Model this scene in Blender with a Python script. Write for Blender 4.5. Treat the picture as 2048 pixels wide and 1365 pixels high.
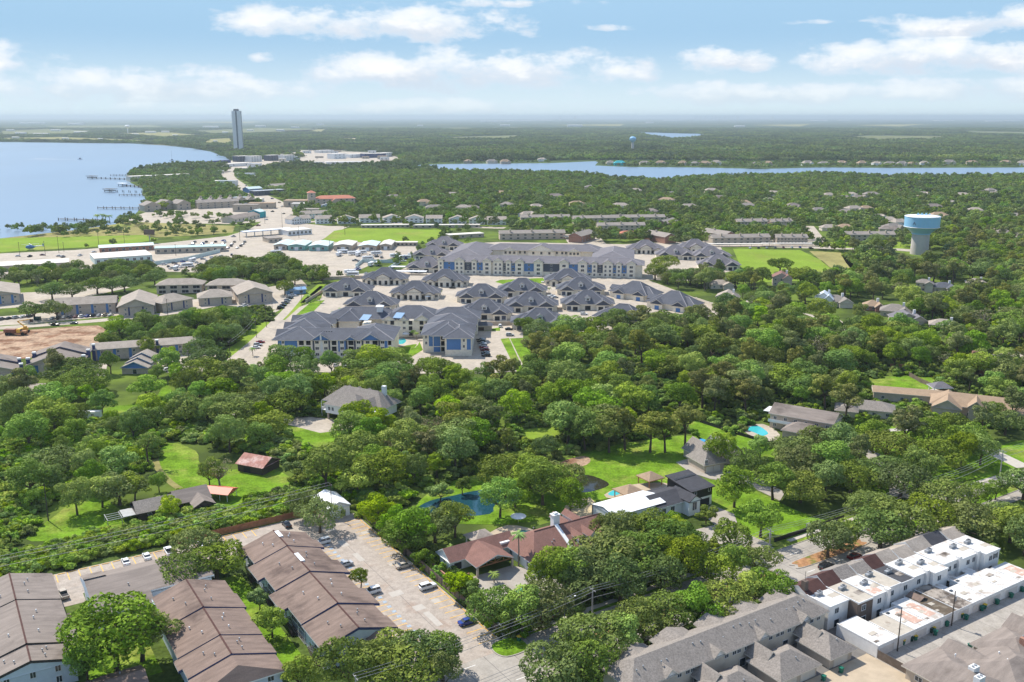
import bpy, bmesh, math, random
import numpy as np
from mathutils import Vector, Matrix
R = math.radians
sc = bpy.context.scene
for _o in list(bpy.data.objects): bpy.data.objects.remove(_o)
col = sc.collection
random.seed(7)

# ------------------------------------------------------------------ camera
CAM_H = 118.0; FPX = 1887.0; PITCH = math.atan(449.0 / FPX)
cd = bpy.data.cameras.new('camera'); cam = bpy.data.objects.new('camera', cd); col.objects.link(cam)
cam.location = (0, 0, CAM_H); cam.rotation_euler = (R(90) - PITCH, 0, 0)
cd.sensor_width = 36.0; cd.lens = FPX / 2048 * 36.0; cd.clip_start = 1.0; cd.clip_end = 150000
sc.camera = cam

# ------------------------------------------------------------------ light
SUN_EL = R(50); SHX, SHY = 0.72, -0.69          # direction in which shadows fall on the ground
SUN_STRENGTH, SKY_STRENGTH, EXPOSURE = 4.3, 0.15, 0.6
_n = math.hypot(SHX, SHY); SHX /= _n; SHY /= _n
to_sun = Vector((-SHX * math.cos(SUN_EL), -SHY * math.cos(SUN_EL), math.sin(SUN_EL)))
ld = bpy.data.lights.new('sun', 'SUN'); ld.energy = SUN_STRENGTH; ld.angle = R(0.53); ld.color = (1.0, 0.94, 0.84)
sun = bpy.data.objects.new('sun', ld); col.objects.link(sun)
sun.rotation_euler = (-to_sun).to_track_quat('-Z', 'Y').to_euler(); sun.location = (0, 0, 900)
vs = sc.view_settings; vs.view_transform = 'Standard'; vs.look = 'None'; vs.exposure = EXPOSURE; vs.gamma = 1.0
vs.use_curve_mapping = False
cy = sc.cycles; cy.max_bounces = 5; cy.diffuse_bounces = 3; cy.glossy_bounces = 2; cy.transmission_bounces = 2
cy.transparent_max_bounces = 6; cy.volume_bounces = 0; cy.sample_clamp_indirect = 4.0
cy.caustics_reflective = False; cy.caustics_refractive = False

def dir_of(px, py):                              # azimuth and elevation of a picture point
    u = (px - 1024) / FPX; v = (py - 682) / FPX
    cp, sp = math.cos(PITCH), math.sin(PITCH)
    y = cp - v * sp; z = -sp - v * cp
    return math.atan2(u, y), math.atan2(z, math.hypot(u, y))

class NT:                                        # small node-tree helper
    def __init__(s, nt): s.nt = nt; s.N = nt.nodes; s.L = nt.links
    def n(s, t, **k):
        x = s.N.new(t)
        for a, b in k.items(): setattr(x, a, b)
        return x
    def put(s, sock, v):
        if hasattr(v, 'is_output') or isinstance(v, bpy.types.NodeSocket): s.L.new(v, sock)
        else: sock.default_value = v
    def math(s, op, a, b=None, c=None, clamp=False):
        x = s.n('ShaderNodeMath', operation=op, use_clamp=clamp); s.put(x.inputs[0], a)
        if b is not None: s.put(x.inputs[1], b)
        if c is not None: s.put(x.inputs[2], c)
        return x.outputs[0]
    def noise(s, vec, scale, detail=4, rough=0.55, dim='3D', dist=0.0):
        x = s.n('ShaderNodeTexNoise', noise_dimensions=dim); s.put(x.inputs['Vector'], vec)
        x.inputs['Scale'].default_value = scale; x.inputs['Detail'].default_value = detail
        x.inputs['Roughness'].default_value = rough; x.inputs['Distortion'].default_value = dist
        return x.outputs[0]
    def ramp(s, f, lo, hi, a=0.0, b=1.0):
        x = s.n('ShaderNodeMapRange', interpolation_type='SMOOTHSTEP'); s.put(x.inputs[0], f)
        for i, v in zip((1, 2, 3, 4), (lo, hi, a, b)): s.put(x.inputs[i], v)
        return x.outputs[0]
    def mix(s, f, a, b, t='MIX'):
        x = s.n('ShaderNodeMix', data_type='RGBA', blend_type=t); s.put(x.inputs[0], f)
        s.put(x.inputs[6], a); s.put(x.inputs[7], b); return x.outputs[2]
    def vmul(s, v, k):
        x = s.n('ShaderNodeVectorMath', operation='MULTIPLY'); s.put(x.inputs[0], v); x.inputs[1].default_value = k
        return x.outputs[0]

# ------------------------------------------------------------------ sky with fair-weather clouds
w = bpy.data.worlds.new('World'); sc.world = w; w.use_nodes = True
T = NT(w.node_tree); T.N.clear()
sky = T.n('ShaderNodeTexSky', sky_type='NISHITA', sun_disc=False, sun_elevation=SUN_EL,
          sun_rotation=math.atan2(to_sun.x, to_sun.y), altitude=0.0, air_density=1.0, dust_density=0.25, ozone_density=3.5)
tc = T.n('ShaderNodeTexCoord'); sep = T.n('ShaderNodeSeparateXYZ'); T.L.new(tc.outputs['Generated'], sep.inputs[0])
dx, dy, dz = sep.outputs
az = T.math('ARCTAN2', dx, dy); el = T.math('ARCSINE', dz)
cmb = T.n('ShaderNodeCombineXYZ'); T.L.new(az, cmb.inputs[0]); T.L.new(el, cmb.inputs[1])
uv = T.vmul(cmb.outputs[0], (1.0, 2.1, 1.0))
nz1 = T.noise(uv, 17.0, 7, 0.60); nz2 = T.noise(uv, 7.0, 3, 0.5)
puff = T.math('SUBTRACT', nz1, 0.5); big = T.math('SUBTRACT', nz2, 0.5)
# cloud banks: picture centre, half width, half height (kept as sky directions)
BANKS = [(745, 52, 330, 44), (955, 148, 395, 52), (280, 180, 400, 45), (1010, 6, 260, 16), (1940, 52, 170, 36), (1860, 122, 300, 44),
         (1460, 122, 120, 34), (1560, 190, 400, 32), (1900, 182, 260, 32), (930, 216, 330, 22), (330, 216, 300, 20), (1270, 56, 100, 13),
         (1640, 44, 110, 9), (2300, 120, 260, 70), (-230, 120, 260, 60), (520, 118, 40, 14)]
m = None; shd = None
for (px, py, hw, hh) in BANKS:
    a0, e0 = dir_of(px, py); wa = hw / FPX; we = hh / FPX
    da = T.math('DIVIDE', T.math('SUBTRACT', az, a0), wa)
    de = T.math('DIVIDE', T.math('SUBTRACT', el, e0), we)
    dlo = T.math('MINIMUM', de, 0.0); dhi = T.math('MAXIMUM', de, 0.0)
    q = T.math('ADD', T.math('POWER', T.math('ABSOLUTE', da), 2.0),
               T.math('ADD', T.math('MULTIPLY', T.math('MULTIPLY', dhi, dhi), 1.0), T.math('MULTIPLY', T.math('MULTIPLY', dlo, dlo), 1.9)))
    f = T.math('MULTIPLY_ADD', q, -1.0, 1.0 if hh > 20 else 0.45)
    m = f if m is None else T.math('MAXIMUM', m, f)
    ins = T.math('MULTIPLY', T.ramp(f, -0.2, 0.6), T.math('MULTIPLY_ADD', de, 0.5, 0.5))
    shd = ins if shd is None else T.math('MAXIMUM', shd, ins)
# the same kind of cloud scattered over the rest of the sky
sc2 = T.math('DIVIDE', 1.0, T.math('ADD', T.math('MAXIMUM', dz, 0.0), 0.12))
cl = T.n('ShaderNodeCombineXYZ'); T.L.new(T.math('MULTIPLY', dx, sc2), cl.inputs[0]); T.L.new(T.math('MULTIPLY', dy, sc2), cl.inputs[1])
gen = T.noise(cl.outputs[0], 1.3, 6, 0.6)
genm = T.math('MULTIPLY', T.ramp(gen, 0.44, 0.60, -1.0, 1.2), 1.0)
away = T.ramp(el, 0.16, 0.30)
m = T.math('MAXIMUM', m, T.math('SUBTRACT', genm, T.math('MULTIPLY', T.math('SUBTRACT', 1.0, away), 3.0)))
d = T.math('ADD', m, T.math('ADD', T.math('MULTIPLY', puff, 4.2), T.math('MULTIPLY', big, 1.4)))
dens = T.ramp(d, 0.05, 0.72)
core = T.ramp(d, 0.1, 1.5)
tops = T.ramp(T.math('ADD', shd, T.math('MULTIPLY', puff, 1.7)), 0.22, 0.75)
ccol = T.mix(tops, (0.40, 0.44, 0.52, 1), (0.70, 0.705, 0.715, 1))
ccol = T.mix(core, (0.50, 0.58, 0.66, 1), ccol)
skc = T.n('ShaderNodeMix', data_type='RGBA', blend_type='MULTIPLY'); skc.inputs[0].default_value = 1.0
T.L.new(sky.outputs[0], skc.inputs[6]); skc.inputs[7].default_value = (SKY_STRENGTH,) * 3 + (1,)
# the lowest sky: milky at the horizon, clear pale blue a few degrees up, all the way round
lowc = T.mix(T.ramp(el, 0.0, 0.085), (0.50, 0.60, 0.645, 1), (0.265, 0.42, 0.575, 1))
skyc = T.mix(T.ramp(el, 0.08, 0.42, 1.0, 0.0), skc.outputs[2], lowc)
low = T.ramp(el, 0.005, 0.05, 0.35, 1.0)
fin = T.mix(T.math('MULTIPLY', T.math('MULTIPLY', dens, 0.96), low), skyc, ccol)
bg = T.n('ShaderNodeBackground'); T.L.new(fin, bg.inputs[0]); bg.inputs[1].default_value = 1.0
wo = T.n('ShaderNodeOutputWorld'); T.L.new(bg.outputs[0], wo.inputs[0])
w.cycles.sampling_method = 'MANUAL'; w.cycles.sample_map_resolution = 512

# ------------------------------------------------------------------ helpers
cpP, spP = math.cos(PITCH), math.sin(PITCH)
def G(px, py, h=0.0):                            # ground (or height h) point seen at a picture point
    u = (px - 1024) / FPX; v = (py - 682) / FPX
    t = (CAM_H - h) / (spP + v * cpP)
    return Vector((u * t, (cpP - v * spP) * t))
def PXY(x, y, z=0.0):
    dd = y * cpP + (CAM_H - z) * spP
    return 1024 + FPX * x / dd, 682 + FPX * ((CAM_H - z) * cpP - y * spP) / dd
AX = Vector((math.sin(R(57.6)), math.cos(R(57.6)))); BX = Vector((-AX.y, AX.x))
ANG = math.atan2(AX.y, AX.x)                     # street grid of the near blocks
def W(a, b): return AX * a + BX * b
def S(r, g, b):                                  # sRGB 0-255 to linear
    return tuple(((c / 255) / 12.92 if c / 255 <= 0.04045 else ((c / 255 + 0.055) / 1.055) ** 2.4) for c in (r, g, b))

def mat(name, c, rough=0.8, var=0.12, scale=0.6, fine=0.0, fscale=6.0, spec=0.3, c2=None, c2lo=0.5, c2hi=0.7, c2scale=0.1,
        metal=0.0, bump=0.0, bscale=3.0, stretch=None, rnd=0.0):
    m = bpy.data.materials.new(name); m.use_nodes = True
    t = NT(m.node_tree); b = t.N['Principled BSDF']
    geo = t.n('ShaderNodeNewGeometry'); pos = geo.outputs['Position']
    cc = (c[0], c[1], c[2], 1)
    out = None
    if c2 is not None:
        f = t.ramp(t.noise(pos, c2scale, 5, 0.6), c2lo, c2hi); out = t.mix(f, cc, (c2[0], c2[1], c2[2], 1))
    else:
        rgb = t.n('ShaderNodeRGB'); rgb.outputs[0].default_value = cc; out = rgb.outputs[0]
    k = None
    if var:
        p = pos
        if stretch:
            tcx = t.n('ShaderNodeTexCoord'); p = t.vmul(tcx.outputs['Object'], stretch)
        k = t.ramp(t.noise(p, scale, 5, 0.65), 0.25, 0.75, 1 - var, 1 + var)
    if fine:
        k2 = t.ramp(t.noise(pos, fscale, 2, 0.6), 0.25, 0.75, 1 - fine, 1 + fine); k = k2 if k is None else t.math('MULTIPLY', k, k2)
    if rnd:
        oi = t.n('ShaderNodeObjectInfo'); k3 = t.math('MULTIPLY_ADD', oi.outputs['Random'], 2 * rnd, 1 - rnd); k = k3 if k is None else t.math('MULTIPLY', k, k3)
    if k is not None:
        cmbn = t.n('ShaderNodeCombineXYZ')
        for i in range(3): t.L.new(k, cmbn.inputs[i])
        out = t.mix(1.0, out, cmbn.outputs[0], 'MULTIPLY')
    t.L.new(out, b.inputs['Base Color']); b.inputs['Roughness'].default_value = rough
    b.inputs['Specular IOR Level'].default_value = spec; b.inputs['Metallic'].default_value = metal
    if bump:
        bn = t.n('ShaderNodeBump'); bn.inputs['Strength'].default_value = 1.0; bn.inputs['Distance'].default_value = bump
        t.L.new(t.noise(pos, bscale, 3, 0.6), bn.inputs['Height']); t.L.new(bn.outputs[0], b.inputs['Normal'])
    return m

class MB:                                        # collects shapes, builds ONE mesh object
    def __init__(s): s.v = []; s.f = []; s.m = []
    def poly(s, pts, m=0):
        i = len(s.v); s.v += [tuple(p) for p in pts]; s.f.append(tuple(range(i, i + len(pts)))); s.m.append(m); return s
    def box(s, x0, x1, y0, y1, z0, z1, m=0, bottom=True):
        i = len(s.v)
        s.v += [(x0, y0, z0), (x1, y0, z0), (x1, y1, z0), (x0, y1, z0), (x0, y0, z1), (x1, y0, z1), (x1, y1, z1), (x0, y1, z1)]
        fs = [(4, 5, 6, 7), (0, 1, 5, 4), (1, 2, 6, 5), (2, 3, 7, 6), (3, 0, 4, 7)] + ([(3, 2, 1, 0)] if bottom else [])
        s.f += [tuple(i + k for k in f) for f in fs]; s.m += [m] * len(fs); return s
    def prism(s, pts, z0, z1, m=0, mt=None):
        n = len(pts); i = len(s.v)
        s.v += [(p[0], p[1], z0) for p in pts] + [(p[0], p[1], z1) for p in pts]
        for k in range(n): s.f.append((i + k, i + (k + 1) % n, i + n + (k + 1) % n, i + n + k)); s.m.append(m)
        s.f.append(tuple(i + n + k for k in range(n))); s.m.append(m if mt is None else mt)
        s.f.append(tuple(i + n - 1 - k for k in range(n))); s.m.append(m); return s
    def frus(s, x, y, z0, z1, r0, r1, n=10, m=0, cap=True, x1=None, y1=None):
        i = len(s.v); x1 = x if x1 is None else x1; y1 = y if y1 is None else y1
        for (cx, cy_, zz, rr) in ((x, y, z0, r0), (x1, y1, z1, r1)):
            s.v += [(cx + rr * math.cos(6.28318 * k / n), cy_ + rr * math.sin(6.28318 * k / n), zz) for k in range(n)]
        for k in range(n): s.f.append((i + k, i + (k + 1) % n, i + n + (k + 1) % n, i + n + k)); s.m.append(m)
        if cap:
            s.f.append(tuple(i + n + k for k in range(n))); s.m.append(m); s.f.append(tuple(i + n - 1 - k for k in range(n))); s.m.append(m)
        return s
    def lathe(s, prof, x=0, y=0, n=32, m=0):
        i = len(s.v)
        for (r, z) in prof: s.v += [(x + r * math.cos(6.283185 * k / n), y + r * math.sin(6.283185 * k / n), z) for k in range(n)]
        for j in range(len(prof) - 1):
            for k in range(n):
                s.f.append((i + j * n + k, i + j * n + (k + 1) % n, i + (j + 1) * n + (k + 1) % n, i + (j + 1) * n + k)); s.m.append(m)
        return s
    def tube(s, pts, r, n=5, m=0):
        i = len(s.v); P = [Vector(p) for p in pts]
        for j, p in enumerate(P):
            t = (P[min(j + 1, len(P) - 1)] - P[max(j - 1, 0)]).normalized()
            a = t.cross(Vector((0, 0, 1)));  a = a.normalized() if a.length > 1e-3 else Vector((1, 0, 0)); b = t.cross(a)
            rr = r[j] if isinstance(r, (list, tuple)) else r
            s.v += [tuple(p + (a * math.cos(6.283185 * k / n) + b * math.sin(6.283185 * k / n)) * rr) for k in range(n)]
        for j in range(len(P) - 1):
            for k in range(n):
                s.f.append((i + j * n + k, i + j * n + (k + 1) % n, i + (j + 1) * n + (k + 1) % n, i + (j + 1) * n + k)); s.m.append(m)
        s.f.append(tuple(i + k for k in range(n))); s.m.append(m)
        j = len(P) - 1; s.f.append(tuple(i + j * n + n - 1 - k for k in range(n))); s.m.append(m); return s
    # roofs: m = roof cover, m+1 = fascia / trim, m+2 = gable wall
    def gable(s, x0, x1, y0, y1, z, rise, axis='x', ov=0.5, th=0.25, m=0, og=None):
        og = ov if og is None else og
        if axis == 'x': X0, X1, Y0, Y1 = x0 - og, x1 + og, y0 - ov, y1 + ov
        else: X0, X1, Y0, Y1 = x0 - ov, x1 + ov, y0 - og, y1 + og
        def P(a, b, zz): return (a, b, zz) if axis == 'x' else (b, a, zz)
        if axis == 'x': a0, a1, b0, b1 = X0, X1, Y0, Y1
        else: a0, a1, b0, b1 = Y0, Y1, X0, X1
        bm_ = (b0 + b1) / 2; zt = z + rise
        fl = axis != 'x'
        def add(pts, mm): s.poly(list(reversed(pts)) if fl else pts, mm)
        add([P(a0, b0, z), P(a1, b0, z), P(a1, bm_, zt), P(a0, bm_, zt)], m)
        add([P(a1, b1, z), P(a0, b1, z), P(a0, bm_, zt), P(a1, bm_, zt)], m)
        add([P(a0, b0, z - th), P(a1, b0, z - th), P(a1, b0, z), P(a0, b0, z)], m + 1)
        add([P(a1, b1, z - th), P(a0, b1, z - th), P(a0, b1, z), P(a1, b1, z)], m + 1)
        for (a, sg) in ((a0, 1), (a1, -1)):
            q = [P(a, b1, z - th), P(a, b0, z - th), P(a, b0, z), P(a, bm_, zt), P(a, b1, z)]
            qi = [P(a + sg * 0.0, b1, z - th), P(a, b0, z - th)]
            # rake boards along the edge, gable wall set back
            e = 0.22
            add([P(a, b0, z - th), P(a, bm_, zt - e - 0.1), P(a, bm_, zt), P(a, b0, z)] if sg > 0 else [P(a, bm_, zt - e - 0.1), P(a, b0, z - th), P(a, b0, z), P(a, bm_, zt)], m + 1)
            add([P(a, bm_, zt - e - 0.1), P(a, b1, z - th), P(a, b1, z), P(a, bm_, zt)] if sg > 0 else [P(a, b1, z - th), P(a, bm_, zt - e - 0.1), P(a, bm_, zt), P(a, b1, z)], m + 1)
            w_ = a + sg * max(og - 0.02, 0.03)
            add([P(w_, b1, z - th), P(w_, b0, z - th), P(w_, bm_, zt - 0.05)] if sg < 0 else [P(w_, b0, z - th), P(w_, b1, z - th), P(w_, bm_, zt - 0.05)], m + 2)
        add([P(a0, b1, z - th), P(a1, b1, z - th), P(a1, b0, z - th), P(a0, b0, z - th)], m + 1)
        return s
    def hip(s, x0, x1, y0, y1, z, rise, ov=0.5, th=0.25, m=0, inset=None, caps=0.0):
        x0 -= ov; x1 += ov; y0 -= ov; y1 += ov; zt = z + rise
        lx, ly = x1 - x0, y1 - y0
        if lx >= ly:
            i = ly / 2 if inset is None else inset; ra, rb = (x0 + i, (y0 + y1) / 2, zt), (x1 - i, (y0 + y1) / 2, zt)
            s.poly([(x0, y0, z), (x1, y0, z), rb, ra], m).poly([(x1, y1, z), (x0, y1, z), ra, rb], m)
            s.poly([(x1, y0, z), (x1, y1, z), rb], m).poly([(x0, y1, z), (x0, y0, z), ra], m)
        else:
            i = lx / 2 if inset is None else inset; ra, rb = ((x0 + x1) / 2, y0 + i, zt), ((x0 + x1) / 2, y1 - i, zt)
            s.poly([(x0, y0, z), (x1, y0, z), ra], m).poly([(x1, y1, z), (x0, y1, z), rb], m)
            s.poly([(x1, y0, z), (x1, y1, z), rb, ra], m).poly([(x0, y1, z), (x0, y0, z), ra, rb], m)
        if caps:
            s.tube([ra, rb], caps, 4, m + 2)
            cs = ((x0, y0), (x1, y0), (x1, y1), (x0, y1)); tops = (ra, rb, rb, ra) if lx >= ly else (ra, ra, rb, rb)
            for cn, tp in zip(cs, tops): s.tube([(cn[0], cn[1], z), tp], caps, 4, m + 2)
        for (a, b) in (((x0, y0), (x1, y0)), ((x1, y0), (x1, y1)), ((x1, y1), (x0, y1)), ((x0, y1), (x0, y0))):
            s.poly([(a[0], a[1], z - th), (b[0], b[1], z - th), (b[0], b[1], z), (a[0], a[1], z)], m + 1)
        s.poly([(x0, y1, z - th), (x1, y1, z - th), (x1, y0, z - th), (x0, y0, z - th)], m + 1)
        return s
    def mesh(s, name, mats):
        me = bpy.data.meshes.new(name); me.from_pydata(s.v, [], s.f)
        for mm in (mats if isinstance(mats, (list, tuple)) else [mats]): me.materials.append(mm)
        if any(s.m): me.polygons.foreach_set('material_index', s.m)
        me.update(); return me
    def build(s, name, mats, parent=None, loc=None, rz=0.0):
        o = bpy.data.objects.new(name, s.mesh(name, mats)); col.objects.link(o)
        if parent is not None: o.parent = parent
        if loc is not None: o.location = loc if len(loc) == 3 else (loc[0], loc[1], 0)
        if rz: o.rotation_euler = (0, 0, rz)
        return o

def tag(o, label=None, cat=None, group=None, kind=None):
    if label: o['label'] = label
    if cat: o['category'] = cat
    if group: o['group'] = group
    if kind: o['kind'] = kind
    return o
def thing(name, label, cat, loc, rz=0.0, group=None):
    o = bpy.data.objects.new(name, None); col.objects.link(o); o.empty_display_size = 0.5
    o.location = (loc[0], loc[1], loc[2] if len(loc) > 2 else 0.0); o.rotation_euler = (0, 0, rz)
    return tag(o, label, cat, group)
def inst(name, me, parent=None, loc=(0, 0, 0), rz=0.0, scale=None):
    o = bpy.data.objects.new(name, me); col.objects.link(o)
    if parent is not None: o.parent = parent
    o.location = loc if len(loc) == 3 else (loc[0], loc[1], 0); o.rotation_euler = (0, 0, rz)
    if scale is not None: o.scale = scale if isinstance(scale, (tuple, list)) else (scale,) * 3
    return o
def sheet(name, pts, z, m, kind='structure', parent=None, grid=None, label=None):
    b = MB()
    if sum(pts[i][0] * pts[(i + 1) % len(pts)][1] - pts[(i + 1) % len(pts)][0] * pts[i][1] for i in range(len(pts))) < 0: pts = pts[::-1]
    b.poly([(p[0], p[1], z) for p in pts]); o = b.build(name, m, parent)
    me = o.data; bm = bmesh.new(); bm.from_mesh(me); bmesh.ops.triangulate(bm, faces=bm.faces[:]); bm.to_mesh(me); bm.free()
    if kind and parent is None: o['kind'] = kind
    if label: o['label'] = label
    return o
def slab(name, pts, z, th, m, parent=None, kind='structure'):
    if sum(pts[i][0] * pts[(i + 1) % len(pts)][1] - pts[(i + 1) % len(pts)][0] * pts[i][1] for i in range(len(pts))) < 0: pts = pts[::-1]
    b = MB().prism(pts, z, z + th); o = b.build(name, m, parent)
    if kind and parent is None: o['kind'] = kind
    return o
def PP(*pts): return [G(*p) for p in pts]        # picture points on the ground
def strip(cl, wd):                               # polygon of given width along a centre line
    L, Rr = [], []
    for i, p in enumerate(cl):
        p = Vector(p[:2]); t = (Vector(cl[min(i + 1, len(cl) - 1)][:2]) - Vector(cl[max(i - 1, 0)][:2])).normalized(); n = Vector((-t.y, t.x))
        ww = wd[i] if isinstance(wd, (list, tuple)) else wd
        L.append(p + n * ww / 2); Rr.append(p - n * ww / 2)
    return L + Rr[::-1]
def smooth(pts, k=3, closed=True):
    P = [Vector(p[:2]) for p in pts]; n = len(P); out = []
    for i in range(n if closed else n - 1):
        p0, p1, p2, p3 = P[(i - 1) % n] if closed or i else P[0], P[i], P[(i + 1) % n], P[(i + 2) % n] if closed or i + 2 < n else P[-1]
        for j in range(k):
            t = j / k
            out.append(0.5 * ((2 * p1) + (p2 - p0) * t + (2 * p0 - 5 * p1 + 4 * p2 - p3) * t * t + (3 * p1 - p0 - 3 * p2 + p3) * t ** 3))
    if not closed: out.append(P[-1])
    return out
def inpoly(poly):                                # vectorised point-in-polygon test
    A = np.array([(p[0], p[1]) for p in poly]); B = np.roll(A, -1, 0)
    def t(x, y):
        c = np.zeros(len(x), bool)
        for (x1, y1), (x2, y2) in zip(A, B):
            k = (y1 > y) != (y2 > y)
            if y1 != y2: c ^= k & (x < (x2 - x1) * (y - y1) / (y2 - y1) + x1)
        return c
    return t

# ------------------------------------------------------------------ materials
M = {}
def mk(k, *a, **kw): M[k] = mat(k, *a, **kw); return M[k]
mk('concrete', (0.340, 0.306, 0.264), 0.85, 0.12, 0.35, 0.05, 5.0, c2=(0.30, 0.25, 0.20), c2scale=0.12, c2lo=0.5, c2hi=0.75)
mk('lot', (0.357, 0.306, 0.259), 0.85, 0.18, 0.5, 0.10, 2.5, c2=(0.31, 0.235, 0.185), c2scale=0.13, c2lo=0.5, c2hi=0.72)
mk('street', (0.340, 0.310, 0.272), 0.85, 0.15, 0.3, 0.09, 2.5, c2=(0.31, 0.27, 0.225), c2scale=0.09, c2lo=0.45, c2hi=0.75)
mk('patch', (0.425, 0.387, 0.340), 0.85, 0.08, 0.6)
mk('alley', (0.340, 0.310, 0.272), 0.85, 0.18, 0.35, 0.10, 2.5, c2=(0.30, 0.27, 0.23), c2scale=0.2)
mk('tanpave', (0.416, 0.336, 0.240), 0.85, 0.12, 0.3)
mk('pave_far', (0.396, 0.342, 0.277), 0.9, 0.14, 0.08, 0.12, 0.5, c2=(0.40, 0.345, 0.27), c2scale=0.03)
mk('asphalt', (0.16, 0.15, 0.14), 0.9, 0.15, 0.3)
mk('sidewalk', (0.442, 0.404, 0.348), 0.85, 0.10, 0.6)
mk('kerb', (0.357, 0.323, 0.281), 0.85, 0.12, 0.6)
mk('yellow', (0.72, 0.42, 0.07), 0.7, 0.22, 2.0)
mk('whitepaint', (0.75, 0.74, 0.71), 0.7, 0.12, 2.0)
mk('bluepaint', (0.30, 0.38, 0.46), 0.7, 0.3, 2.0)
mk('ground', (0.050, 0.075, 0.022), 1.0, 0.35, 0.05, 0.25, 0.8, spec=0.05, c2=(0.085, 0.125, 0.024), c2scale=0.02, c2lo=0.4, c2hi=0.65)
mk('lawn', (0.125, 0.225, 0.016), 1.0, 0.38, 0.16, 0.22, 1.3, spec=0.05, c2=(0.235, 0.265, 0.055), c2scale=0.075, c2lo=0.46, c2hi=0.72, bump=0.2, bscale=1.5)
mk('field', (0.185, 0.270, 0.030), 1.0, 0.14, 0.03, 0.1, 0.4, spec=0.05, c2=(0.25, 0.26, 0.06), c2scale=0.02, c2lo=0.5, c2hi=0.75)
mk('drygrass', (0.26, 0.235, 0.09), 1.0, 0.25, 0.04, 0.15, 0.4, spec=0.05, c2=(0.16, 0.20, 0.04), c2scale=0.02)
mk('far_field', (0.15, 0.16, 0.065), 1.0, 0.25, 0.01, spec=0.05)
mk('dirt', (0.38, 0.265, 0.18), 1.0, 0.3, 0.12, 0.2, 0.7, spec=0.05, c2=(0.21, 0.115, 0.07), c2scale=0.09, c2lo=0.45, c2hi=0.62, bump=0.6, bscale=0.5)
mk('mulch', (0.10, 0.062, 0.04), 1.0, 0.3, 0.8, spec=0.05)
mk('medianred', (0.34, 0.185, 0.095), 1.0, 0.3, 0.8, spec=0.05, c2=(0.15, 0.17, 0.04), c2scale=0.3)
mk('sand', (0.50, 0.40, 0.24), 1.0, 0.25, 0.4)

def water(name, c, rough, bump, scale):
    m = bpy.data.materials.new(name); m.use_nodes = True; t = NT(m.node_tree); b = t.N['Principled BSDF']
    geo = t.n('ShaderNodeNewGeometry'); p = geo.outputs['Position']
    f = t.ramp(t.noise(t.vmul(p, (1, 0.35, 1)), 0.004, 4, 0.6), 0.3, 0.7)
    t.L.new(t.mix(f, tuple(c) + (1,), tuple(x * 1.12 for x in c) + (1,)), b.inputs['Base Color'])
    b.inputs['Roughness'].default_value = rough; b.inputs['IOR'].default_value = 1.33
    bn = t.n('ShaderNodeBump'); bn.inputs['Distance'].default_value = bump
    t.L.new(t.noise(p, scale, 3, 0.6), bn.inputs['Height']); t.L.new(bn.outputs[0], b.inputs['Normal']); return m
M['lake'] = water('lake_water', (0.155, 0.225, 0.310), 0.30, 0.05, 0.4)
M['pond'] = water('pond_water', (0.012, 0.055, 0.075), 0.06, 0.02, 0.8)
M['pondbrown'] = water('pond_brown_water', (0.03, 0.03, 0.018), 0.05, 0.01, 0.8)
M['pool'] = water('pool_water', (0.05, 0.40, 0.42), 0.05, 0.02, 1.5)
M['poolblue'] = water('pool_blue_water', (0.06, 0.30, 0.55), 0.05, 0.02, 1.5)
M['pooldark'] = water('pool_dark_water', (0.01, 0.07, 0.09), 0.05, 0.02, 1.5)

# ground far away: woods, clearings and fields too distant to tell apart
def far_ground():
    m = bpy.data.materials.new('far_land'); m.use_nodes = True; t = NT(m.node_tree); b = t.N['Principled BSDF']
    geo = t.n('ShaderNodeNewGeometry'); p = geo.outputs['Position']
    near = t.mix(t.ramp(t.noise(p, 0.03, 5, 0.6), 0.4, 0.65), (0.060, 0.085, 0.022, 1), (0.130, 0.185, 0.030, 1))
    far = t.mix(t.ramp(t.noise(p, 0.02, 5, 0.75), 0.3, 0.7), (0.020, 0.040, 0.016, 1), (0.055, 0.085, 0.028, 1))
    fields = t.ramp(t.noise(t.vmul(p, (1, 0.8, 1)), 0.0011, 4, 0.6), 0.585, 0.62)
    far = t.mix(t.math('MULTIPLY', fields, 0.75), far, (0.20, 0.19, 0.09, 1))
    sp = t.n('ShaderNodeSeparateXYZ'); t.L.new(p, sp.inputs[0])
    k = t.ramp(sp.outputs[1], 1900, 2600)
    c = t.mix(k, near, far)
    t.L.new(c, b.inputs['Base Color']); b.inputs['Roughness'].default_value = 1.0; b.inputs['Specular IOR Level'].default_value = 0.03
    return m
M['land'] = far_ground()

# ------------------------------------------------------------------ ground sheets
g = MB(); ys = [-2000, 0, 150, 400, 800, 1500, 3000, 6000, 12000, 25000, 60000]
for i in range(len(ys) - 1):
    xs = [-60000, -12000, -3000, -800, 0, 800, 3000, 12000, 60000]
    for j in range(len(xs) - 1):
        g.poly([(xs[j], ys[i], 0), (xs[j + 1], ys[i], 0), (xs[j + 1], ys[i + 1], 0), (xs[j], ys[i + 1], 0)])
tag(g.build('ground', M['land']), kind='structure')

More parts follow.
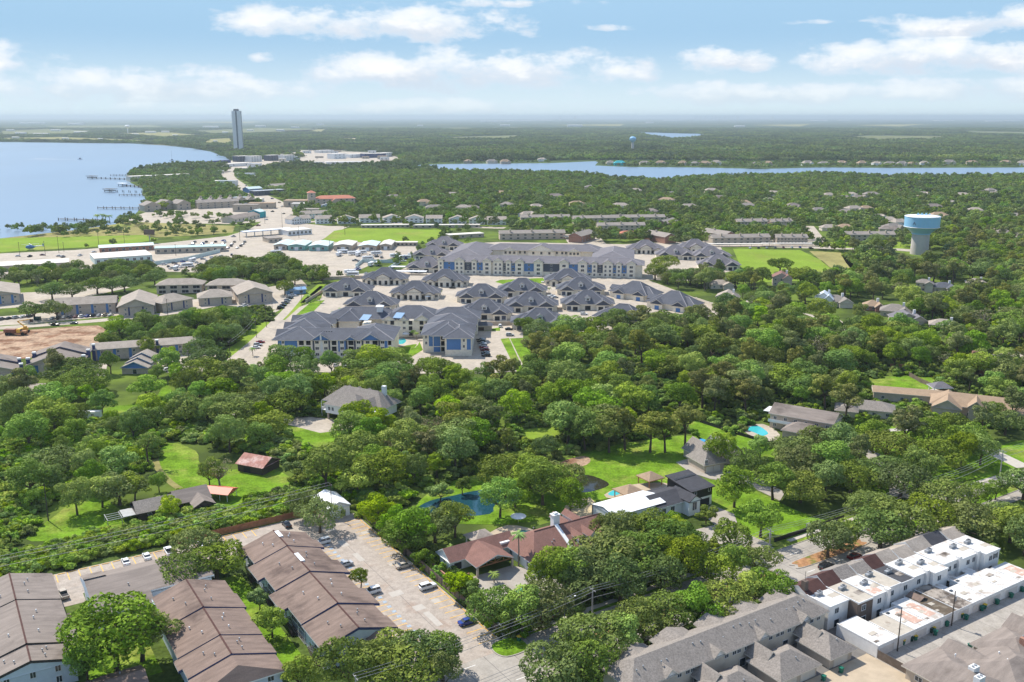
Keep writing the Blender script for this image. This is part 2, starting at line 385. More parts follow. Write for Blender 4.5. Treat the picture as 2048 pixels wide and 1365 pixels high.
KEEP = []                                        # areas where no scattered tree may stand
def zone(name, pts, z, m, keep=True, grow=0.0, sm=0):
    if sm: pts = smooth(pts, sm)
    o = sheet(name, pts, z, m)
    if keep: KEEP.append(pts)
    return o
LAKE = PP((-500, 284), (0, 284), (150, 286), (260, 287), (330, 291), (380, 296), (420, 303), (452, 314), (462, 323), (420, 329), (345, 334), (300, 338),
          (262, 347), (252, 356), (262, 366), (285, 378), (284, 390), (305, 402), (282, 412), (275, 424), (258, 438), (232, 448), (160, 459), (80, 468), (0, 477), (-500, 492))
zone('lake', LAKE, 0.12, M['lake'])
INLET = PP((826, 330), (900, 328), (1010, 327), (1110, 326), (1198, 322), (1190, 331), (1260, 334), (1400, 335), (1520, 338), (1640, 335), (1800, 336), (2300, 334), (2300, 354), (2048, 354),
           (1900, 356), (1740, 355), (1640, 350), (1560, 355), (1430, 356), (1330, 363), (1230, 360), (1200, 353), (1100, 349), (1000, 346), (880, 344), (832, 337))
zone('inlet', INLET, 0.12, M['lake'])
zone('far_inlet', PP((1270, 264), (1330, 266), (1408, 268), (1404, 274), (1350, 279), (1300, 272)), 0.12, M['lake'])
# shore strips
zone('shore', PP((0, 470), (120, 458), (240, 445), (300, 445), (470, 452), (465, 466), (330, 474), (150, 478), (0, 484)), 0.05, M['drygrass'], keep=False)
zone('field', PP((-60, 478), (120, 474), (285, 470), (318, 478), (250, 490), (110, 498), (-60, 508)), 0.09, M['field'])
zone('field', PP((668, 462), (700, 456), (800, 458), (885, 460), (872, 486), (760, 484), (640, 484)), 0.09, M['field'])
zone('field', PP((1466, 498), (1600, 500), (1645, 522), (1672, 546), (1650, 560), (1500, 566), (1484, 540)), 0.09, M['field'])
zone('field', PP((1618, 502), (1680, 505), (1730, 548), (1680, 552)), 0.09, M['drygrass'])
zone('field', PP((1660, 484), (1720, 486), (1720, 496), (1672, 496)), 0.1, M['field'], keep=False)
zone('field', PP((1770, 484), (1830, 486), (1825, 497), (1775, 497)), 0.1, M['field'], keep=False)
zone('field', PP((1660, 275), (1740, 271), (1890, 272), (1880, 279), (1770, 281)), 0.1, M['far_field'])
zone('field', PP((1920, 262), (2060, 264), (2060, 270), (1950, 269)), 0.1, M['far_field'])
zone('field', PP((380, 262), (520, 256), (640, 258), (600, 266), (430, 270)), 0.1, M['far_field'])
zone('field', PP((0, 262), (90, 258), (200, 262), (150, 270), (0, 272)), 0.1, M['far_field'])
zone('field', PP((850, 278), (900, 274), (1060, 270), (1010, 280)), 0.1, M['far_field'])
zone('field', PP((670, 280), (690, 276), (722, 277), (716, 282)), 0.1, M['sand'])
for q in (((0, 276), (120, 274), (330, 282), (300, 285), (0, 281)), ((200, 268), (330, 264), (420, 272), (330, 276)), ((90, 252), (300, 250), (330, 254), (120, 256)), ((420, 278), (470, 276), (460, 290), (400, 290)), ((540, 262), (660, 258), (640, 266)), ((1100, 250), (1250, 248), (1240, 252)), ((300, 244), (520, 243), (500, 246)), ((1500, 250), (1620, 248), (1600, 253)), ((820, 258), (960, 256), (930, 260)), ((1700, 250), (1850, 248), (1800, 253))):
    zone('clearing', PP(*q), 0.1, M['far_field' if q[0][0] % 20 else 'drygrass'])
zone('pavement', PP((600, 300), (790, 306), (800, 322), (770, 331), (650, 336), (600, 324)), 0.06, M['pave_far'], keep=False)
zone('shore', PP((826, 326), (1200, 321), (2300, 327), (2300, 336), (1640, 337), (1200, 334), (826, 331)), 0.05, M['ground'], keep=False)
# paved commercial land beside the highway
zone('pavement', PP((-60, 510), (150, 500), (330, 486), (455, 472), (520, 452), (560, 440), (600, 446), (655, 452), (700, 452), (660, 470), (640, 482), (830, 488), (835, 505), (760, 522),
                    (690, 552), (640, 556), (590, 536), (560, 522), (470, 528), (400, 545), (200, 540), (100, 548), (-60, 560)), 0.05, M['pave_far'])
HWY = smooth(PP((700, 300), (640, 303), (585, 306), (560, 316), (520, 328), (470, 340), (455, 350), (468, 364), (500, 384), (545, 405), (562, 425), (540, 450), (480, 476), (360, 492), (200, 502), (0, 520), (-200, 536)), 4, False)
zone('highway', strip(HWY, [26 if p.y > 1500 else 30 for p in HWY]), 0.10, M['pave_far'])
hl = HWY[16:48]
for k, off in enumerate((-5.0, 5.0)):
    pts = strip([p + Vector((0, off)) for p in hl], 0.5)
zone('road', strip(smooth(PP((590, 306), (625, 316), (655, 326), (700, 334)), 4, False), 22), 0.11, M['pave_far'])
zone('lakeside_pavement', PP((440, 322), (560, 318), (600, 326), (560, 334), (480, 345), (440, 338)), 0.07, M['pave_far'])
zone('lakeside_pavement', PP((290, 425), (420, 415), (545, 412), (560, 440), (470, 448), (300, 446), (250, 440)), 0.045, M['pave_far'])
zone('street', strip(PP((590, 446), (700, 438), (850, 452), (1010, 456)), 14), 0.07, M['pave_far'])
zone('street', strip(PP((1330, 494), (1500, 491), (1660, 496), (1780, 498), (1860, 504)), 16), 0.085, M['pave_far'])
zone('street', strip(smooth(PP((1618, 452), (1626, 462), (1640, 480), (1660, 496)), 3, False), 10), 0.08, M['pave_far'])
zone('pavement', PP((1120, 462), (1180, 455), (1215, 490), (1430, 480), (1650, 478), (1660, 492), (1330, 495), (1140, 492)), 0.06, M['pave_far'], keep=False)
# new housing complex: paved drives
COMPLEX = PP((470, 728), (540, 655), (575, 622), (640, 600), (652, 572), (715, 548), (800, 540), (850, 520), (860, 490), (1000, 484), (1440, 492), (1470, 540), (1385, 562), (1296, 560), (1392, 596),
             (1456, 628), (1330, 648), (1180, 664), (1046, 664), (1048, 742), (950, 748), (700, 746), (560, 742))
zone('complex_pavement', COMPLEX, 0.05, M['pave_far'])
for pts in (PP((952, 662), (1000, 655), (1000, 658), (1000, 662)), PP((1001, 678), (1018, 676), (1048, 742), (1034, 744)), PP((1020, 677), (1046, 676), (1075, 728), (1052, 742)),
            PP((785, 712), (790, 690), (836, 676), (846, 700), (820, 716)), PP((585, 636), (622, 604), (650, 600), (610, 640)), PP((600, 606), (640, 572), (652, 574), (622, 606)),
            PP((990, 564), (1000, 560), (1086, 556), (1092, 566), (1020, 572)), PP((845, 560), (880, 552), (900, 560), (870, 566))):
    zone('lawn', pts, 0.08, M['lawn'], keep=False)
# older beige complex
zone('road', strip(smooth(PP((-80, 662), (60, 652), (200, 641), (330, 628), (420, 612), (520, 590)), 3, False), 9), 0.09, M['pave_far'])
zone('pavement', PP((-80, 640), (60, 628), (240, 612), (420, 596), (560, 570), (600, 556), (615, 572), (570, 606), (520, 640), (560, 620), (440, 610), (330, 622), (60, 648), (-80, 656)), 0.06, M['pave_far'])
zone('pavement', PP((-60, 590), (120, 582), (190, 560), (260, 575), (100, 610), (-60, 622)), 0.05, M['pave_far'], keep=False)
zone('dirt_lot', PP((-60, 672), (60, 660), (196, 651), (214, 672), (200, 694), (60, 716), (-60, 722)), 0.07, M['dirt'], sm=2)
zone('pavement', PP((310, 716), (390, 704), (440, 708), (400, 748), (330, 745)), 0.06, M['pave_far'])
zone('pavement', PP((170, 724), (215, 728), (210, 752), (160, 752)), 0.06, M['pave_far'], keep=False)
zone('lane', strip(smooth(PP((455, 728), (500, 692), (540, 655), (575, 620), (600, 590)), 3, False), 6), 0.10, M['pave_far'])
zone('lawn', strip(PP((430, 724), (486, 688), (530, 645)), 8), 0.08, M['field'])
zone('lawn', strip(PP((560, 640), (600, 605), (645, 568)), 6), 0.08, M['field'])
# lawns among the trees
LAWN = {}
def lawn(k, pts, m='lawn', z=0.06): LAWN[k] = zone('lawn', pts, z, M[m], sm=3)
lawn('curve', PP((338, 886), (392, 902), (402, 930), (455, 940), (540, 936), (590, 965), (560, 985), (500, 1000), (470, 1028), (425, 1022), (372, 985), (336, 955), (312, 918)))
lawn('west', PP((52, 1078), (112, 1030), (150, 1000), (196, 990), (255, 1030), (300, 1050), (220, 1062), (120, 1080)))
lawn('stilt', PP((566, 850), (640, 864), (700, 858), (690, 884), (640, 900), (574, 884)))
lawn('side', PP((618, 920), (660, 905), (682, 925), (660, 952), (620, 950)))
lawn('farleft', PP((205, 818), (300, 802), (330, 770), (345, 790), (300, 830), (220, 850)))
lawn('pond', PP((832, 1024), (850, 992), (905, 962), (985, 944), (1090, 930), (1190, 900), (1290, 880), (1395, 872), (1420, 910), (1380, 950), (1330, 968), (1250, 990), (1180, 1005), (1110, 1035), (1010, 1048), (900, 1046)))
lawn('blackhouse', PP((1410, 960), (1500, 978), (1590, 1020), (1660, 1052), (1560, 1092), (1500, 1076), (1440, 1030), (1415, 1000)))
lawn('garagehouse', PP((1380, 838), (1480, 872), (1560, 892), (1560, 930), (1510, 925), (1400, 880)))
lawn('eastlawn', PP((1700, 880), (1780, 850), (1850, 850), (1880, 880), (1800, 930), (1720, 910)))
lawn('kerblawn', PP((1700, 990), (1820, 930), (1960, 905), (2048, 880), (2048, 930), (1900, 968), (1740, 1014)))
lawn('yard', PP((1745, 760), (1850, 752), (1870, 775), (1760, 800)))
lawn('gap', PP((1050, 860), (1130, 850), (1110, 875), (1050, 880)), 'field')
zone('track', strip(smooth(PP((310, 915), (318, 940), (345, 968), (385, 990), (420, 1000)), 4, False), 2.2), 0.085, M['drygrass'])
zone('track', strip(smooth(PP((1690, 512), (1706, 535), (1740, 555), (1770, 570)), 3, False), 5), 0.09, M['tanpave'])
zone('bare_ground', smooth(PP((1120, 925), (1170, 912), (1180, 925), (1150, 936)), 3), 0.075, M['dirt'], keep=False)
zone('bare_ground', smooth(PP((1130, 1012), (1180, 995), (1192, 1030), (1150, 1040)), 3), 0.075, M['sand'], keep=False)
zone('pond', PP((834, 1018), (860, 1002), (905, 992), (950, 982), (1000, 978), (1040, 982), (1036, 1000), (990, 1010), (980, 1028), (900, 1034), (850, 1030)), 0.09, M['pond'], sm=3)
zone('pond', PP((1150, 956), (1175, 950), (1210, 962), (1216, 972), (1180, 984), (1150, 982)), 0.09, M['pondbrown'], sm=3)
# drives of the single houses
zone('driveway', PP((562, 846), (600, 832), (660, 838), (720, 846), (690, 860), (640, 866)), 0.07, M['pave_far'])
zone('driveway', strip(smooth(PP((300, 828), (420, 822), (520, 836), (600, 838)), 4, False), 4), 0.065, M['patch'], keep=False)
zone('driveway', PP((1352, 925), (1400, 910), (1436, 938), (1520, 958), (1570, 985), (1560, 1002), (1490, 968), (1420, 958), (1380, 945)), 0.085, M['concrete'])
zone('driveway', PP((1398, 1022), (1424, 1010), (1468, 1028), (1480, 1062), (1545, 1090), (1520, 1104), (1460, 1090), (1380, 1082), (1390, 1060), (1430, 1050)), 0.085, M['concrete'])
zone('driveway', strip(smooth(PP((1700, 890), (1745, 910), (1790, 960), (1800, 995)), 4, False), 6), 0.085, M['concrete'])
zone('driveway', strip(smooth(PP((1920, 880), (1985, 905), (2048, 935)), 4, False), 6), 0.085, M['sidewalk'])
zone('driveway', strip(smooth(PP((1740, 862), (1830, 858), (1900, 850)), 4, False), 3), 0.085, M['sidewalk'])
for q in (((1600, 625), (1680, 640), (1700, 655), (1640, 640)), ((1640, 650), (1690, 655), (1700, 690), (1660, 670)), ((1500, 590), (1560, 590), (1560, 605), (1490, 605)), ((1940, 715), (2048, 700), (2048, 720), (1960, 735))):
    zone('driveway', PP(*q), 0.085, M['pave_far'])
# ---------------- near blocks in the street grid (a along the street, b across it)
def rect(a0, a1, b0, b1): return [W(a0, b0), W(a1, b0), W(a1, b1), W(a0, b1)]
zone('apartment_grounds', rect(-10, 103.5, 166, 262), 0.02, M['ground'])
for (a0, a1, b0, b1) in ((56, 62, 178, 232), (20, 23.5, 196, 232), (24, 34, 196, 214)): zone('lawn', rect(a0, a1, b0, b1), 0.05, M['lawn'], keep=False)
lot = zone('parking_lot', [W(80.6, 167), W(103.2, 167), W(103.2, 252), W(96, 258), W(-8, 258), W(-8, 247), W(19, 247), W(19.5, 238), W(25, 238), W(25, 243), W(80.6, 243)], 0.06, M['lot'])
zone('apron', rect(84, 103, 163.5, 167.2), 0.085, M['lot'])
zone('street', [W(40, 149.3), W(420, 149.3), W(420, 163), W(303, 163.2), W(277, 165), W(190, 165.4), W(40, 165.4)], 0.075, M['street'])
for (a0, a1, bb) in ((104, 128, 166.4), (128, 193, 166.9), (200, 236, 167.1)):
    tag(MB().box(0, a1 - a0, 0, 1.5, 0, 0.16).build('sidewalk', M['sidewalk'], None, (*W(a0, bb), 0.02), ANG), kind='structure')
tag(MB().box(0, 60, 0, 1.5, 0, 0.16).build('sidewalk', M['sidewalk'], None, (*W(238, 166.6), 0.02), ANG - 0.05), kind='structure')
tag(MB().box(0, 172, 0, 0.2, 0, 0.17).build('kerb', M['kerb'], None, (*W(104, 165.35), 0.02), ANG), kind='structure')
tag(MB().box(0, 150, 0, 0.2, 0, 0.17).build('kerb', M['kerb'], None, (*W(40, 149.1), 0.02), ANG), kind='structure')
zone('verge', rect(104, 300, 165.5, 167), 0.1, M['lawn'])
def island(name, a0, a1, b0, b1, m):
    pts = [W(a, b) for a, b in ((a0 + 1.5, b0), (a1 - 1.5, b0), (a1, (b0 + b1) / 2), (a1 - 1.5, b1), (a0 + 1.5, b1), (a0, (b0 + b1) / 2))]
    pts = smooth(pts, 4); o = slab(name, pts, 0.05, 0.17, M['kerb']); c = sum(pts, Vector((0, 0))) / len(pts)
    sheet('soil', [c + (p - c) * 0.93 for p in pts], 0.225, m, parent=o); KEEP.append(pts); return o
island('median', 189.5, 218, 154.3, 158.2, M['medianred'])
island('median', 108, 181, 154.6, 158.0, M['medianred'])
island('median', 236, 300, 154.0, 158.0, M['lawn'])
island('kerb_island', 99, 107.5, 160.5, 167.0, M['lawn'])
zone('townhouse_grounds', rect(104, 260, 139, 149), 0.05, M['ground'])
zone('front_walk', rect(172, 236, 143.2, 149), 0.09, M['concrete'])
zone('alley', rect(170, 280, 104, 116.2), 0.06, M['alley'])
zone('condo_drive', [W(104, 98), W(170, 98), W(170, 118.3), W(104, 118.3)], 0.05, M['tanpave'])
zone('patio', rect(104, 170, 118.3, 130), 0.055, M['asphalt'])
zone('courtyard', rect(170, 236, 116.2, 138), 0.055, M['asphalt'])
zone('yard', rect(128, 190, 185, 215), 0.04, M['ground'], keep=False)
zone('house_drive', [W(108.5, 178), W(121, 174), W(131, 178), W(131, 190), W(125, 197.5), W(113, 197.5), W(109, 190)], 0.08, M['concrete'])
zone('pool_deck', smooth([W(127, 208), W(140, 206), W(143, 212), W(138, 220), W(127, 216)], 3), 0.08, M['tanpave'])
zone('pool', smooth([W(133, 209.5), W(139, 210.5), W(141.5, 213), W(138.5, 215), W(136, 212.5), W(133, 212.5)], 4), 0.10, M['pooldark'])

jn = MB().box(-0.06, 0.06, 0, 15.8, 0, 0.004).mesh('joint', M['asphalt'])
_st = [o for o in bpy.data.objects if o.name.startswith('street') and o.get('kind') == 'structure'][-1]
for k in range(40): inst('joint', jn, _st, (*W(84 + k * 6.1, 149.45), 0.079), ANG)
ja = MB().box(-0.05, 0.05, 0, 12, 0, 0.004).mesh('joint', M['asphalt'])
_al = bpy.data.objects['alley']
for k in range(12): inst('joint', ja, _al, (*W(174 + k * 6.1, 104.1), 0.064), ANG)
lane_dash = MB().box(0, 3.0, -0.08, 0.08, 0, 0.004).mesh('lane_mark', M['whitepaint'])
for k in range(20): inst('lane_mark', lane_dash, _st, (*W(86 + k * 11.5, 152.0), 0.080), ANG); inst('lane_mark', lane_dash, _st, (*W(90 + k * 11.5, 161.6), 0.080), ANG)

# ------------------------------------------------------------------ building materials
mk('shingle_brown', (0.206, 0.150, 0.122), 0.9, 0.22, 0.5, 0.10, 5.0, spec=0.2, stretch=(0.25, 1.6, 1.0), c2=(0.110, 0.078, 0.066), c2scale=0.10)
mk('shingle_taupe', (0.231, 0.194, 0.169), 0.9, 0.18, 0.5, 0.08, 5.0, spec=0.2, stretch=(0.25, 1.6, 1.0), c2=(0.14, 0.115, 0.10), c2scale=0.10)
mk('shingle_grey', (0.241, 0.213, 0.188), 0.9, 0.10, 0.6, 0.22, 2.6, spec=0.2)
mk('shingle_dark', (0.060, 0.060, 0.068), 0.9, 0.15, 0.6, 0.12, 4.0, spec=0.2)
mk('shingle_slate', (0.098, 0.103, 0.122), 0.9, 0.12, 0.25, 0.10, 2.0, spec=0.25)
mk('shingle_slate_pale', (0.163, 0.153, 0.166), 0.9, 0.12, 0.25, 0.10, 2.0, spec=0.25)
mk('shingle_red', (0.215, 0.116, 0.094), 0.9, 0.12, 0.5, 0.14, 4.0, spec=0.2)
mk('shingle_redbrown', (0.085, 0.042, 0.036), 0.9, 0.15, 0.6, 0.12, 4.0, spec=0.2)
mk('shingle_tan', (0.330, 0.237, 0.160), 0.9, 0.12, 0.6, 0.10, 4.0, spec=0.2)
mk('shingle_beige', (0.338, 0.290, 0.243), 0.9, 0.15, 0.3, 0.12, 2.0, spec=0.2)
mk('roof_white', (0.62, 0.605, 0.58), 0.8, 0.14, 0.5, 0.06, 3.0, c2=(0.42, 0.365, 0.315), c2scale=0.42, c2lo=0.50, c2hi=0.66)
mk('roof_pink', (0.50, 0.33, 0.26), 0.85, 0.15, 0.8, c2=(0.66, 0.58, 0.52), c2scale=0.8)
mk('roof_tan', (0.43, 0.385, 0.32), 0.85, 0.10, 0.7, c2=(0.30, 0.25, 0.20), c2scale=0.4, c2lo=0.55, c2hi=0.7)
mk('roof_black', (0.060, 0.060, 0.066), 0.85, 0.15, 0.7)
mk('roof_dirty', (0.32, 0.28, 0.24), 0.9, 0.25, 0.6, c2=(0.10, 0.08, 0.065), c2scale=0.5, c2lo=0.42, c2hi=0.6)
mk('roof_moss', (0.105, 0.080, 0.055), 0.9, 0.25, 0.6, c2=(0.20, 0.17, 0.13), c2scale=0.35)
mk('siding_blue', (0.56, 0.62, 0.68), 0.7, 0.06, 0.8)
mk('siding_white', (0.80, 0.80, 0.79), 0.7, 0.05, 0.8)
mk('wall_white', (0.76, 0.735, 0.70), 0.75, 0.08, 0.6)
mk('wall_cream', (0.62, 0.55, 0.44), 0.8, 0.08, 0.6)
mk('wall_tan', (0.45, 0.38, 0.30), 0.8, 0.10, 0.6)
mk('wall_brownbrick', (0.14, 0.105, 0.085), 0.85, 0.15, 1.5)
mk('brick_beige', (0.50, 0.415, 0.335), 0.85, 0.12, 0.8, 0.08, 5.0)
mk('brick_red', (0.33, 0.175, 0.125), 0.85, 0.15, 1.0, 0.1, 5.0)
mk('stone_cream', (0.78, 0.71, 0.585), 0.85, 0.12, 0.9)
mk('trim_white', (0.70, 0.70, 0.69), 0.6, 0.04, 1.0)
mk('trim_cream', (0.60, 0.55, 0.47), 0.6, 0.05, 1.0)
mk('trim_navy', (0.045, 0.060, 0.155), 0.6, 0.10, 1.0)
mk('trim_dark', (0.055, 0.048, 0.046), 0.6, 0.10, 1.0)
mk('panel_blue', (0.085, 0.200, 0.430), 0.65, 0.06, 0.8)
mk('panel_slate', (0.070, 0.078, 0.105), 0.65, 0.06, 0.8)
mk('glass', (0.035, 0.045, 0.055), 0.12, 0.0, spec=0.6)
mk('dark_interior', (0.028, 0.028, 0.032), 0.8, 0.0)
mk('metal_grey', (0.36, 0.37, 0.38), 0.45, 0.10, 1.0, metal=0.3)
mk('metal_black', (0.025, 0.025, 0.027), 0.5, 0.0)
mk('metal_white', (0.74, 0.75, 0.76), 0.45, 0.04, 0.4)
mk('timber', (0.36, 0.17, 0.075), 0.7, 0.15, 2.0)
mk('timber_dark', (0.075, 0.055, 0.045), 0.8, 0.15, 2.0)
mk('fence_wood', (0.175, 0.135, 0.105), 0.85, 0.22, 1.0, 0.1, 6.0, rnd=0.12)
mk('fence_red', (0.30, 0.14, 0.075), 0.85, 0.2, 1.0, rnd=0.1)
mk('garage_door', (0.60, 0.56, 0.52), 0.6, 0.05, 1.0)
mk('rust', (0.34, 0.15, 0.115), 0.75, 0.2, 0.8, c2=(0.52, 0.36, 0.32), c2scale=0.35, c2lo=0.45, c2hi=0.65)
mk('canopy_red', (0.58, 0.16, 0.095), 0.5, 0.06, 0.8)
mk('blue_metal', (0.16, 0.30, 0.48), 0.55, 0.08, 0.5)

_win = {}
def win_mesh(wd, ht, frame, pane, split):
    key = (round(wd, 2), round(ht, 2), frame, pane, split)
    if key not in _win:
        b = MB(); t = 0.09; y0, y1 = -0.06, 0.04
        b.box(-wd / 2, wd / 2, y0, y1, 0, t, 0).box(-wd / 2, wd / 2, y0, y1, ht - t, ht, 0)
        b.box(-wd / 2, -wd / 2 + t, y0, y1, t, ht - t, 0).box(wd / 2 - t, wd / 2, y0, y1, t, ht - t, 0)
        for k in range(1, split): x = -wd / 2 + wd * k / split; b.box(x - 0.04, x + 0.04, y0, y1, t, ht - t, 0)
        b.poly([(-wd / 2 + t, -0.02, t), (wd / 2 - t, -0.02, t), (wd / 2 - t, -0.02, ht - t), (-wd / 2 + t, -0.02, ht - t)], 1)
        _win[key] = b.mesh('window', [M[frame], M[pane]])
    return _win[key]
FACE = {'S': 0.0, 'E': R(90), 'N': R(180), 'W': R(-90)}
class Bd:                                        # a building: an Empty at its base that parents its parts
    def __init__(s, name, label, cat, loc, rz=0.0, group=None):
        s.o = thing(name, label, cat, loc, rz, group); s.loc = Vector((loc[0], loc[1])); s.rz = rz
    def box(s, name, x0, x1, y0, y1, z0, z1, m, parent=None):
        return MB().box(x0, x1, y0, y1, z0, z1).build(name, M[m] if isinstance(m, str) else m, parent or s.o)
    def wall(s, x0, x1, y0, y1, z1, m, z0=0.0, name='wall'):
        c, sn = math.cos(s.rz), math.sin(s.rz)
        KEEP.append([s.loc + Vector((c * x - sn * y, sn * x + c * y)) for x, y in ((x0, y0), (x1, y0), (x1, y1), (x0, y1))])
        return s.box(name, x0, x1, y0, y1, z0, z1, m)
    def gable(s, x0, x1, y0, y1, z, rise, axis, m, trim='trim_white', wallm='wall_white', ov=0.5, th=0.25, og=None, name='roof'):
        return MB().gable(x0, x1, y0, y1, z, rise, axis, ov, th, 0, og).build(name, [M[m], M[trim], M[wallm]], s.o)
    def hip(s, x0, x1, y0, y1, z, rise, m, trim='trim_white', ov=0.5, th=0.25, inset=None, name='roof'):
        return MB().hip(x0, x1, y0, y1, z, rise, ov, th, 0, inset).build(name, [M[m], M[trim]], s.o)
    def win(s, x, y, z, wd, ht, face='S', frame='trim_white', pane='glass', split=2, name='window'):
        return inst(name, win_mesh(wd, ht, frame, pane, split), s.o, (x, y, z), FACE[face])
    def door(s, x, y, wd, ht, face='S', frame='trim_white', pane='garage_door', z=0.0, name='door'):
        return inst(name, win_mesh(wd, ht, frame, pane, 1), s.o, (x, y, z), FACE[face])
    def vents(s, pts, m='trim_white'):
        for (x, y, z) in pts:
            MB().frus(0, 0, -0.3, 0.35, 0.09, 0.09, 6).frus(0, 0, 0.35, 0.55, 0.22, 0.16, 6).build('roof_vent', M[m], s.o, (x, y, z))

# ------------------------------------------------------------------ near apartments with brown roofs
def sawtooth(label, aC, secs, half, roofm, wallm, group, extra=None, left_porch=True, win_near=True, trim='trim_navy'):
    """long two-storey block; secs: (b0, b1, eave, ridge, jog_left, jog_right); local x along the street, y across"""
    o = W(aC, secs[0][0]); B = Bd('apartment_block', label, 'building', o, ANG, group); y00 = secs[0][0]
    for k, (b0, b1, ev, rg, jl, jr) in enumerate(secs):
        y0, y1 = b0 - y00, b1 - y00; ym = (y0 + y1) / 2
        B.wall(-half + 0.9 + (2.2 if left_porch else 0), half - 0.9, y0 + 0.3, ym, ev - 0.2, wallm)
        B.wall(-half + 0.9, half - 0.9, ym, y1 - 0.05, ev - 0.2, wallm)
        # roof: near half and far half differ in eave depth
        mb = MB()
        for (ya, yb, xl, xr) in ((y0, ym, -half, half + jr), (ym, y1, -half - jl, half)):
            sl = (rg - ev) / half; zl = rg + sl * xl if False else rg - sl * abs(xl); zr = rg - sl * xr
            mb.poly([(xl, yb, zl), (xl, ya, zl), (0, ya, rg), (0, yb, rg)][::-1] if False else [(xl, ya, zl), (0, ya, rg), (0, yb, rg), (xl, yb, zl)], 0)
            mb.poly([(0, ya, rg), (xr, ya, zr), (xr, yb, zr), (0, yb, rg)], 0)
            mb.poly([(xl, ya, zl - 0.3), (xl, ya, zl), (xl, yb, zl), (xl, yb, zl - 0.3)], 2)
            mb.poly([(xr, ya, zr - 0.3), (xr, yb, zr - 0.3), (xr, yb, zr), (xr, ya, zr)], 2)
            for yy in (ya, yb):
                e = 0.62
                mb.poly([(xl, yy, zl - e), (0, yy, rg - e), (0, yy, rg), (xl, yy, zl)], 1); mb.poly([(0, yy, rg - e), (xr, yy, zr - e), (xr, yy, zr), (0, yy, rg)], 1)
                mb.poly([(xl + 1, yy + (0.12 if yy == ya else -0.12), ev - 0.3), (xr - 1, yy + (0.12 if yy == ya else -0.12), ev - 0.3), (0, yy + (0.12 if yy == ya else -0.12), rg - 0.1)], 3)
            mb.poly([(xl, ya, zl - 0.3), (xl, yb, zl - 0.3), (xr, yb, zr - 0.3), (xr, ya, zr - 0.3)], 2)
        mb.build('roof', [M[roofm], M[trim], M['trim_white'], M[wallm]], B.o)
        MB().box(-0.18, 0.18, y0, y1, rg - 0.06, rg + 0.07).build('ridge_cap', M['shingle_redbrown'], B.o)
        rv = random.Random(k * 7 + int(aC))
        B.vents([(x * half * 0.62, y0 + (y1 - y0) * t, rg - abs(x) * 0.62 * (rg - ev) + 0.1) for x, t in ((-0.5, 0.3), (0.45, 0.55), (0.6, 0.7), (-0.8, 0.6), (0.5, 0.25))], 'trim_white' if k % 2 else 'metal_grey')
        if left_porch:                           # open porches with railings, stairs in front
            xa, xb = -half + 0.7, -half + 3.1
            MB().box(xa, xb, y0 + 0.4, ym, 2.75, 2.95).box(xa, xb, y0 + 0.4, ym, 0.05, 0.2).build('porch_floor', M['trim_white'], B.o)
            rail = MB()
            for zz in (2.95, 0.2):
                rail.box(xa, xa + 0.08, y0 + 0.4, ym, zz + 0.95, zz + 1.05).box(xa, xa + 0.06, y0 + 0.4, ym, zz + 0.1, zz + 0.2)
                n = int((ym - y0) / 0.35)
                for q in range(n): rail.box(xa + 0.01, xa + 0.05, y0 + 0.5 + q * 0.35, y0 + 0.56 + q * 0.35, zz + 0.1, zz + 1.0)
                rail.box(xa, xb, y0 + 0.4, y0 + 0.46, zz + 0.95, zz + 1.05)
            rail.build('railing', M['trim_dark'], B.o)
            for yy in (y0 + 0.45, (y0 + ym) / 2, ym - 0.1): B.box('post', xa, xa + 0.16, yy, yy + 0.16, 0.05, ev - 0.2, 'trim_white')
            st = MB()
            for q in range(14): st.box(xa - 1.3, xa - 0.1, ym + 0.6 - q * 0.33, ym + 0.9 - q * 0.33, 2.7 - q * 0.19, 2.78 - q * 0.19)
            for xx in (xa - 1.34, xa - 0.08): st.tube([(xx, ym + 0.9, 2.75), (xx, ym + 0.7 - 14 * 0.33, 0.05)], 0.07, 4).tube([(xx, ym + 0.9, 3.7), (xx, ym + 0.7 - 14 * 0.33, 1.0)], 0.04, 4)
            st.build('staircase', M['timber_dark'], B.o)
            for zz in (1.0, 3.75): B.win(-half + 3.08, (y0 + ym) / 2, zz, 1.6, 1.2, 'W'); B.win(-half + 0.88, (ym + y1) / 2, zz, 1.3, 1.3, 'W')
        for zz in (0.9, 3.7):
            for t in (0.25, 0.7): B.win(half - 0.88, y0 + (y1 - y0) * t, zz, 1.5, 1.3, 'E')
    if win_near:
        for zz in (0.9, 3.5):
            for x in (-half + 4.6, -half + 9.5, half - 4.5): B.win(x, 0.28, zz, 1.2, 1.6, 'S')
    return B
F1 = sawtooth('long brown-roofed two-storey block beside the striped parking lot, roof in four steps', 72.3,
    [(177.2, 189.3, 5.4, 8.1, 0.0, 0.6), (189.3, 207.2, 5.7, 8.5, 1.7, 1.6), (207.2, 223.6, 6.0, 8.8, 1.7, 1.6), (223.6, 234.6, 6.2, 9.0, 1.6, 1.2)], 8.9, 'shingle_brown', 'siding_blue', 'brown-roofed apartment blocks')
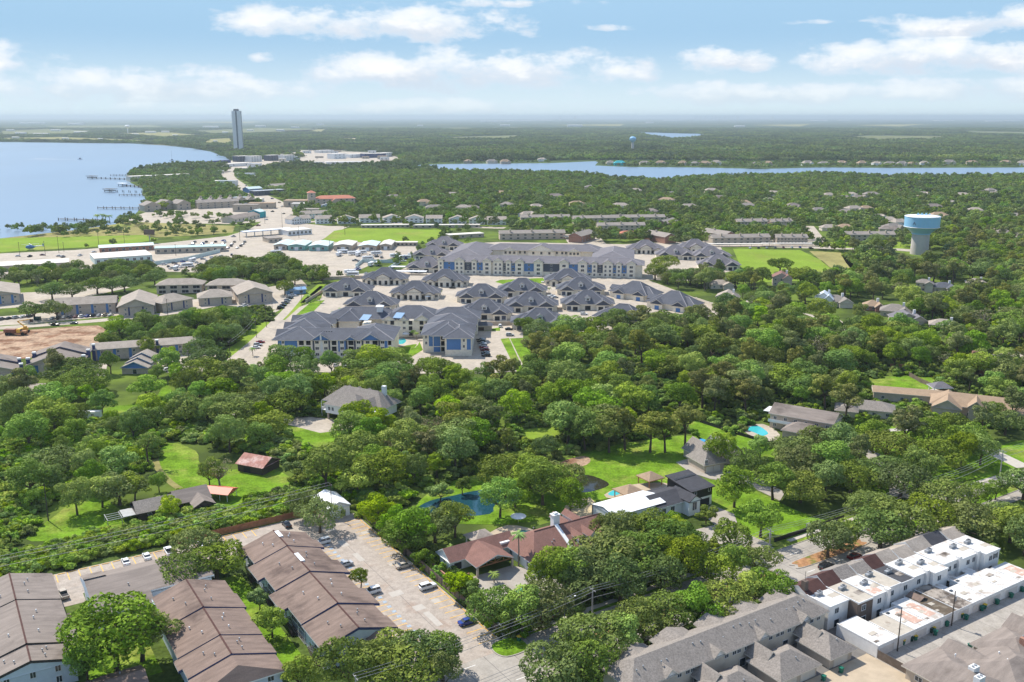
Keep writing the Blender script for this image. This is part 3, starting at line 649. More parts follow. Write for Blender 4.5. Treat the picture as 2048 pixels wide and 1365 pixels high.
# skylight strips on the ridge of that block
for (b, ln) in ((213.2, 5.0), (229.5, 4.0)): MB().box(-0.1, 1.0, b - 177.2, b - 177.2 + ln, 8.45 + (0.2 if b > 220 else 0), 8.92 + (0.2 if b > 220 else 0)).build('skylight', M['metal_white'], F1.o)
MB().gable(2.0, 6.5, -1.6, 0.3, 4.6, 1.3, 'y', 0.3, 0.2, 0).build('porch_roof', [M['shingle_brown'], M['trim_white'], M['trim_navy']], F1.o)
F2 = sawtooth('middle brown-roofed two-storey block with hipped near end and pale roof vents', 45.4,
    [(181.5, 190.0, 5.5, 8.3, 0.9, 0.4), (190.0, 203.6, 5.7, 8.5, 0.0, 0.0), (203.6, 219.2, 5.9, 8.8, -1.0, 0.6)], 9.2, 'shingle_brown', 'siding_blue', 'brown-roofed apartment blocks', left_porch=False, win_near=False)
F2.wall(-8.4, 8.4, -6.6, 0.3, 5.1, 'siding_blue')
mb = MB(); mb.poly([(-9.2, -7.4, 5.2), (9.2, -7.4, 5.2), (0, -4.6, 8.0)], 0).poly([(9.2, -7.4, 5.2), (9.2, 0, 5.2), (0, 0, 8.0), (0, -4.6, 8.0)], 0).poly([(-9.2, 0, 5.2), (-9.2, -7.4, 5.2), (0, -4.6, 8.0), (0, 0, 8.0)], 0)
mb.poly([(-9.2, -7.4, 4.9), (9.2, -7.4, 4.9), (9.2, -7.4, 5.2), (-9.2, -7.4, 5.2)], 1).poly([(9.2, -7.4, 4.9), (9.2, 0, 4.9), (9.2, 0, 5.2), (9.2, -7.4, 5.2)], 1).poly([(-9.2, 0, 4.9), (-9.2, -7.4, 4.9), (-9.2, -7.4, 5.2), (-9.2, 0, 5.2)], 1)
mb.build('roof', [M['shingle_brown'], M['trim_white']], F2.o)
for x in (-5, 1.5, 6): F2.win(x, -6.62, 3.3, 1.4, 1.4, 'S')
F3 = sawtooth('taupe-roofed block with pale blue gable end at the lower left edge', 9.5,
    [(202.0, 209.2, 5.3, 7.8, 0.0, 0.0), (209.2, 231.2, 5.6, 8.2, 0.0, 0.9), (231.2, 246.5, 5.8, 8.4, 0.0, 0.0)], 9.4, 'shingle_taupe', 'siding_blue', 'brown-roofed apartment blocks', left_porch=False, trim='trim_dark')
st = MB()
for q in range(14): st.box(9.6, 10.9, 24.4 - q * 0.33, 24.7 - q * 0.33, 2.7 - q * 0.19, 2.78 - q * 0.19)
for yy in (24.6, 20.2): st.box(9.5, 9.62, yy, yy + 0.12, 0, 3.7).box(10.85, 10.97, yy, yy + 0.12, 0, 3.7)
st.box(9.3, 11.0, 24.4, 26.8, 2.65, 2.8).build('staircase', M['timber_dark'], F3.o)
B = Bd('apartment_block', 'taupe-roofed block set crosswise behind the big courtyard oaks', 'building', W(24.5, 218), ANG, 'brown-roofed apartment blocks')
B.wall(0.6, 13, 1.0, 22.4, 5.4, 'siding_blue'); B.wall(13, 28, 5.6, 22.4, 5.4, 'siding_blue')
mb = MB()
mb.poly([(0, 0.2, 5.5), (13.2, 0.2, 5.5), (13.2, 14.7, 8.2), (0, 14.7, 8.2)], 0).poly([(13.2, 4.8, 6.35), (28.5, 4.8, 6.35), (28.5, 14.7, 8.2), (13.2, 14.7, 8.2)], 0)
mb.poly([(28.5, 23, 5.6), (5, 23, 5.6), (5, 14.7, 8.2), (28.5, 14.7, 8.2)], 0).poly([(5, 23, 5.9), (0, 23, 5.9), (0, 14.7, 8.5), (5, 14.7, 8.5)], 0)
mb.poly([(0, 0.2, 5.1), (13.2, 0.2, 5.1), (13.2, 0.2, 5.5), (0, 0.2, 5.5)], 1).poly([(13.2, 4.8, 5.95), (28.5, 4.8, 5.95), (28.5, 4.8, 6.35), (13.2, 4.8, 6.35)], 1)
mb.poly([(0, 23, 5.1), (0, 0.2, 5.1), (0, 0.2, 5.5), (0, 14.7, 8.2), (0, 23, 5.6)], 2).poly([(28.5, 4.8, 5.3), (28.5, 23, 5.3), (28.5, 23, 5.6), (28.5, 14.7, 8.2), (28.5, 4.8, 6.35)], 2)
mb.poly([(13.2, 0.2, 5.1), (13.2, 4.9, 5.1), (13.2, 4.9, 6.4), (13.2, 0.2, 5.5)], 2)
mb.build('roof', [M['shingle_taupe'], M['trim_white'], M['siding_blue']], B.o)
B.win(24, 5.58, 3.4, 1.4, 1.6, 'S'); B.win(3, 0.98, 3.4, 1.4, 1.6, 'S'); B.win(18, 5.58, 3.4, 1.4, 1.6, 'S')
B.vents([(4, 6, 6.7), (9, 9, 7.2), (20, 10, 7.4), (24, 8, 7.0)], 'metal_grey')
B = Bd('laundry_house', 'low brown-roofed utility building at the bottom edge under the oak', 'building', W(21.5, 190.5), ANG)
B.wall(-8, 7.6, -4, 4.8, 2.8, 'wall_tan')
B.gable(-8, 0.2, -4, 5.2, 3.0, 1.7, 'x', 'shingle_brown', 'trim_dark', 'wall_tan', 0.4); B.gable(0.4, 7.8, -4.3, 5.0, 3.3, 1.7, 'x', 'shingle_brown', 'trim_dark', 'wall_tan', 0.4)
B.vents([(3.5, 2, 4.5)], 'metal_grey'); B.door(4, -4.02, 1.0, 2.1, 'S', pane='trim_white'); B.win(-4, -4.02, 1.0, 1.4, 1.1, 'S')

# ------------------------------------------------------------------ parking lot markings, wheel stops and fence
stripe = MB().box(0, 4.9, -0.1, 0.1, 0, 0.006).mesh('stripe', M['yellow'])
stop = MB().prism([(-0.09, 0), (0.09, 0), (0.06, 0.13), (-0.06, 0.13)], 0, 1.9)
stop = MB(); stop.box(-0.09, 0.09, 0, 1.9, 0, 0.13); stop = stop.mesh('wheel_stop', M['yellow'])
for k in range(30):
    b = 168.6 + k * 2.72
    if b > 251: break
    inst('stripe', stripe, lot, (*W(97.9, b), 0.072), ANG)
    inst('wheel_stop', stop, lot, (*W(102.6, b + 0.4), 0.06), ANG)
for k in range(23):
    b = 177.5 + k * 2.72
    if b > 239: break
    inst('stripe', stripe, lot, (*W(83.2, b), 0.072), ANG)
    o = MB().box(-0.5, 0.5, -0.45, 0.45, 0, 0.006).build('bay_mark', M['bluepaint'], lot, (*W(87.9, b + 1.3), 0.073), ANG)
inst('edge_line', MB().box(-0.12, 0.12, 0, 62, 0, 0.006).mesh('edge_line', M['yellow']), lot, (*W(82.8, 177.5), 0.074), ANG)
for k in range(26): 
    a = 4 + k * 2.75
    if a < 78: inst('stripe', stripe, lot, (*W(a, 252.6), 0.072), ANG + R(90)); inst('wheel_stop', stop, lot, (*W(a + 0.4, 257.3), 0.06), ANG - R(90))
for (a, b, la, lb) in ((90.5, 199, 3.4, 2.6), (92.5, 189.5, 2.8, 2.6), (93.5, 180.5, 1.6, 7.5), (91, 232.5, 2.2, 4.2), (91.5, 221.5, 1.6, 5.5), (97.4, 214.5, 3, 1.6), (98, 190.4, 2.0, 2.2), (99.2, 237, 2.4, 1.8), (90.8, 243.8, 2.8, 2.4)):
    inst('concrete_patch', MB().box(0, la, 0, lb, 0, 0.006).mesh('concrete_patch', M['patch']), lot, (*W(a, b), 0.069), ANG)
jt = MB().box(-0.05, 0.05, 0, 84, 0, 0.004).mesh('joint', M['asphalt']); inst('joint', jt, lot, (*W(92.6, 167.5), 0.067), ANG)
def fence(label, pts, ht, m, step=2.4, name='wooden_fence', planks=12):
    f = thing(name, label, 'fence', (*pts[0], 0))
    panel = {}
    for p, q in zip(pts[:-1], pts[1:]):
        d_ = (q - p); n = max(1, round(d_.length / step)); L = d_.length / n; an = math.atan2(d_.y, d_.x)
        key = round(L, 2)
        if key not in panel:
            b = MB(); wpl = L / planks
            for i in range(planks): b.box(i * wpl + 0.012, (i + 1) * wpl - 0.012, -0.02, 0.02, 0.05, ht + (i * 37 % 5 - 2) * 0.012)
            b.box(0, L, 0.02, 0.06, 0.35, 0.45).box(0, L, 0.02, 0.06, ht - 0.45, ht - 0.35); panel[key] = (b.mesh('panel', M[m]), MB().box(-0.06, 0.06, 0.02, 0.14, 0, ht + 0.05).mesh('post', M[m]))
        for i in range(n):
            r = p + d_ * (i / n) - pts[0]
            inst('panel', panel[key][0], f, (r.x, r.y, 0), an); inst('post', panel[key][1], f, (r.x, r.y, 0), an)
    return f
fence('weathered brown plank fence along the parking lot and the red-roofed house', [W(104.0, 169.5), W(104.0, 250)], 2.2, 'fence_wood')
fence('reddish plank fence behind the parking bays at the hedge', [W(52, 258.8), W(98, 258.8)], 2.0, 'fence_red')
fence('grey plank fence closing the end of the alley', [W(170.3, 115.8), W(170.3, 104.5)], 2.1, 'fence_wood')

# ------------------------------------------------------------------ grey-roofed condominium row and its garages
B = Bd('condominium_row', 'long grey-shingled condominium row along the tree-lined street', 'building', W(110, 128.8), ANG)
B.wall(1.2, 59.2, 1.0, 10.4, 5.5, 'wall_cream')
MB().hip(0.9, 59.2, 0.7, 10.8, 5.6, 2.9, 0.6, 0.3, 0, 5.2).build('roof', [M['shingle_grey'], M['trim_cream']], B.o)
for (x0, x1, dz) in ((4, 13.5, 0.0), (16, 25, 0.3), (29, 36, 0.2), (39, 47, 0.35), (50, 57.5, 0.1)):
    MB().gable(x0, x1, 6, 12.2, 5.7 + dz, 1.6, 'y', 0.5, 0.25).build('front_roof', [M['shingle_grey'], M['trim_cream'], M['wall_cream']], B.o)
for k in range(4):                               # small rear gables over the upper windows
    x = 9.5 + k * 13.6
    MB().gable(x, x + 2.6, 0.2, 4.2, 5.75, 1.5, 'y', 0.4, 0.25).build('rear_gable', [M['shingle_grey'], M['trim_cream'], M['wall_white']], B.o)
    for dx_ in (-5.5, -3.2, 4.4, 6.7): 
        if 2 < x + dx_ < 58: B.win(x + dx_, 0.98, 3.7, 1.2, 1.3, 'S')
    B.door(x - 4.2, 0.98, 1.8, 2.1, 'S', pane='glass')
rv = random.Random(3)
B.vents([(x, 2.6 + rv.random() * 2.6, 6.75 + rv.random() * 0.9) for x in [4 + i * 2.05 for i in range(26)]], 'metal_grey')
B.win(1.18, 5.5, 3.4, 1.2, 1.4, 'W'); B.win(1.18, 5.5, 0.8, 1.2, 1.4, 'W')
for k in range(4):                               # pairs of garages with hip roofs
    a0 = 110.5 + k * 15.6
    g = Bd('garage', 'hip-roofed double garage behind the grey condominium row, %s from the white townhouses' % ['fourth', 'third', 'second', 'first'][k], 'garage', W(a0, 118.2), ANG, 'condominium garages')
    wd = 12.2 if k < 3 else 8.2
    g.wall(0.4, wd - 0.4, 0.5, 9.6, 2.7, 'wall_tan')
    g.hip(0, wd, 0, 9.2, 2.9, 2.7, 'shingle_grey', 'trim_cream', 0.35); g.gable(1.5, 5.5, 6, 13.2, 3.2, 2.6, 'y', 'shingle_grey', 'trim_cream', 'wall_tan', 0.5)
    for x in ((3.2, 9.0) if k < 3 else (4.1,)): g.door(x, 0.48, 4.6, 2.2, 'S', 'trim_cream', 'trim_cream', name='garage_door')
    g.vents([(wd * 0.6, 2.6, 4.4)], 'metal_grey')

# ------------------------------------------------------------------ white townhouses with flat roofs
units = [(170.3, 177.4, 'roof_white', 129.7, 'shingle_redbrown'), (177.4, 183.2, 'roof_tan', 127.2, 'shingle_redbrown'), (183.2, 189.2, 'roof_white', 127.3, 'shingle_grey'),
         (189.2, 194.6, 'roof_tan', 128.0, 'shingle_grey'), (194.6, 199.8, 'roof_black', 128.0, 'shingle_redbrown'), (199.8, 205.9, 'roof_white', 128.2, 'shingle_beige'),
         (205.9, 212.0, 'roof_white', 126.6, 'shingle_beige'), (212.0, 219.5, 'roof_white', 128.2, 'shingle_beige'), (219.5, 227.0, 'roof_white', 127.8, 'shingle_dark'), (227.0, 233.9, 'roof_white', 126.0, 'shingle_beige')]
names = ['white-roofed end townhouse beside the grey condominium row, brick chimney', 'tan-roofed townhouse with brown brick rear wall', 'white townhouse with pinkish worn patches on its flat roof', 'townhouse with dirty tan flat roof and curved stain',
         'townhouse with black flat roof behind dark red front gable', 'white townhouse with streaky dirty flat roof', 'white townhouse with round stain and boarded rear window', 'white townhouse with two rooftop units side by side', 'white townhouse with dark front gable and tall chimney', 'white end townhouse with shuttered rear window by the trees']
gm = ['roof_white', 'roof_tan', 'roof_white', 'roof_white', 'roof_moss', 'roof_dirty', 'roof_white', 'roof_white', 'roof_white', 'roof_white']
ggarage = [115.9 + 0.0] * 10
for k, (a0, a1, rm, bb, fm) in enumerate(units):
    wd = a1 - a0 - 0.04; T_ = Bd('townhouse', names[k], 'townhouse', W(a0, 116.0), ANG, 'white townhouses in a row')
    y0 = bb - 116.0; hh = 5.9 + (k * 13 % 4) * 0.07
    T_.wall(0, wd, y0, 24.5, hh, 'wall_white' if k != 1 else 'wall_brownbrick')
    MB().box(0, wd, y0 - 0.15, 21.0, hh, hh + 0.16).build('flat_roof', M[rm], T_.o)
    MB().box(0, 0.16, y0 - 0.15, 21.0, hh + 0.16, hh + 0.42).box(0, wd, y0 - 0.22, y0 - 0.06, hh - 0.15, hh + 0.26).build('parapet', M['trim_white'], T_.o)
    # front mansard / gable towards the street
    f0 = 19.8 + (k * 7 % 3) * 0.4; fr = 1.5 + (k * 5 % 3) * 0.25
    MB().gable(0, wd, f0, f0 + 6.4, hh + 0.12, fr, 'x', 0.1, 0.2, 0, 0.0).build('front_roof', [M[fm], M['trim_white'], M['wall_white'] if k != 4 else M['brick_red']], T_.o)
    # roof-top air conditioner
    u = MB().box(-0.55, 0.55, -0.5, 0.5, 0.1, 1.0, 0).frus(0, 0, 1.0, 1.05, 0.38, 0.38, 12, 1).box(-1.5, -0.6, -0.45, 0.45, 0.1, 0.75, 0)
    u.build('rooftop_unit', [M['metal_grey'], M['metal_black']], T_.o, (wd * (0.42 + 0.1 * (k % 3)), y0 + 5.2 + (k % 2) * 1.3, hh + 0.13))
    # rear windows
    T_.win(wd * 0.42, y0 - 0.02, 3.6, 1.5, 1.5, 'S', 'trim_white', 'glass')
    T_.door(wd * 0.45, y0 - 0.02, 1.9, 2.1, 'S', pane='glass')
    if k in (2, 5, 7, 8): T_.box('chimney', wd - 1.3, wd - 0.1, y0 - 0.7, y0 + 0.5, 0, hh + 0.9, 'wall_white')
    if k == 0: T_.box('chimney', 0.3, 1.5, 21.2, 22.4, hh, hh + 3.2, 'wall_brownbrick'); MB().tube([(0.9, 21.8, hh + 3.2), (0.9, 21.8, hh + 5.6)], 0.05, 5).build('antenna', M['metal_black'], T_.o)
    if k in (7, 8, 9): T_.win(wd * 0.75, y0 - 0.02, 3.7, 1.3, 1.5, 'S')
    # garage on the alley
    gd = y0 - (2.6, 3.4, 2.2, 1.6, 1.2, 0.6, 3.0, 2.4, 3.2, 2.0)[k]
    gh = 2.85
    T_.wall(0, wd, 0.0, gd, gh, 'wall_white', name='garage_wall')
    MB().box(-0.02, wd + 0.0, -0.12, gd + 0.1, gh, gh + 0.14 + (k % 2) * 0.05).build('garage_roof', M[gm[k]], T_.o)
    MB().box(0, wd, -0.2, -0.13, gh - 0.12, gh + 0.22).build('parapet', M['trim_white'], T_.o)
    T_.door(wd * 0.48, -0.02, wd * 0.74, 2.15, 'S', 'wall_white', 'garage_door', name='garage_door')
    for q in range(3):
        MB().box(0, wd * (0.2 + 0.1 * q), 0, 0.7 + 0.5 * q, 0, 0.01).build('roof_patch', M['roof_dirty' if (k + q) % 3 == 0 else 'roof_tan'], T_.o, (wd * (0.1 + 0.25 * q), (1.0 + 2.4 * q + k % 3) if q < 2 else y0 + 2.5, (gh + 0.21) if q < 2 else hh + 0.168))
    MB().box(0, 0.14, 0, gd, gh + 0.13, gh + 0.32).build('parapet', M['trim_white'], T_.o)
    if k in (2, 9, 3): 
        MB().box(0, wd * 0.5, 0, gd * 0.62, 0, 0.012).build('roof_patch', M['roof_pink'], T_.o, (wd * 0.4, gd * 0.15, gh + 0.2))
    if k == 2: MB().box(0, wd * 0.55, 0, 2.6, 0, 0.012).build('roof_patch', M['roof_pink'], T_.o, (wd * 0.2, y0 + 0.6, hh + 0.165))
    if k in (6, 7, 8): T_.box('link_roof', 0, wd * 0.45, gd, y0, gh - 0.25, gh, 'roof_white')
    if k == 4: MB().gable(1.2, 4.0, gd - 3.6, gd - 0.2, gh + 0.2, 0.8, 'y', 0.2, 0.2).build('lantern_roof', [M['shingle_brown'], M['trim_dark'], M['trim_dark']], T_.o)
    if k in (2, 6, 7): T_.box('skylight', 0.8, 1.7, gd - 1.6, gd - 1.0, gh + 0.13, gh + 0.35, 'glass')
    if k == 9:
        for x in (wd * 0.75 - 0.85, wd * 0.75 + 0.85): T_.box('shutter', x - 0.16, x + 0.16, y0 - 0.08, y0 - 0.01, 3.7, 5.2, 'metal_black')

# ------------------------------------------------------------------ houses at the lower right corner
B = Bd('bungalow', 'taupe hip-roofed house with two white chimneys in the bottom right corner', 'house', W(172, 92), ANG)
B.wall(-3.2, 9.5, 0, 15.6, 2.8, 'wall_tan'); B.wall(9.5, 24, -4, 11, 2.8, 'wall_tan')
B.hip(-3.5, 9.5, -2, 16, 3.0, 2.5, 'shingle_taupe', 'trim_cream', 0.4); B.hip(4, 24, -6, 11, 3.0, 3.1, 'shingle_taupe', 'trim_cream', 0.4); B.gable(8, 15, 6, 15.4, 3.0, 1.9, 'y', 'shingle_taupe', 'trim_cream', 'wall_tan', 0.3)
for (x, y) in ((1.5, 2.2), (4.0, 5.0)):
    c_ = B.box('chimney', x - 1.0, x + 1.0, y - 0.7, y + 0.7, 2.8, 6.2, 'trim_white')
    for s_ in (-0.45, 0.45): MB().frus(x + s_, y, 6.2, 6.45, 0.28, 0.28, 10).build('chimney_cap', M['metal_grey'], c_)
B.win(-3.22, 12.5, 0.9, 1.8, 1.2, 'W'); B.vents([(7, 11, 4.4), (13, 3, 5.4), (15, 6, 4.9), (17, 1, 5.0)], 'trim_white')
B = Bd('bungalow', 'taupe-roofed house across the alley from the white garages', 'house', W(189, 96), ANG)
B.wall(0.3, 12, 0, 9, 2.8, 'wall_tan'); B.wall(12, 28, -4, 9.5, 2.8, 'wall_tan')
B.hip(0, 13, -3, 9.3, 3.0, 2.6, 'shingle_taupe', 'trim_cream', 0.4); B.gable(13, 20, -4, 9.6, 3.0, 2.4, 'y', 'shingle_taupe', 'trim_cream', 'wall_tan', 0.4); B.hip(18, 30, -6, 9.6, 3.1, 3.0, 'shingle_taupe', 'trim_cream', 0.4)
B.box('chimney', 5.6, 6.6, 0.8, 2.0, 2.8, 6.4, 'brick_red'); B.vents([(9, 3, 4.8), (16, 4, 5.0)], 'metal_grey'); B.door(6, 9.02, 4.6, 2.2, 'N', name='garage_door')
B = Bd('bungalow', 'grey-brown roof corner of the house at the bottom edge by the tan drive', 'house', W(150, 88), ANG)
B.wall(0, 15, -3, 9, 2.8, 'wall_tan'); B.hip(-0.3, 15.3, -5, 9.3, 3.0, 2.6, 'shingle_taupe', 'trim_cream', 0.4); B.vents([(6, 6, 4.2)], 'metal_grey'); B.door(5, 9.02, 4.6, 2.2, 'N', name='garage_door')

# ------------------------------------------------------------------ red-roofed house with timber carport
B = Bd('red_roofed_house', 'red-shingled ranch house with white dormers, chimney and timber-trussed carport', 'house', W(127, 190), ANG)
B.wall(0.6, 28, 0.4, 17, 3.1, 'siding_white')
mb = MB(); 
# main hip: ridge along the street with a hipped left end
mb.poly([(0, -0.4, 3.1), (28.6, -0.4, 3.1), (28.6, 8.6, 7.6), (6.2, 8.6, 7.6)], 0).poly([(28.6, 17.6, 3.1), (0, 17.6, 3.1), (6.2, 8.6, 7.6), (28.6, 8.6, 7.6)], 0).poly([(0, 17.6, 3.1), (0, -0.4, 3.1), (6.2, 8.6, 7.6)], 0)
mb.poly([(0, -0.4, 2.85), (28.6, -0.4, 2.85), (28.6, -0.4, 3.1), (0, -0.4, 3.1)], 1).poly([(0, 17.6, 2.85), (0, -0.4, 2.85), (0, -0.4, 3.1), (0, 17.6, 3.1)], 1).poly([(28.6, -0.4, 2.85), (28.6, 17.6, 2.85), (28.6, 17.6, 3.1), (28.6, 8.6, 7.6), (28.6, -0.4, 3.1)], 2)
mb.poly([(0, 17.6, 2.85), (28.6, 17.6, 2.85), (28.6, -0.4, 2.85), (0, -0.4, 2.85)], 1)
mb.build('roof', [M['shingle_red'], M['trim_white'], M['siding_white']], B.o)
B.box('ridge_cap', 6.2, 28.6, 8.45, 8.75, 7.56, 7.68, 'shingle_redbrown')
B.box('parapet_wall', 13.0, 14.1, -0.3, 9.0, 2.9, 3.5, 'siding_white')
pw = MB(); pw.poly([(13.0, -0.3, 3.4), (14.1, -0.3, 3.4), (14.1, 8.6, 7.9), (13.0, 8.6, 7.9)]).poly([(13.0, 8.6, 7.9), (13.0, -0.3, 3.4), (13.0, -0.3, 3.0), (13.0, 8.6, 7.4)][::-1]).poly([(14.1, -0.3, 3.0), (14.1, 8.6, 7.4), (14.1, 8.6, 7.9), (14.1, -0.3, 3.4)]); pw.build('parapet_cap', M['siding_white'], B.o)
ch = B.box('chimney', 13.0, 15.0, 9.0, 10.6, 3, 10.2, 'siding_white'); MB().box(12.8, 15.2, 8.8, 10.8, 10.2, 10.45).box(13.4, 14.6, 9.3, 10.2, 10.45, 10.9).build('chimney_cap', M['trim_white'], ch)
for x in (16.2, 19.8, 23.4):                     # street-side dormers
    dm = MB().box(x, x + 2.2, 1.4, 6.0, 3.2, 5.6).build('dormer', M['siding_white'], B.o)
    MB().gable(x - 0.1, x + 2.3, 1.2, 7.4, 5.6, 1.25, 'y', 0.2, 0.15).build('dormer_roof', [M['shingle_red'], M['trim_white'], M['siding_white']], dm)
    inst('dormer_window', win_mesh(1.2, 1.5, 'trim_white', 'glass', 2), dm, (x + 1.1, 1.38, 3.9))
for x in (17.2, 21.4):                           # rear dormers seen above the ridge
    dm = MB().box(x, x + 2.4, 11.0, 16.6, 3.2, 6.3).build('dormer', M['siding_white'], B.o)
    MB().gable(x - 0.1, x + 2.5, 9.6, 16.8, 6.3, 1.3, 'y', 0.2, 0.15).build('dormer_roof', [M['shingle_red'], M['trim_white'], M['siding_white']], dm)
for y in (3.0, 7.5, 11.5): B.win(0.58, y, 0.9, 1.4, 1.4, 'W')
for x in (3.5, 8, 18, 23): B.win(x, 0.38, 0.9, 1.5, 1.4, 'S')
# garage wing with carport towards the street
B.wall(-17.4, 2.5, 13.2, 19.8, 2.9, 'siding_white', name='garage_wall')
B.gable(-17.6, 2.8, 12.8, 20.2, 3.0, 2.5, 'x', 'shingle_red', 'trim_white', 'siding_white', 0.4, name='garage_roof')
cr = MB(); pk = 5.7
cr.poly([(-13.4, 6.4, 3.0), (-7.6, 5.2, pk), (-7.6, 15.6, pk), (-13.4, 15.6, 3.0)], 0).poly([(-7.6, 5.2, pk), (-1.8, 6.4, 3.0), (-1.8, 15.6, 3.0), (-7.6, 15.6, pk)], 0)
cr.poly([(-13.4, 6.4, 2.75), (-7.6, 5.2, pk - 0.3), (-7.6, 5.2, pk), (-13.4, 6.4, 3.0)], 1).poly([(-7.6, 5.2, pk - 0.3), (-1.8, 6.4, 2.75), (-1.8, 6.4, 3.0), (-7.6, 5.2, pk)], 1).poly([(-13.4, 15.6, 2.75), (-13.4, 6.4, 2.75), (-13.4, 6.4, 3.0), (-13.4, 15.6, 3.0)], 1).poly([(-1.8, 6.4, 2.75), (-1.8, 15.6, 2.75), (-1.8, 15.6, 3.0), (-1.8, 6.4, 3.0)], 1)
cr.poly([(-13.3, 6.5, 2.9), (-13.3, 15.5, 2.9), (-7.6, 15.5, pk - 0.15), (-7.6, 5.4, pk - 0.15)], 2).poly([(-7.6, 5.4, pk - 0.15), (-7.6, 15.5, pk - 0.15), (-1.9, 15.5, 2.9), (-1.9, 6.5, 2.9)], 2)
cr.build('carport_roof', [M['shingle_red'], M['trim_white'], M['timber']], B.o)
tr = MB().tube([(-13.0, 6.6, 2.75), (-2.2, 6.6, 2.75)], 0.16, 4).tube([(-13.0, 6.6, 2.8), (-7.6, 6.0, pk - 0.3)], 0.15, 4).tube([(-7.6, 6.0, pk - 0.3), (-2.2, 6.6, 2.8)], 0.15, 4).tube([(-7.6, 6.6, 2.75), (-7.6, 6.2, pk - 0.4)], 0.13, 4)
for s_ in (-1, 1): tr.tube([(-7.6, 6.6, 2.9), (-7.6 + s_ * 2.6, 6.4, 4.1)], 0.11, 4).tube([(-7.6 + s_ * 2.6, 6.5, 2.8), (-7.6 + s_ * 2.6, 6.4, 4.1)], 0.11, 4)
tr.build('timber_truss', M['timber'], B.o)
for x in (-13.0, -2.2): B.box('post', x - 0.25, x + 0.25, 6.3, 6.8, 0, 2.75, 'brick_beige')
B.win(-17.42, 16.5, 1.2, 1.2, 1.1, 'W'); B.door(-15.2, 13.18, 2.4, 2.2, 'S', pane='dark_interior')
B.box('skylight', -1.5, 1.8, 13.4, 15.2, 3.2, 4.1, 'metal_white'); B.vents([(9, 4, 5.2), (10, 4.6, 5.4), (7.6, 11, 7.0)], 'metal_grey')
MB().box(-20.2, -19.8, 9, 19.6, 0, 0.9).box(-19.8, -14, 9, 9.3, 0, 0.5).build('garden_wall', M['brick_red'], B.o)
g = Bd('pavilion', 'pale tan hip-roofed garden pavilion behind the red-roofed house', 'pavilion', W(124.5, 213), ANG)
g.hip(-3.2, 3.2, -3, 3, 2.8, 1.9, 'shingle_beige', 'trim_cream', 0.4)
for x in (-2.9, 2.9):
    for y in (-2.7, 2.7): g.box('post', x - 0.15, x + 0.15, y - 0.15, y + 0.15, 0, 2.6, 'trim_white')
KEEP.append(rect(120, 129, 208, 218))
u = thing('patio_umbrella', 'white round patio umbrella beside the dark kidney-shaped pool', 'umbrella', W(141.5, 219.5))
MB().lathe([(2.4, 2.3), (1.2, 2.75), (0.05, 3.0)], n=10).build('canopy', M['trim_white'], u); MB().frus(0, 0, 0, 2.9, 0.05, 0.05, 6).build('pole', M['metal_grey'], u)

# ------------------------------------------------------------------ white shed at the head of the parking lot
B = Bd('shed', 'small white gabled shed with dark door at the head of the parking lot', 'shed', W(94.5, 252), ANG)
B.wall(0, 7.0, 0, 11, 3.4, 'siding_white'); B.gable(0, 7, 0, 11, 3.5, 1.7, 'y', 'metal_white', 'trim_white', 'siding_white', 0.35); B.door(4.8, -0.02, 1.8, 2.2, 'S', 'trim_white', 'dark_interior'); B.win(-0.02, 5, 1.2, 1.0, 1.0, 'W')

# ------------------------------------------------------------------ white metal workshop and black-and-white house
B = Bd('metal_workshop', 'white metal workshop with pale gable roof in front of the black-and-white house', 'workshop', W(161.6, 199.2), ANG)
B.wall(0, 19.6, 0.2, 10.4, 4.9, 'metal_white'); B.gable(0, 19.6, 0, 10.6, 5.0, 1.1, 'x', 'metal_white', 'trim_dark', 'metal_white', 0.12, 0.15)
B.box('corner_trim', -0.12, 0.1, 10.3, 10.55, 0, 5, 'trim_dark'); B.box('corner_trim', -0.12, 0.1, 0.05, 0.3, 0, 5, 'trim_dark'); B.door(10, 0.18, 3.6, 3.2, 'S', pane='metal_white', name='roller_door'); B.door(4, 0.18, 1.0, 2.1, 'S', pane='metal_grey')
B = Bd('black_and_white_house', 'modern white house with black upper storey and dark shingle roofs', 'house', W(178, 197.5), ANG)
B.wall(0, 13.5, 1.5, 10.5, 4.0, 'siding_white'); B.gable(-0.4, 13.6, 0.8, 11.6, 4.2, 2.0, 'x', 'shingle_dark', 'trim_white', 'siding_white', 0.4)
B.wall(9.8, 14.2, -1.6, 6, 4.6, 'siding_white'); B.gable(9.7, 14.3, -1.8, 7, 4.8, 1.8, 'y', 'shingle_dark', 'trim_dark', 'siding_white', 0.3)
B.win(12, -1.62, 1.6, 1.8, 2.6, 'S', split=2)
B.wall(13.6, 22.2, 1.6, 12.6, 3.3, 'siding_white'); B.wall(13.55, 22.25, 1.55, 12.65, 6.4, 'metal_black', z0=3.3, name='upper_wall')
up = MB(); up.poly([(12.9, 0.9, 6.3), (22.8, 0.9, 6.3), (22.8, 13.2, 7.7), (12.9, 13.2, 7.7)], 0).poly([(12.9, 0.9, 6.0), (22.8, 0.9, 6.0), (22.8, 0.9, 6.3), (12.9, 0.9, 6.3)], 1).poly([(12.9, 13.2, 7.4), (12.9, 0.9, 6.0), (12.9, 0.9, 6.3), (12.9, 13.2, 7.7)], 1).poly([(22.8, 0.9, 6.0), (22.8, 13.2, 7.4), (22.8, 13.2, 7.7), (22.8, 0.9, 6.3)], 1).poly([(22.8, 13.2, 7.4), (12.9, 13.2, 7.4), (12.9, 13.2, 7.7), (22.8, 13.2, 7.7)], 1)
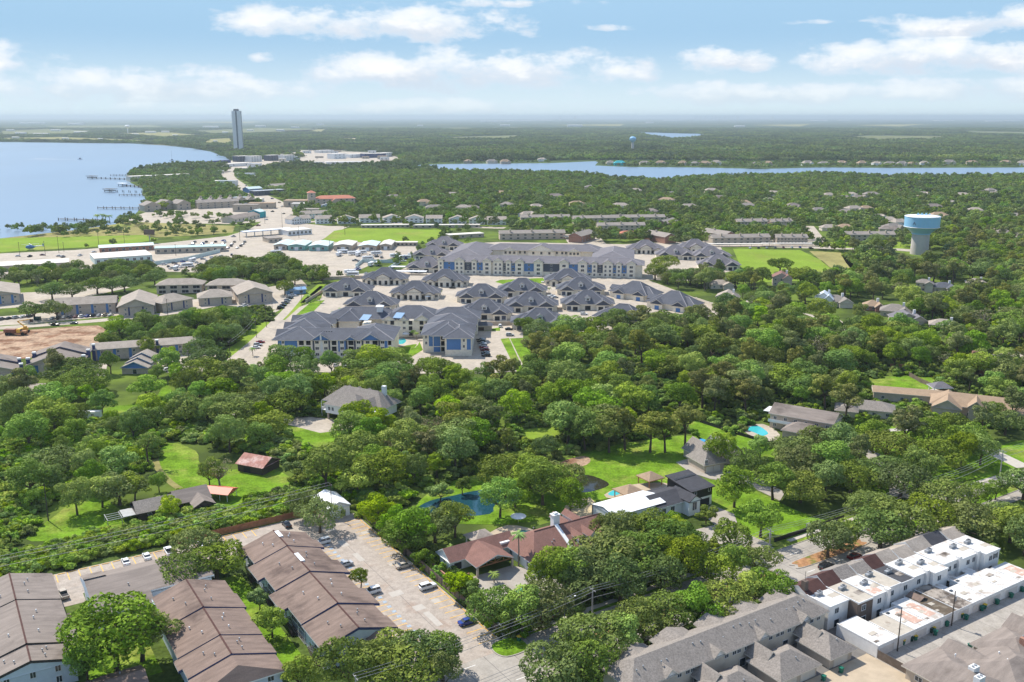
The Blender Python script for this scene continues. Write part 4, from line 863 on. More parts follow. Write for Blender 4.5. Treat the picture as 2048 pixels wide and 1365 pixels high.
up.build('upper_roof', [M['shingle_dark'], M['trim_dark']], B.o); B.wall(13.6, 22.2, 9, 12.6, 7.35, 'metal_black', z0=6.4, name='upper_wall')
B.door(18.5, 1.58, 5.6, 2.7, 'S', 'trim_white', 'dark_interior', name='garage_door'); B.win(21, 1.53, 4.6, 1.0, 1.2, 'S', split=1); B.win(15.2, 1.53, 4.5, 1.0, 1.2, 'S', split=1)
for x in (2.5, 6): B.win(x, 1.48, 1.4, 1.6, 1.7, 'S')
B.box('side_roof', 0, 13, 10.5, 14.5, 3.2, 3.45, 'shingle_dark'); B.wall(0.3, 12.8, 10.5, 14.2, 3.2, 'siding_white')
for (px, py, r_, nm) in ((1300, 962, 3.0, 'large tan hip-roofed garden gazebo behind the black-and-white house'), (1257, 990, 3.4, 'tan hip-roofed gazebo beside the white metal workshop')):
    g = Bd('gazebo', nm, 'gazebo', G(px, py + 6), ANG); g.hip(-r_, r_, -r_, r_, 2.7, 1.9, 'shingle_tan', 'timber', 0.4)
    for x in (-r_ + 0.3, r_ - 0.3):
        for y in (-r_ + 0.3, r_ - 0.3): g.box('post', x - 0.12, x + 0.12, y - 0.12, y + 0.12, 0, 2.6, 'timber')
zone('pool_deck', smooth(PP((1208, 990), (1260, 970), (1330, 966), (1330, 978), (1270, 985), (1240, 1000)), 3), 0.095, M['tanpave'])
zone('pool', smooth(PP((1216, 988), (1232, 979), (1248, 981), (1240, 988), (1226, 992)), 4), 0.105, M['pool'])

# ------------------------------------------------------------------ mid distance: new blue-and-cream complex
def facade(B, x0, x1, z1, y, holes, depth, wm, inm='dark_interior', z0=0.0, name='facade', parent=None):
    """street wall with real recessed openings (balconies)"""
    xs = sorted({x0, x1} | {h[0] for h in holes} | {h[1] for h in holes}); zs = sorted({z0, z1} | {h[2] for h in holes} | {h[3] for h in holes})
    mb = MB()
    for i in range(len(xs) - 1):
        for j in range(len(zs) - 1):
            a, b, c, d_ = xs[i], xs[i + 1], zs[j], zs[j + 1]
            if not any(h[0] <= a and b <= h[1] and h[2] <= c and d_ <= h[3] for h in holes):
                mb.poly([(a, y, c), (b, y, c), (b, y, d_), (a, y, d_)], 0)
    for (a, b, c, d_) in holes:
        Y = y + depth
        mb.poly([(a, Y, c), (b, Y, c), (b, Y, d_), (a, Y, d_)], 1)
        mb.poly([(a, y, c), (a, Y, c), (a, Y, d_), (a, y, d_)], 1).poly([(b, Y, c), (b, y, c), (b, y, d_), (b, Y, d_)], 1)
        mb.poly([(a, y, c), (b, y, c), (b, Y, c), (a, Y, c)], 1).poly([(a, Y, d_), (b, Y, d_), (b, y, d_), (a, y, d_)], 1)
    mb.poly([(x0, y + depth + 0.1, z0), (x0, y, z0), (x0, y, z1), (x0, y + depth + 0.1, z1)], 0).poly([(x1, y, z0), (x1, y + depth + 0.1, z0), (x1, y + depth + 0.1, z1), (x1, y, z1)], 0)
    return mb.build(name, [M[wm], M[inm]], parent or B.o)
def panel(B, x0, x1, z0, z1, y, m, pr=0.06, name='panel'):
    return B.box(name, x0, x1, y - pr, y + 0.02, z0, z1, m)
FL = (0.3, 3.4, 6.5)
B = Bd('apartment_building', 'three-storey blue and cream apartment building around a pool court', 'building', (-117.2, 459.0))
WT = 9.3; BC = []
def bal(x0, x1, fl=(0, 1, 2)): return [(x0, x1, FL[i] + 0.15, FL[i] + 2.55) for i in fl]
holes = bal(10.6, 13.0, (1, 2)) + bal(14.2, 16.4, (1, 2)) + bal(27.0, 29.3) + bal(35.3, 37.9) + bal(47.4, 50.0) + bal(55.2, 56.8)
facade(B, 0, 57.2, WT, 0.0, holes, 1.6, 'stone_cream')
for h in holes: B.box('railing', h[0], h[1], 0.02, 0.07, h[2], h[2] + 1.05, 'metal_black')
B.wall(0, 57.2, 1.7, 17.5, WT, 'stone_cream')
for (a, b, z0, z1) in ((0.0, 1.9, 3.3, 9.0), (3.4, 9.7, 3.3, 9.0), (53.4, 54.9, 3.3, 9.0)): panel(B, a, b, z0, z1, 0, 'panel_blue')
for (a, b) in ((17.4, 26.2), (34.0, 39.0), (42.0, 51.2)):
    panel(B, a, a + 0.9, 3.3, 9.2, 0, 'panel_slate'); panel(B, b - 0.9, b, 3.3, 9.2, 0, 'panel_slate'); panel(B, a, b, 9.2, 9.5, 0, 'panel_slate', 0.1)
panel(B, 21.3, 22.5, 3.3, 9.2, 0, 'trim_white', 0.12); panel(B, 30.2, 31.0, 3.3, 9.2, 0, 'panel_blue'); panel(B, 33.2, 34.0, 3.3, 9.2, 0, 'panel_blue')
for x in (2.65, 19.6, 24.0, 32.1, 40.4, 45.0, 52.4):
    for z in FL: B.win(x, -0.02 if x not in (2.65,) else -0.02, z + 0.85, 1.9 if x > 3 else 1.1, 1.5, 'S', 'trim_white', 'glass', 2)
mk('ridge_pale', (0.33, 0.31, 0.32), 0.9, 0.1, 1.0)
mats3 = [M['shingle_slate'], M['trim_cream'], M['panel_blue']]
def hipp(x0, x1, y0, y1, z, r, m='shingle_slate', ov=0.8, inset=None, nm='roof', BB=None): return MB().hip(x0, x1, y0, y1, z, r, ov, 0.35, 0, inset, 0.2).build(nm, [M[m], M['trim_cream'], M['ridge_pale']], (BB or B).o)
def gab(x0, x1, y0, y1, z, r, axis='y', m='shingle_slate', gw='panel_blue', ov=0.6, nm='gable_roof', BB=None): return MB().gable(x0, x1, y0, y1, z, r, axis, ov, 0.3).build(nm, [M[m], M['trim_cream'], M[gw]], (BB or B).o)
hipp(-0.4, 57.4, -0.2, 17.6, WT + 0.2, 3.9); hipp(-2, 19.5, -0.1, 20, WT + 0.21, 4.4); hipp(-2, 18.5, 16, 38, WT + 0.35, 4.8); hipp(-2, 20, 35, 56, WT + 0.25, 5.0); [gab(-2.6, 9, y_, y_ + 7, WT + 0.3, 2.6, 'x', gw='stone_cream') for y_ in (9, 26, 44)]; [gab(12, 21.6, y_, y_ + 7, WT + 0.3, 2.4, 'x', gw='stone_cream') for y_ in (22, 38)]; hipp(36, 57.6, -0.15, 28, WT + 0.22, 4.6)
B.wall(-1.6, 21, 17.5, 55.6, WT, 'stone_cream'); B.wall(36.5, 57.2, 17.5, 27.6, WT, 'stone_cream')
gab(17.6, 26.0, -0.8, 9, WT + 0.3, 3.0); gab(34.2, 38.8, -0.8, 8, WT + 0.3, 1.9); gab(42.2, 51.0, -0.8, 9, WT + 0.3, 3.1)
B.box('gable_post', 21.5, 22.3, -1.52, -1.38, WT + 0.2, WT + 2.8, 'trim_white')
# rear wing with court facade
B.wall(21, 98, 52.0, 68, WT, 'stone_cream'); hipp(15, 52, 50.2, 68.5, WT + 0.24, 4.8); hipp(48, 76, 50.0, 69.5, WT + 0.6, 5.2); hipp(72, 99, 50.4, 68.3, WT + 0.3, 4.6); 
B.wall(46, 72, 47.0, 52.1, WT, 'stone_cream')
for x in (48, 51.5, 58, 61.5, 67.5, 70.5):
    for z in FL:
        if x in (51.5, 61.5, 67.5): B.win(x, 46.97, z + 0.3, 2.0, 2.2, 'S', 'trim_dark', 'dark_interior', 1, 'balcony_opening')
        else: B.win(x, 46.97, z + 0.8, 1.6, 1.5, 'S')
gab(46.5, 53, 46, 58, WT + 0.3, 2.4, gw='stone_cream'); gab(55.5, 60, 46, 58, WT + 0.3, 1.8, gw='stone_cream'); gab(64, 72, 46, 60, WT + 0.3, 2.9, gw='stone_cream')
hipp(22, 34, 44, 62, WT + 0.3, 4.6); B.wall(22.5, 33.5, 44.5, 52, WT, 'stone_cream')
for (x, y) in ((37.5, 44.0), (55.0, 49.2)): MB().poly([(x - 3.2, y - 2.2, WT + 1.4), (x + 1.6, y - 3.6, WT + 1.4), (x + 3.2, y + 1.6, WT + 3.4), (x - 1.6, y + 3.0, WT + 3.4)]).poly([(x - 3.2, y - 2.2, WT + 1.1), (x - 1.6, y + 3, WT + 3.1), (x + 3.2, y + 1.6, WT + 3.1), (x + 1.6, y - 3.6, WT + 1.1)]).build('blue_roof_canopy', M['blue_metal'], B.o)
B.wall(36, 40, 40, 52, WT - 0.6, 'stone_cream')
cu = B.box('cupola', 42.2, 45.4, 54, 57.2, WT + 3, WT + 6.2, 'trim_white'); MB().hip(42.2, 45.4, 54, 57.2, WT + 6.2, 0.9, 0.6, 0.2).build('cupola_roof', [M['metal_white'], M['trim_white']], cu)
# right wing
B.wall(71.5, 96.8, 13.4, 53, WT, 'stone_cream')
hl2 = bal(80.8, 82.6)
facade(B, 71.5, 83.4, WT, 11.6, hl2, 1.6, 'stone_cream'); facade(B, 83.4, 96.8, WT, 4.0, [], 1.6, 'stone_cream'); B.wall(83.4, 96.8, 5.6, 13.5, WT, 'stone_cream')
for (a, b, z0, z1, y) in ((74.6, 76.6, 3.3, 9.0, 11.6), (77.0, 80.4, 3.3, 9.0, 11.6), (77.0, 80.4, 0.3, 2.9, 11.6), (84.2, 91.4, 3.3, 9.0, 4.0), (94.4, 96.4, 3.3, 9.0, 4.0)): panel(B, a, b, z0, z1, y, 'panel_blue')
for z in FL[1:]: B.win(73.2, 11.58, z + 0.8, 1.1, 1.6, 'S', 'trim_white'); B.win(92.9, 3.98, z + 0.9, 1.1, 1.5, 'S', 'trim_white')
hipp(71, 97.2, 11, 34, WT + 0.26, 5.0); hipp(72, 96.5, 30, 54, WT + 0.4, 4.6); [gab(90, 98, y_, y_ + 8, WT + 0.3, 2.6, 'x', gw='stone_cream') for y_ in (20, 36)]; hipp(83, 97.3, 3.6, 26, WT + 0.2, 3.6); hipp(76.5, 92, 8, 30, WT + 0.5, 4.2)
B.box('drainpipe', 96.8, 96.95, 14, 14.2, 0, WT, 'trim_white')
for y in (18, 26, 34, 42):
    for z in FL: B.win(96.82, y, z + 0.8, 1.6, 1.5, 'E')
    for z in FL: B.win(71.48, y, z + 0.8, 1.6, 1.5, 'W')
for i in range(8): MB().box(-0.3, 0.3, -0.2, 0.2, 0, 0.25).build('roof_vent', M['metal_black'], B.o, (17 + i * 1.3, 6.5 - i * 0.1, WT + 2.9))
# pool court
o_ = G(805, 690)
zone('pool_deck', smooth(PP((792, 704), (794, 678), (820, 668), (838, 674), (836, 690), (816, 702)), 3), 0.10, M['pave_far'], keep=False)
zone('pool', smooth(PP((793, 682), (806, 677), (812, 682), (806, 688), (795, 688)), 4), 0.12, M['pool'], keep=False)
zone('lawn', smooth(PP((792, 712), (794, 697), (820, 690), (834, 690), (812, 708)), 3), 0.11, M['lawn'], keep=False)

# long three-storey building behind the cottages
p0, p1 = G(876, 547), G(1284, 556); rzL = math.atan2(p1.y - p0.y, p1.x - p0.x); LL = (p1 - p0).length
B = Bd('apartment_building', 'very long three-storey cream and blue apartment building with many gabled bays', 'building', p0, rzL)
WT2 = 9.6
B.wall(0, LL, 0.2, 19, WT2, 'stone_cream'); 
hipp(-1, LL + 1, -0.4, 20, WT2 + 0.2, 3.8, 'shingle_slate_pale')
bays = [(2.5, 4.6), (17, 9), (28.5, 4.6), (38.5, 8), (47, 9), (55, 4.6), (63.5, 8), (78, 8.4), (97.5, 8.4), (111.5, 8.4), (120.5, 4.6), (130.5, 9), (138.8, 4.6), (148, 8)]
bays = [(x, w_ * 0.8) for x, w_ in bays]
for (x, w_) in bays:
    by = B.box('bay', x - w_ / 2, x + w_ / 2, -1.3, 0.3, 0, WT2 + 1.3, 'stone_cream')
    MB().gable(x - w_ / 2, x + w_ / 2, -1.4, 9, WT2 + 1.4, w_ * 0.32, 'y', 0.5, 0.3).build('bay_roof', [M['shingle_slate_pale'], M['trim_cream'], M['stone_cream']], by)
    xs_ = (x - 1.7, x + 1.7) if w_ >= 7 else (x,)
    for xx in xs_:
        for z in FL: inst('window', win_mesh(1.6 if w_ < 5 or w_ >= 7 else 2.6, 1.9, 'trim_white', 'glass', 2), by, (xx, -1.33, z + 0.65))
for i in range(len(bays) - 1):
    a, b = bays[i][0] + bays[i][1] / 2 + 0.25, bays[i + 1][0] - bays[i + 1][1] / 2 - 0.25
    if b - a > 1.2:
        panel(B, a, b, 3.2, 9.2, 0.2, 'panel_blue' if i % 3 != 1 else 'panel_slate', name='blue_panel')
        for z in FL: B.win((a + b) / 2, 0.12, z + 0.8, min(1.6, b - a - 0.3), 1.5, 'S', 'trim_white', 'glass', 2)
B.wall(2, 32, 19, 92, WT2, 'stone_cream'); hipp(1, 33, 18, 93, WT2 + 0.21, 5.4, 'shingle_slate_pale')
B.wall(118, 148, 19, 80, WT2, 'stone_cream'); hipp(117, 149, 18, 81, WT2 + 0.22, 5.2, 'shingle_slate_pale')
B.wall(32, 118, 62, 80, WT2 + 1.0, 'stone_cream'); hipp(28, 122, 61, 81, WT2 + 1.2, 4.0, 'shingle_slate_pale')
for (x, w_) in ((48, 12), (74, 22), (101, 10)):
    gab(x - w_ / 2, x + w_ / 2, 58, 72, WT2 + 1.3, w_ * 0.22, 'y', 'shingle_slate_pale', 'stone_cream', 0.5); B.wall(x - w_ / 2, x + w_ / 2, 59, 63, WT2 + 1.2, 'stone_cream')
    for k in (-0.3, 0, 0.3): B.win(x + k * w_, 58.97, 7.9, 1.8, 2.0, 'S', 'trim_dark')
for x in (56, 60, 86.5, 91, 94): B.win(x, 61.97, 7.9, 1.7, 2.0, 'S', 'trim_dark')
hipp(60, 84, 84, 104, 8, 4.5, 'shingle_slate_pale'); B.wall(61, 83, 85, 103, 8, 'stone_cream'); hipp(98, 122, 84, 104, 8, 4.5, 'shingle_slate_pale'); B.wall(99, 121, 85, 103, 8, 'stone_cream')

# cottages of the same complex
COT = [(690, 594, 0, 0, 'beside the entrance gate'), (766, 570, 0, 1, 'with arched porch, farthest left of the back row'), (889, 574, 0, 1, 'with windowed centre gable in the back row'), (828, 600, 0, 1, 'with three arched gables behind the pool court'),
       (738, 624, 0, 0, 'half hidden behind the pool court building'), (962, 607, 0, 0, 'upper one of the pair right of the main drive'), (968, 641, 0, 0, 'lower one of the pair right of the main drive'), (1044, 594, 0, 0, 'top of the middle column of three'),
       (1062, 625, 0, 0, 'centre of the middle column of three'), (1080, 662, 0, 0, 'bottom of the middle column of three'), (1136, 573, 0, 1, 'facing the long building from across the drive'), (1162, 592, 0, 0, 'upper one of the pair right of the palm-lined drive'),
       (1176, 622, 0, 0, 'lower one of the pair right of the palm-lined drive'), (1256, 600, -32, 2, 'turned sideways with a row of tall windows'), (1334, 622, -32, 2, 'turned sideways beside the boundary wall'), (1236, 652, -20, 0, 'mostly hidden by the trees'),
       (886, 500, 0, 0, 'farthest back at the left end of the long building'), (862, 520, 0, 0, 'second back at the left end of the long building'), (852, 546, 0, 0, 'nearest at the left end of the long building'), (1292, 508, 0, 1, 'with patio terrace right of the long building'),
       (1392, 506, 0, 1, 'in the back corner by the bright green field'), (1352, 520, 0, 0, 'in the back group left of the field, nearer the long building'), (1424, 522, 0, 0, 'in the back group beside the bright green field'), (1440, 541, 0, 0, 'nearest of the back group beside the bright green field')]
for n, (px, py, rz, ty, lab) in enumerate(COT):
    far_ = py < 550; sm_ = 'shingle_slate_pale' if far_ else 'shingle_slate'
    c = Bd('cottage', 'slate-roofed cream cottage ' + lab, 'house', G(px, py), R(rz + (-4 if n > 15 else -2)), 'slate-roofed cottages')
    c.o.scale = (1.2, 1.15, 1.22)
    c.wall(-13.4, 13.4, 4, 15.5, 3.1, 'stone_cream'); c.wall(-9.5, 9.5, 2.2, 17.5, 3.1, 'stone_cream')
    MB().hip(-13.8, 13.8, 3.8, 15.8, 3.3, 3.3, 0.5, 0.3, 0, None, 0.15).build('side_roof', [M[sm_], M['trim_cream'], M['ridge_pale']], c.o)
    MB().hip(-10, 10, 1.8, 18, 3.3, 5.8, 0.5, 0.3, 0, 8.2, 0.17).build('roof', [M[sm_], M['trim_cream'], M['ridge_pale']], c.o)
    if ty == 0:
        for x in (-7.8, 7.8):
            g_ = c.box('garage_bay', x - 3.4, x + 3.4, 0.2, 4, 0, 3.2, 'stone_cream')
            MB().gable(x - 3.8, x + 3.8, 0.0, 8, 3.3, 2.5, 'y', 0.4, 0.3).build('bay_roof', [M[sm_], M['trim_cream'], M['panel_slate']], g_)
            inst('garage_door', win_mesh(2.6, 2.2, 'trim_cream', 'dark_interior', 1), g_, (x + (1.2 if x < 0 else -1.2), 0.18, 0))
            inst('panel', win_mesh(2.2, 2.2, 'trim_white', 'panel_slate', 1), g_, (x - (2.0 if x < 0 else -2.0), 0.18, 0.3))
        c.door(0, 2.18, 3.0, 2.4, 'S', pane='dark_interior')
        d_ = c.box('dormer', -1.2, 1.2, 3.4, 6.6, 4.0, 6.3, 'trim_white'); MB().gable(-1.3, 1.3, 3.3, 8, 6.3, 1.0, 'y', 0.3, 0.2).build('dormer_roof', [M[sm_], M['trim_cream'], M['trim_white']], d_)
        inst('dormer_window', win_mesh(1.5, 1.2, 'trim_white', 'glass', 2), d_, (0, 3.38, 4.8))
    elif ty == 1:
        for x, w_, h_ in ((-8.5, 4.6, 3.1), (0, 7.6, 4.4), (8.5, 4.6, 3.1)):
            g_ = c.box('porch_bay', x - w_ / 2, x + w_ / 2, 0.2, 4, 0, h_, 'stone_cream')
            MB().gable(x - w_ / 2 - 0.3, x + w_ / 2 + 0.3, 0.0, 8, h_ + 0.1, w_ * 0.3, 'y', 0.4, 0.3).build('bay_roof', [M[sm_], M['trim_dark'], M['stone_cream']], g_)
            for q in ((0,) if w_ < 5 else (-1.8, 1.8)): inst('arched_opening', win_mesh(1.7, 2.5, 'trim_cream', 'dark_interior', 1), g_, (x + q, 0.18, 0.1))
        for x in (-4.9, 4.9): c.door(x, 2.18, 1.8, 2.4, 'S', pane='dark_interior')
        for x in (-12, 12): c.win(x, 3.98, 0.8, 1.6, 1.5, 'S')
    else:
        for y in (6, 8.4, 10.8, 13.2): c.win(-13.42, y, 0.5, 1.3, 2.2, 'W', 'trim_white')
        g_ = c.box('window_bay', -14.4, -10, 7, 12.4, 0, 4.2, 'stone_cream'); MB().gable(-14.6, -9, 6.8, 12.6, 4.3, 1.8, 'x', 0.4, 0.3).build('bay_roof', [M[sm_], M['trim_dark'], M['stone_cream']], g_)
        for y in (8.4, 10.9): inst('window', win_mesh(1.6, 2.8, 'trim_white', 'glass', 2), g_, (-14.42, y, 0.4), FACE['W'])
        for x in (-6, 6):
            g_ = c.box('garage_bay', x - 3, x + 3, 0.2, 4, 0, 3.2, 'stone_cream'); MB().gable(x - 3.4, x + 3.4, 0.0, 8, 3.3, 2.2, 'y', 0.4, 0.3).build('bay_roof', [M[sm_], M['trim_cream'], M['panel_slate']], g_)
            inst('garage_door', win_mesh(2.6, 2.2, 'trim_cream', 'panel_blue', 1), g_, (x, 0.18, 0))
    for y in (6.5, 12): c.win(13.42, y, 0.8, 1.4, 1.5, 'E', 'trim_dark')
# long white carports beside the complex
for (px, py, w_, lab) in ((1055, 549, 40, 'long white flat carport in front of the long building'), (820, 540, 30, 'white flat carport left of the long building, upper one'), (815, 549, 30, 'white flat carport left of the long building, lower one'), (1232, 552, 34, 'white flat carport at the right end of the long building')):
    t = thing('carport', lab, 'carport', G(px, py), R(-5)); MB().box(-w_ / 2, w_ / 2, -2.8, 2.8, 2.6, 2.85).build('roof', M['metal_white'], t)
    for i in range(6): MB().box(-0.1, 0.1, -0.1, 0.1, 0, 2.6).build('post', M['metal_grey'], t, (-w_ / 2 + 0.6 + i * (w_ - 1.2) / 5, 1.5, 0))
# small garage and boundary walls
t = Bd('garage', 'small slate-roofed garage beside the right wing car park', 'garage', G(966, 660)); t.wall(-5, 5, -2, 4, 2.8, 'wall_tan'); t.hip(-5, 5, -2, 4, 3.0, 1.8, 'shingle_slate', 'trim_cream', 0.5); t.door(-1.5, -2.02, 4.5, 2.2, 'S', 'trim_cream', 'timber_dark', name='garage_door')
def wallrun(label, pts, ht, m, name='boundary_wall'):
    f = thing(name, label, 'wall', (*pts[0], 0))
    for p, q in zip(pts[:-1], pts[1:]):
        d_ = q - p; r = p - pts[0]
        MB().box(0, d_.length, -0.12, 0.12, 0, ht).box(-0.1, d_.length + 0.1, -0.18, 0.18, ht, ht + 0.12).build('wall_section', M[m], f, (r.x, r.y, 0), math.atan2(d_.y, d_.x))
        MB().box(-0.3, 0.3, -0.3, 0.3, 0, ht + 0.3).build('pillar', M[m], f, (r.x, r.y, 0), math.atan2(d_.y, d_.x))
    return f
wallrun('pale masonry wall along the right side of the cottages', PP((1392, 602), (1425, 613), (1458, 630)), 2.2, 'wall_cream')
wallrun('pale masonry wall below the cottages at the car park', PP((972, 650), (1000, 651), (1024, 650)), 2.2, 'wall_tan')
wallrun('pale wall behind the boat yard', PP((640, 560), (700, 558), (780, 556)), 2.2, 'wall_tan')
wallrun('long pale wall by the entrance lane', PP((612, 606), (655, 578), (700, 560)), 2.0, 'wall_tan')

# ------------------------------------------------------------------ older beige apartments with blue panels
def beige(pL, pR, depth, ev, rise, axis, label, style=0, roof='shingle_beige'):
    a, b = G(*pL), G(*pR); rz = math.atan2(b.y - a.y, b.x - a.x); L = (b - a).length
    B = Bd('apartment_block', label, 'building', a, rz, 'beige apartments with blue panels'); B.L = L
    B.wall(0, L, 0, depth, ev, 'brick_beige')
    if axis == 'hip': B.hip(0, L, 0, depth, ev + 0.15, rise, roof, 'trim_cream', 0.9)
    else: B.gable(0, L, 0, depth, ev + 0.15, rise, axis, roof, 'trim_cream', 'brick_beige', 0.9)
    n = max(2, int(L / 7))
    if style == 0:
        for i in range(n):
            x = (i + 0.5) * L / n
            panel(B, x - 1.2, x + 0.2, 0.3, ev - 0.3, 0, 'panel_blue', name='blue_panel')
            for z in (0.9, ev / 2 + 0.6): B.win(x + 1.2, -0.02, z, 1.3, 1.3, 'S')
    if style == 1:                               # gable end with narrow panels
        for x in (L * 0.3, L * 0.7): panel(B, x - 0.5, x + 0.5, 0.5, ev - 0.4, 0, 'trim_navy', name='blue_panel')
        for z in (0.9, ev / 2 + 0.6):
            for x in (L * 0.2, L * 0.8): B.win(x, -0.02, z, 1.0, 1.3, 'S')
    if style == 2:                               # open galleries
        for i in range(n):
            x = (i + 0.5) * L / n
            for z in (0.4, ev / 2 + 0.4): B.win(x, -0.05, z, L / n * 0.62, ev / 2 - 0.9, 'S', 'trim_white', 'dark_interior', 2, 'gallery_opening')
    for i in range(max(1, int(depth / 9))):
        y = (i + 0.5) * depth / max(1, int(depth / 9))
        for z in (0.5, ev / 2 + 0.5): B.win(L + 0.03, y, z, 3.2, ev / 2 - 1.0, 'E', 'trim_white', 'dark_interior', 2, 'gallery_opening')
        B.box('post', L + 0.8, L + 1.0, y - 0.1, y + 0.1, 0, ev, 'trim_white')
    return B
beige((-60, 614), (40, 606), 40, 6.2, 3.5, 'y', 'beige gabled block at the far left edge above the road')
beige((112, 631), (232, 625), 13, 6.2, 3.4, 'x', 'beige block with four pairs of blue panels facing the parked cars', 0)
beige((238, 634), (308, 630), 34, 6.0, 4.4, 'y', 'beige gable-ended block right of the blue-panelled row', 1)
beige((314, 588), (405, 586), 13, 6.0, 3.4, 'hip', 'beige hip-roofed block in the back row, left one', 2)
beige((326, 625), (386, 614), 16, 5.6, 3.8, 'hip', 'beige block with blue arched gable porch in the middle row', 1)
beige((414, 588), (492, 587), 13, 6.0, 3.4, 'hip', 'beige hip-roofed block in the back row, right one', 2)
beige((398, 612), (465, 608), 16, 5.0, 4.0, 'hip', 'beige hip-roofed block half hidden by woods', 1)
beige((478, 609), (545, 604), 28, 6.4, 4.2, 'y', 'beige gable-ended block nearest the entrance lane', 1)
B = beige((185, 722), (402, 706), 11, 5.6, 2.2, 'x', 'long low beige block with navy chimneys beside the dirt lot', 0)
for x in (0.5, 30, 62, 74):
    if x < B.L: B.box('chimney', x, x + 1.3, -0.5, 1.0, 0, 8.0, 'trim_navy'); B.box('chimney_cap', x - 0.1, x + 1.4, -0.6, 1.1, 8.0, 8.6, 'trim_white')
for nm, pL, pR in (('beige gable-ended block with tall blue panels and chimneys beside the dirt lot', (58, 752), (164, 746)), ('dark-roofed beige block with blue panels cut by the left edge', (-70, 778), (42, 764))):
    B = beige(pL, pR, 14, 5.2, 4.2, 'y', nm, 9, 'shingle_taupe'); L = B.L
    MB().gable(-0.4, L + 0.4, 14, 24, 6.2, 4.2, 'y', 0.9, 0.5).build('upper_roof', [M['shingle_taupe'], M['trim_navy'], M['brick_beige']], B.o); B.wall(0, L, 14, 24, 6, 'brick_beige')
    panel(B, L * 0.44, L * 0.58, 0.3, 8.2, -0.86, 'panel_blue', name='blue_panel'); panel(B, L * 0.09, L * 0.19, 0.3, 5, -0.01, 'panel_blue', name='blue_panel'); panel(B, L * 0.84, L * 0.92, 0.3, 5, -0.01, 'panel_blue', name='blue_panel')
    B.wall(L * 0.2, L * 0.83, -0.8, 0.1, 5.2, 'brick_beige')
    for x in (L * 0.34, L * 0.68):
        for z in (1.0, 3.5): B.win(x, -0.83, z, 1.3, 1.2, 'S')
    for x in (-0.9, L + 0.2):
        for y in (1.5, 13): c_ = B.box('chimney', x, x + 1.5, y, y + 1.4, 0, 7.6, 'trim_navy'); MB().box(x - 0.1, x + 1.6, y - 0.1, y + 1.5, 7.6, 8.3).build('chimney_cap', M['trim_white'], c_)
B = beige((-30, 800), (98, 795), 10, 3.4, 1.6, 'x', 'low grey-roofed beige building at the left edge behind trees', 0)
for x in (12, 26): B.box('chimney', x, x + 1.2, -0.4, 1, 0, 6, 'trim_navy')
B = Bd('office', 'small office with stacked blue gables in the beige complex', 'building', G(270, 748), 0); B.wall(-6, 6, 0, 12, 3.2, 'brick_beige')
for i, (y, z) in enumerate(((0, 3.2), (5, 4.2), (10, 5.2))): MB().gable(-6 + i * 0.4, 6 - i * 0.2, y, y + 6, z, 3.0, 'y', 0.7, 0.3).build('roof', [M['shingle_beige'], M['trim_white'], M['panel_blue']], B.o)
B.door(0, -0.02, 2, 2.3, 'S', pane='glass')

# ------------------------------------------------------------------ single houses among the trees
B = Bd('stilt_house', 'large white house raised on piers with grey hipped roofs and chimney', 'house', G(655, 838), R(-28))
for x in (0, 5.5, 11, 16.5): 
    for y in (0, 6, 12): B.box('pier', x, x + 0.6, y, y + 0.6, 0, 2.8, 'brick_beige')
B.wall(-0.4, 24, -0.4, 14, 6.4, 'siding_white', z0=2.8); B.hip(-0.4, 16, -0.4, 10, 6.5, 4.2, 'shingle_grey', 'trim_white', 0.7); B.hip(-4.5, 24, 4, 16, 6.5, 5.2, 'shingle_grey', 'trim_white', 0.7); B.gable(14, 22, -2, 10, 6.5, 3.4, 'y', 'shingle_grey', 'trim_white', 'siding_white', 0.6)
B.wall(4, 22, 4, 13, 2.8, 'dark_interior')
for x in (1.5, 3.2, 10, 12, 17, 19): B.win(x, -0.42, 4.0, 1.1, 1.5, 'S')
B.box('deck', -4.6, -0.4, 2, 14, 2.7, 2.9, 'trim_white'); B.box('railing', -4.6, -4.5, 2, 14, 3.0, 3.9, 'trim_white')
for y in (2.2, 8, 13.8): B.box('post', -4.6, -4.4, y - 0.1, y + 0.1, 0, 6.4, 'trim_white')
B.box('chimney', 19, 20.6, 11, 12.4, 6, 13.5, 'trim_white')
for i, x in enumerate((-2.5, 2.5, 7.5)): B.box('dormer', x, x + 2.2, 12.5, 16.6, 6.6, 8.8, 'siding_white'); B.gable(x, x + 2.2, 12.2, 17, 8.8, 1.0, 'y', 'shingle_grey', 'trim_white', 'siding_white', 0.3, 0.2, name='dormer_roof')
B = Bd('barn', 'old wooden barn with rusty corrugated roof on the green meadow', 'barn', G(476, 942), R(-24)); B.wall(0, 10.5, 0, 9, 2.6, 'timber_dark'); B.gable(0, 10.5, 0, 9, 2.8, 2.4, 'x', 'rust', 'rust', 'timber_dark', 0.6, 0.12); B.door(4, -0.02, 3, 2.2, 'S', 'timber_dark', 'dark_interior')
B = Bd('carport', 'bright red metal carport beside the old grey farmhouse', 'carport', G(407, 1000), R(-14)); B.gable(0, 8.6, 0, 6, 2.6, 1.1, 'x', 'canopy_red', 'canopy_red', 'canopy_red', 0.3, 0.12)
for x in (0.2, 2.9, 5.7, 8.3):
    for y in (0.2, 5.7): B.box('post', x - 0.06, x + 0.06, y - 0.06, y + 0.06, 0, 2.5, 'metal_white')
KEEP.append([G(395, 1005), G(470, 1010), G(465, 970), G(400, 970)])
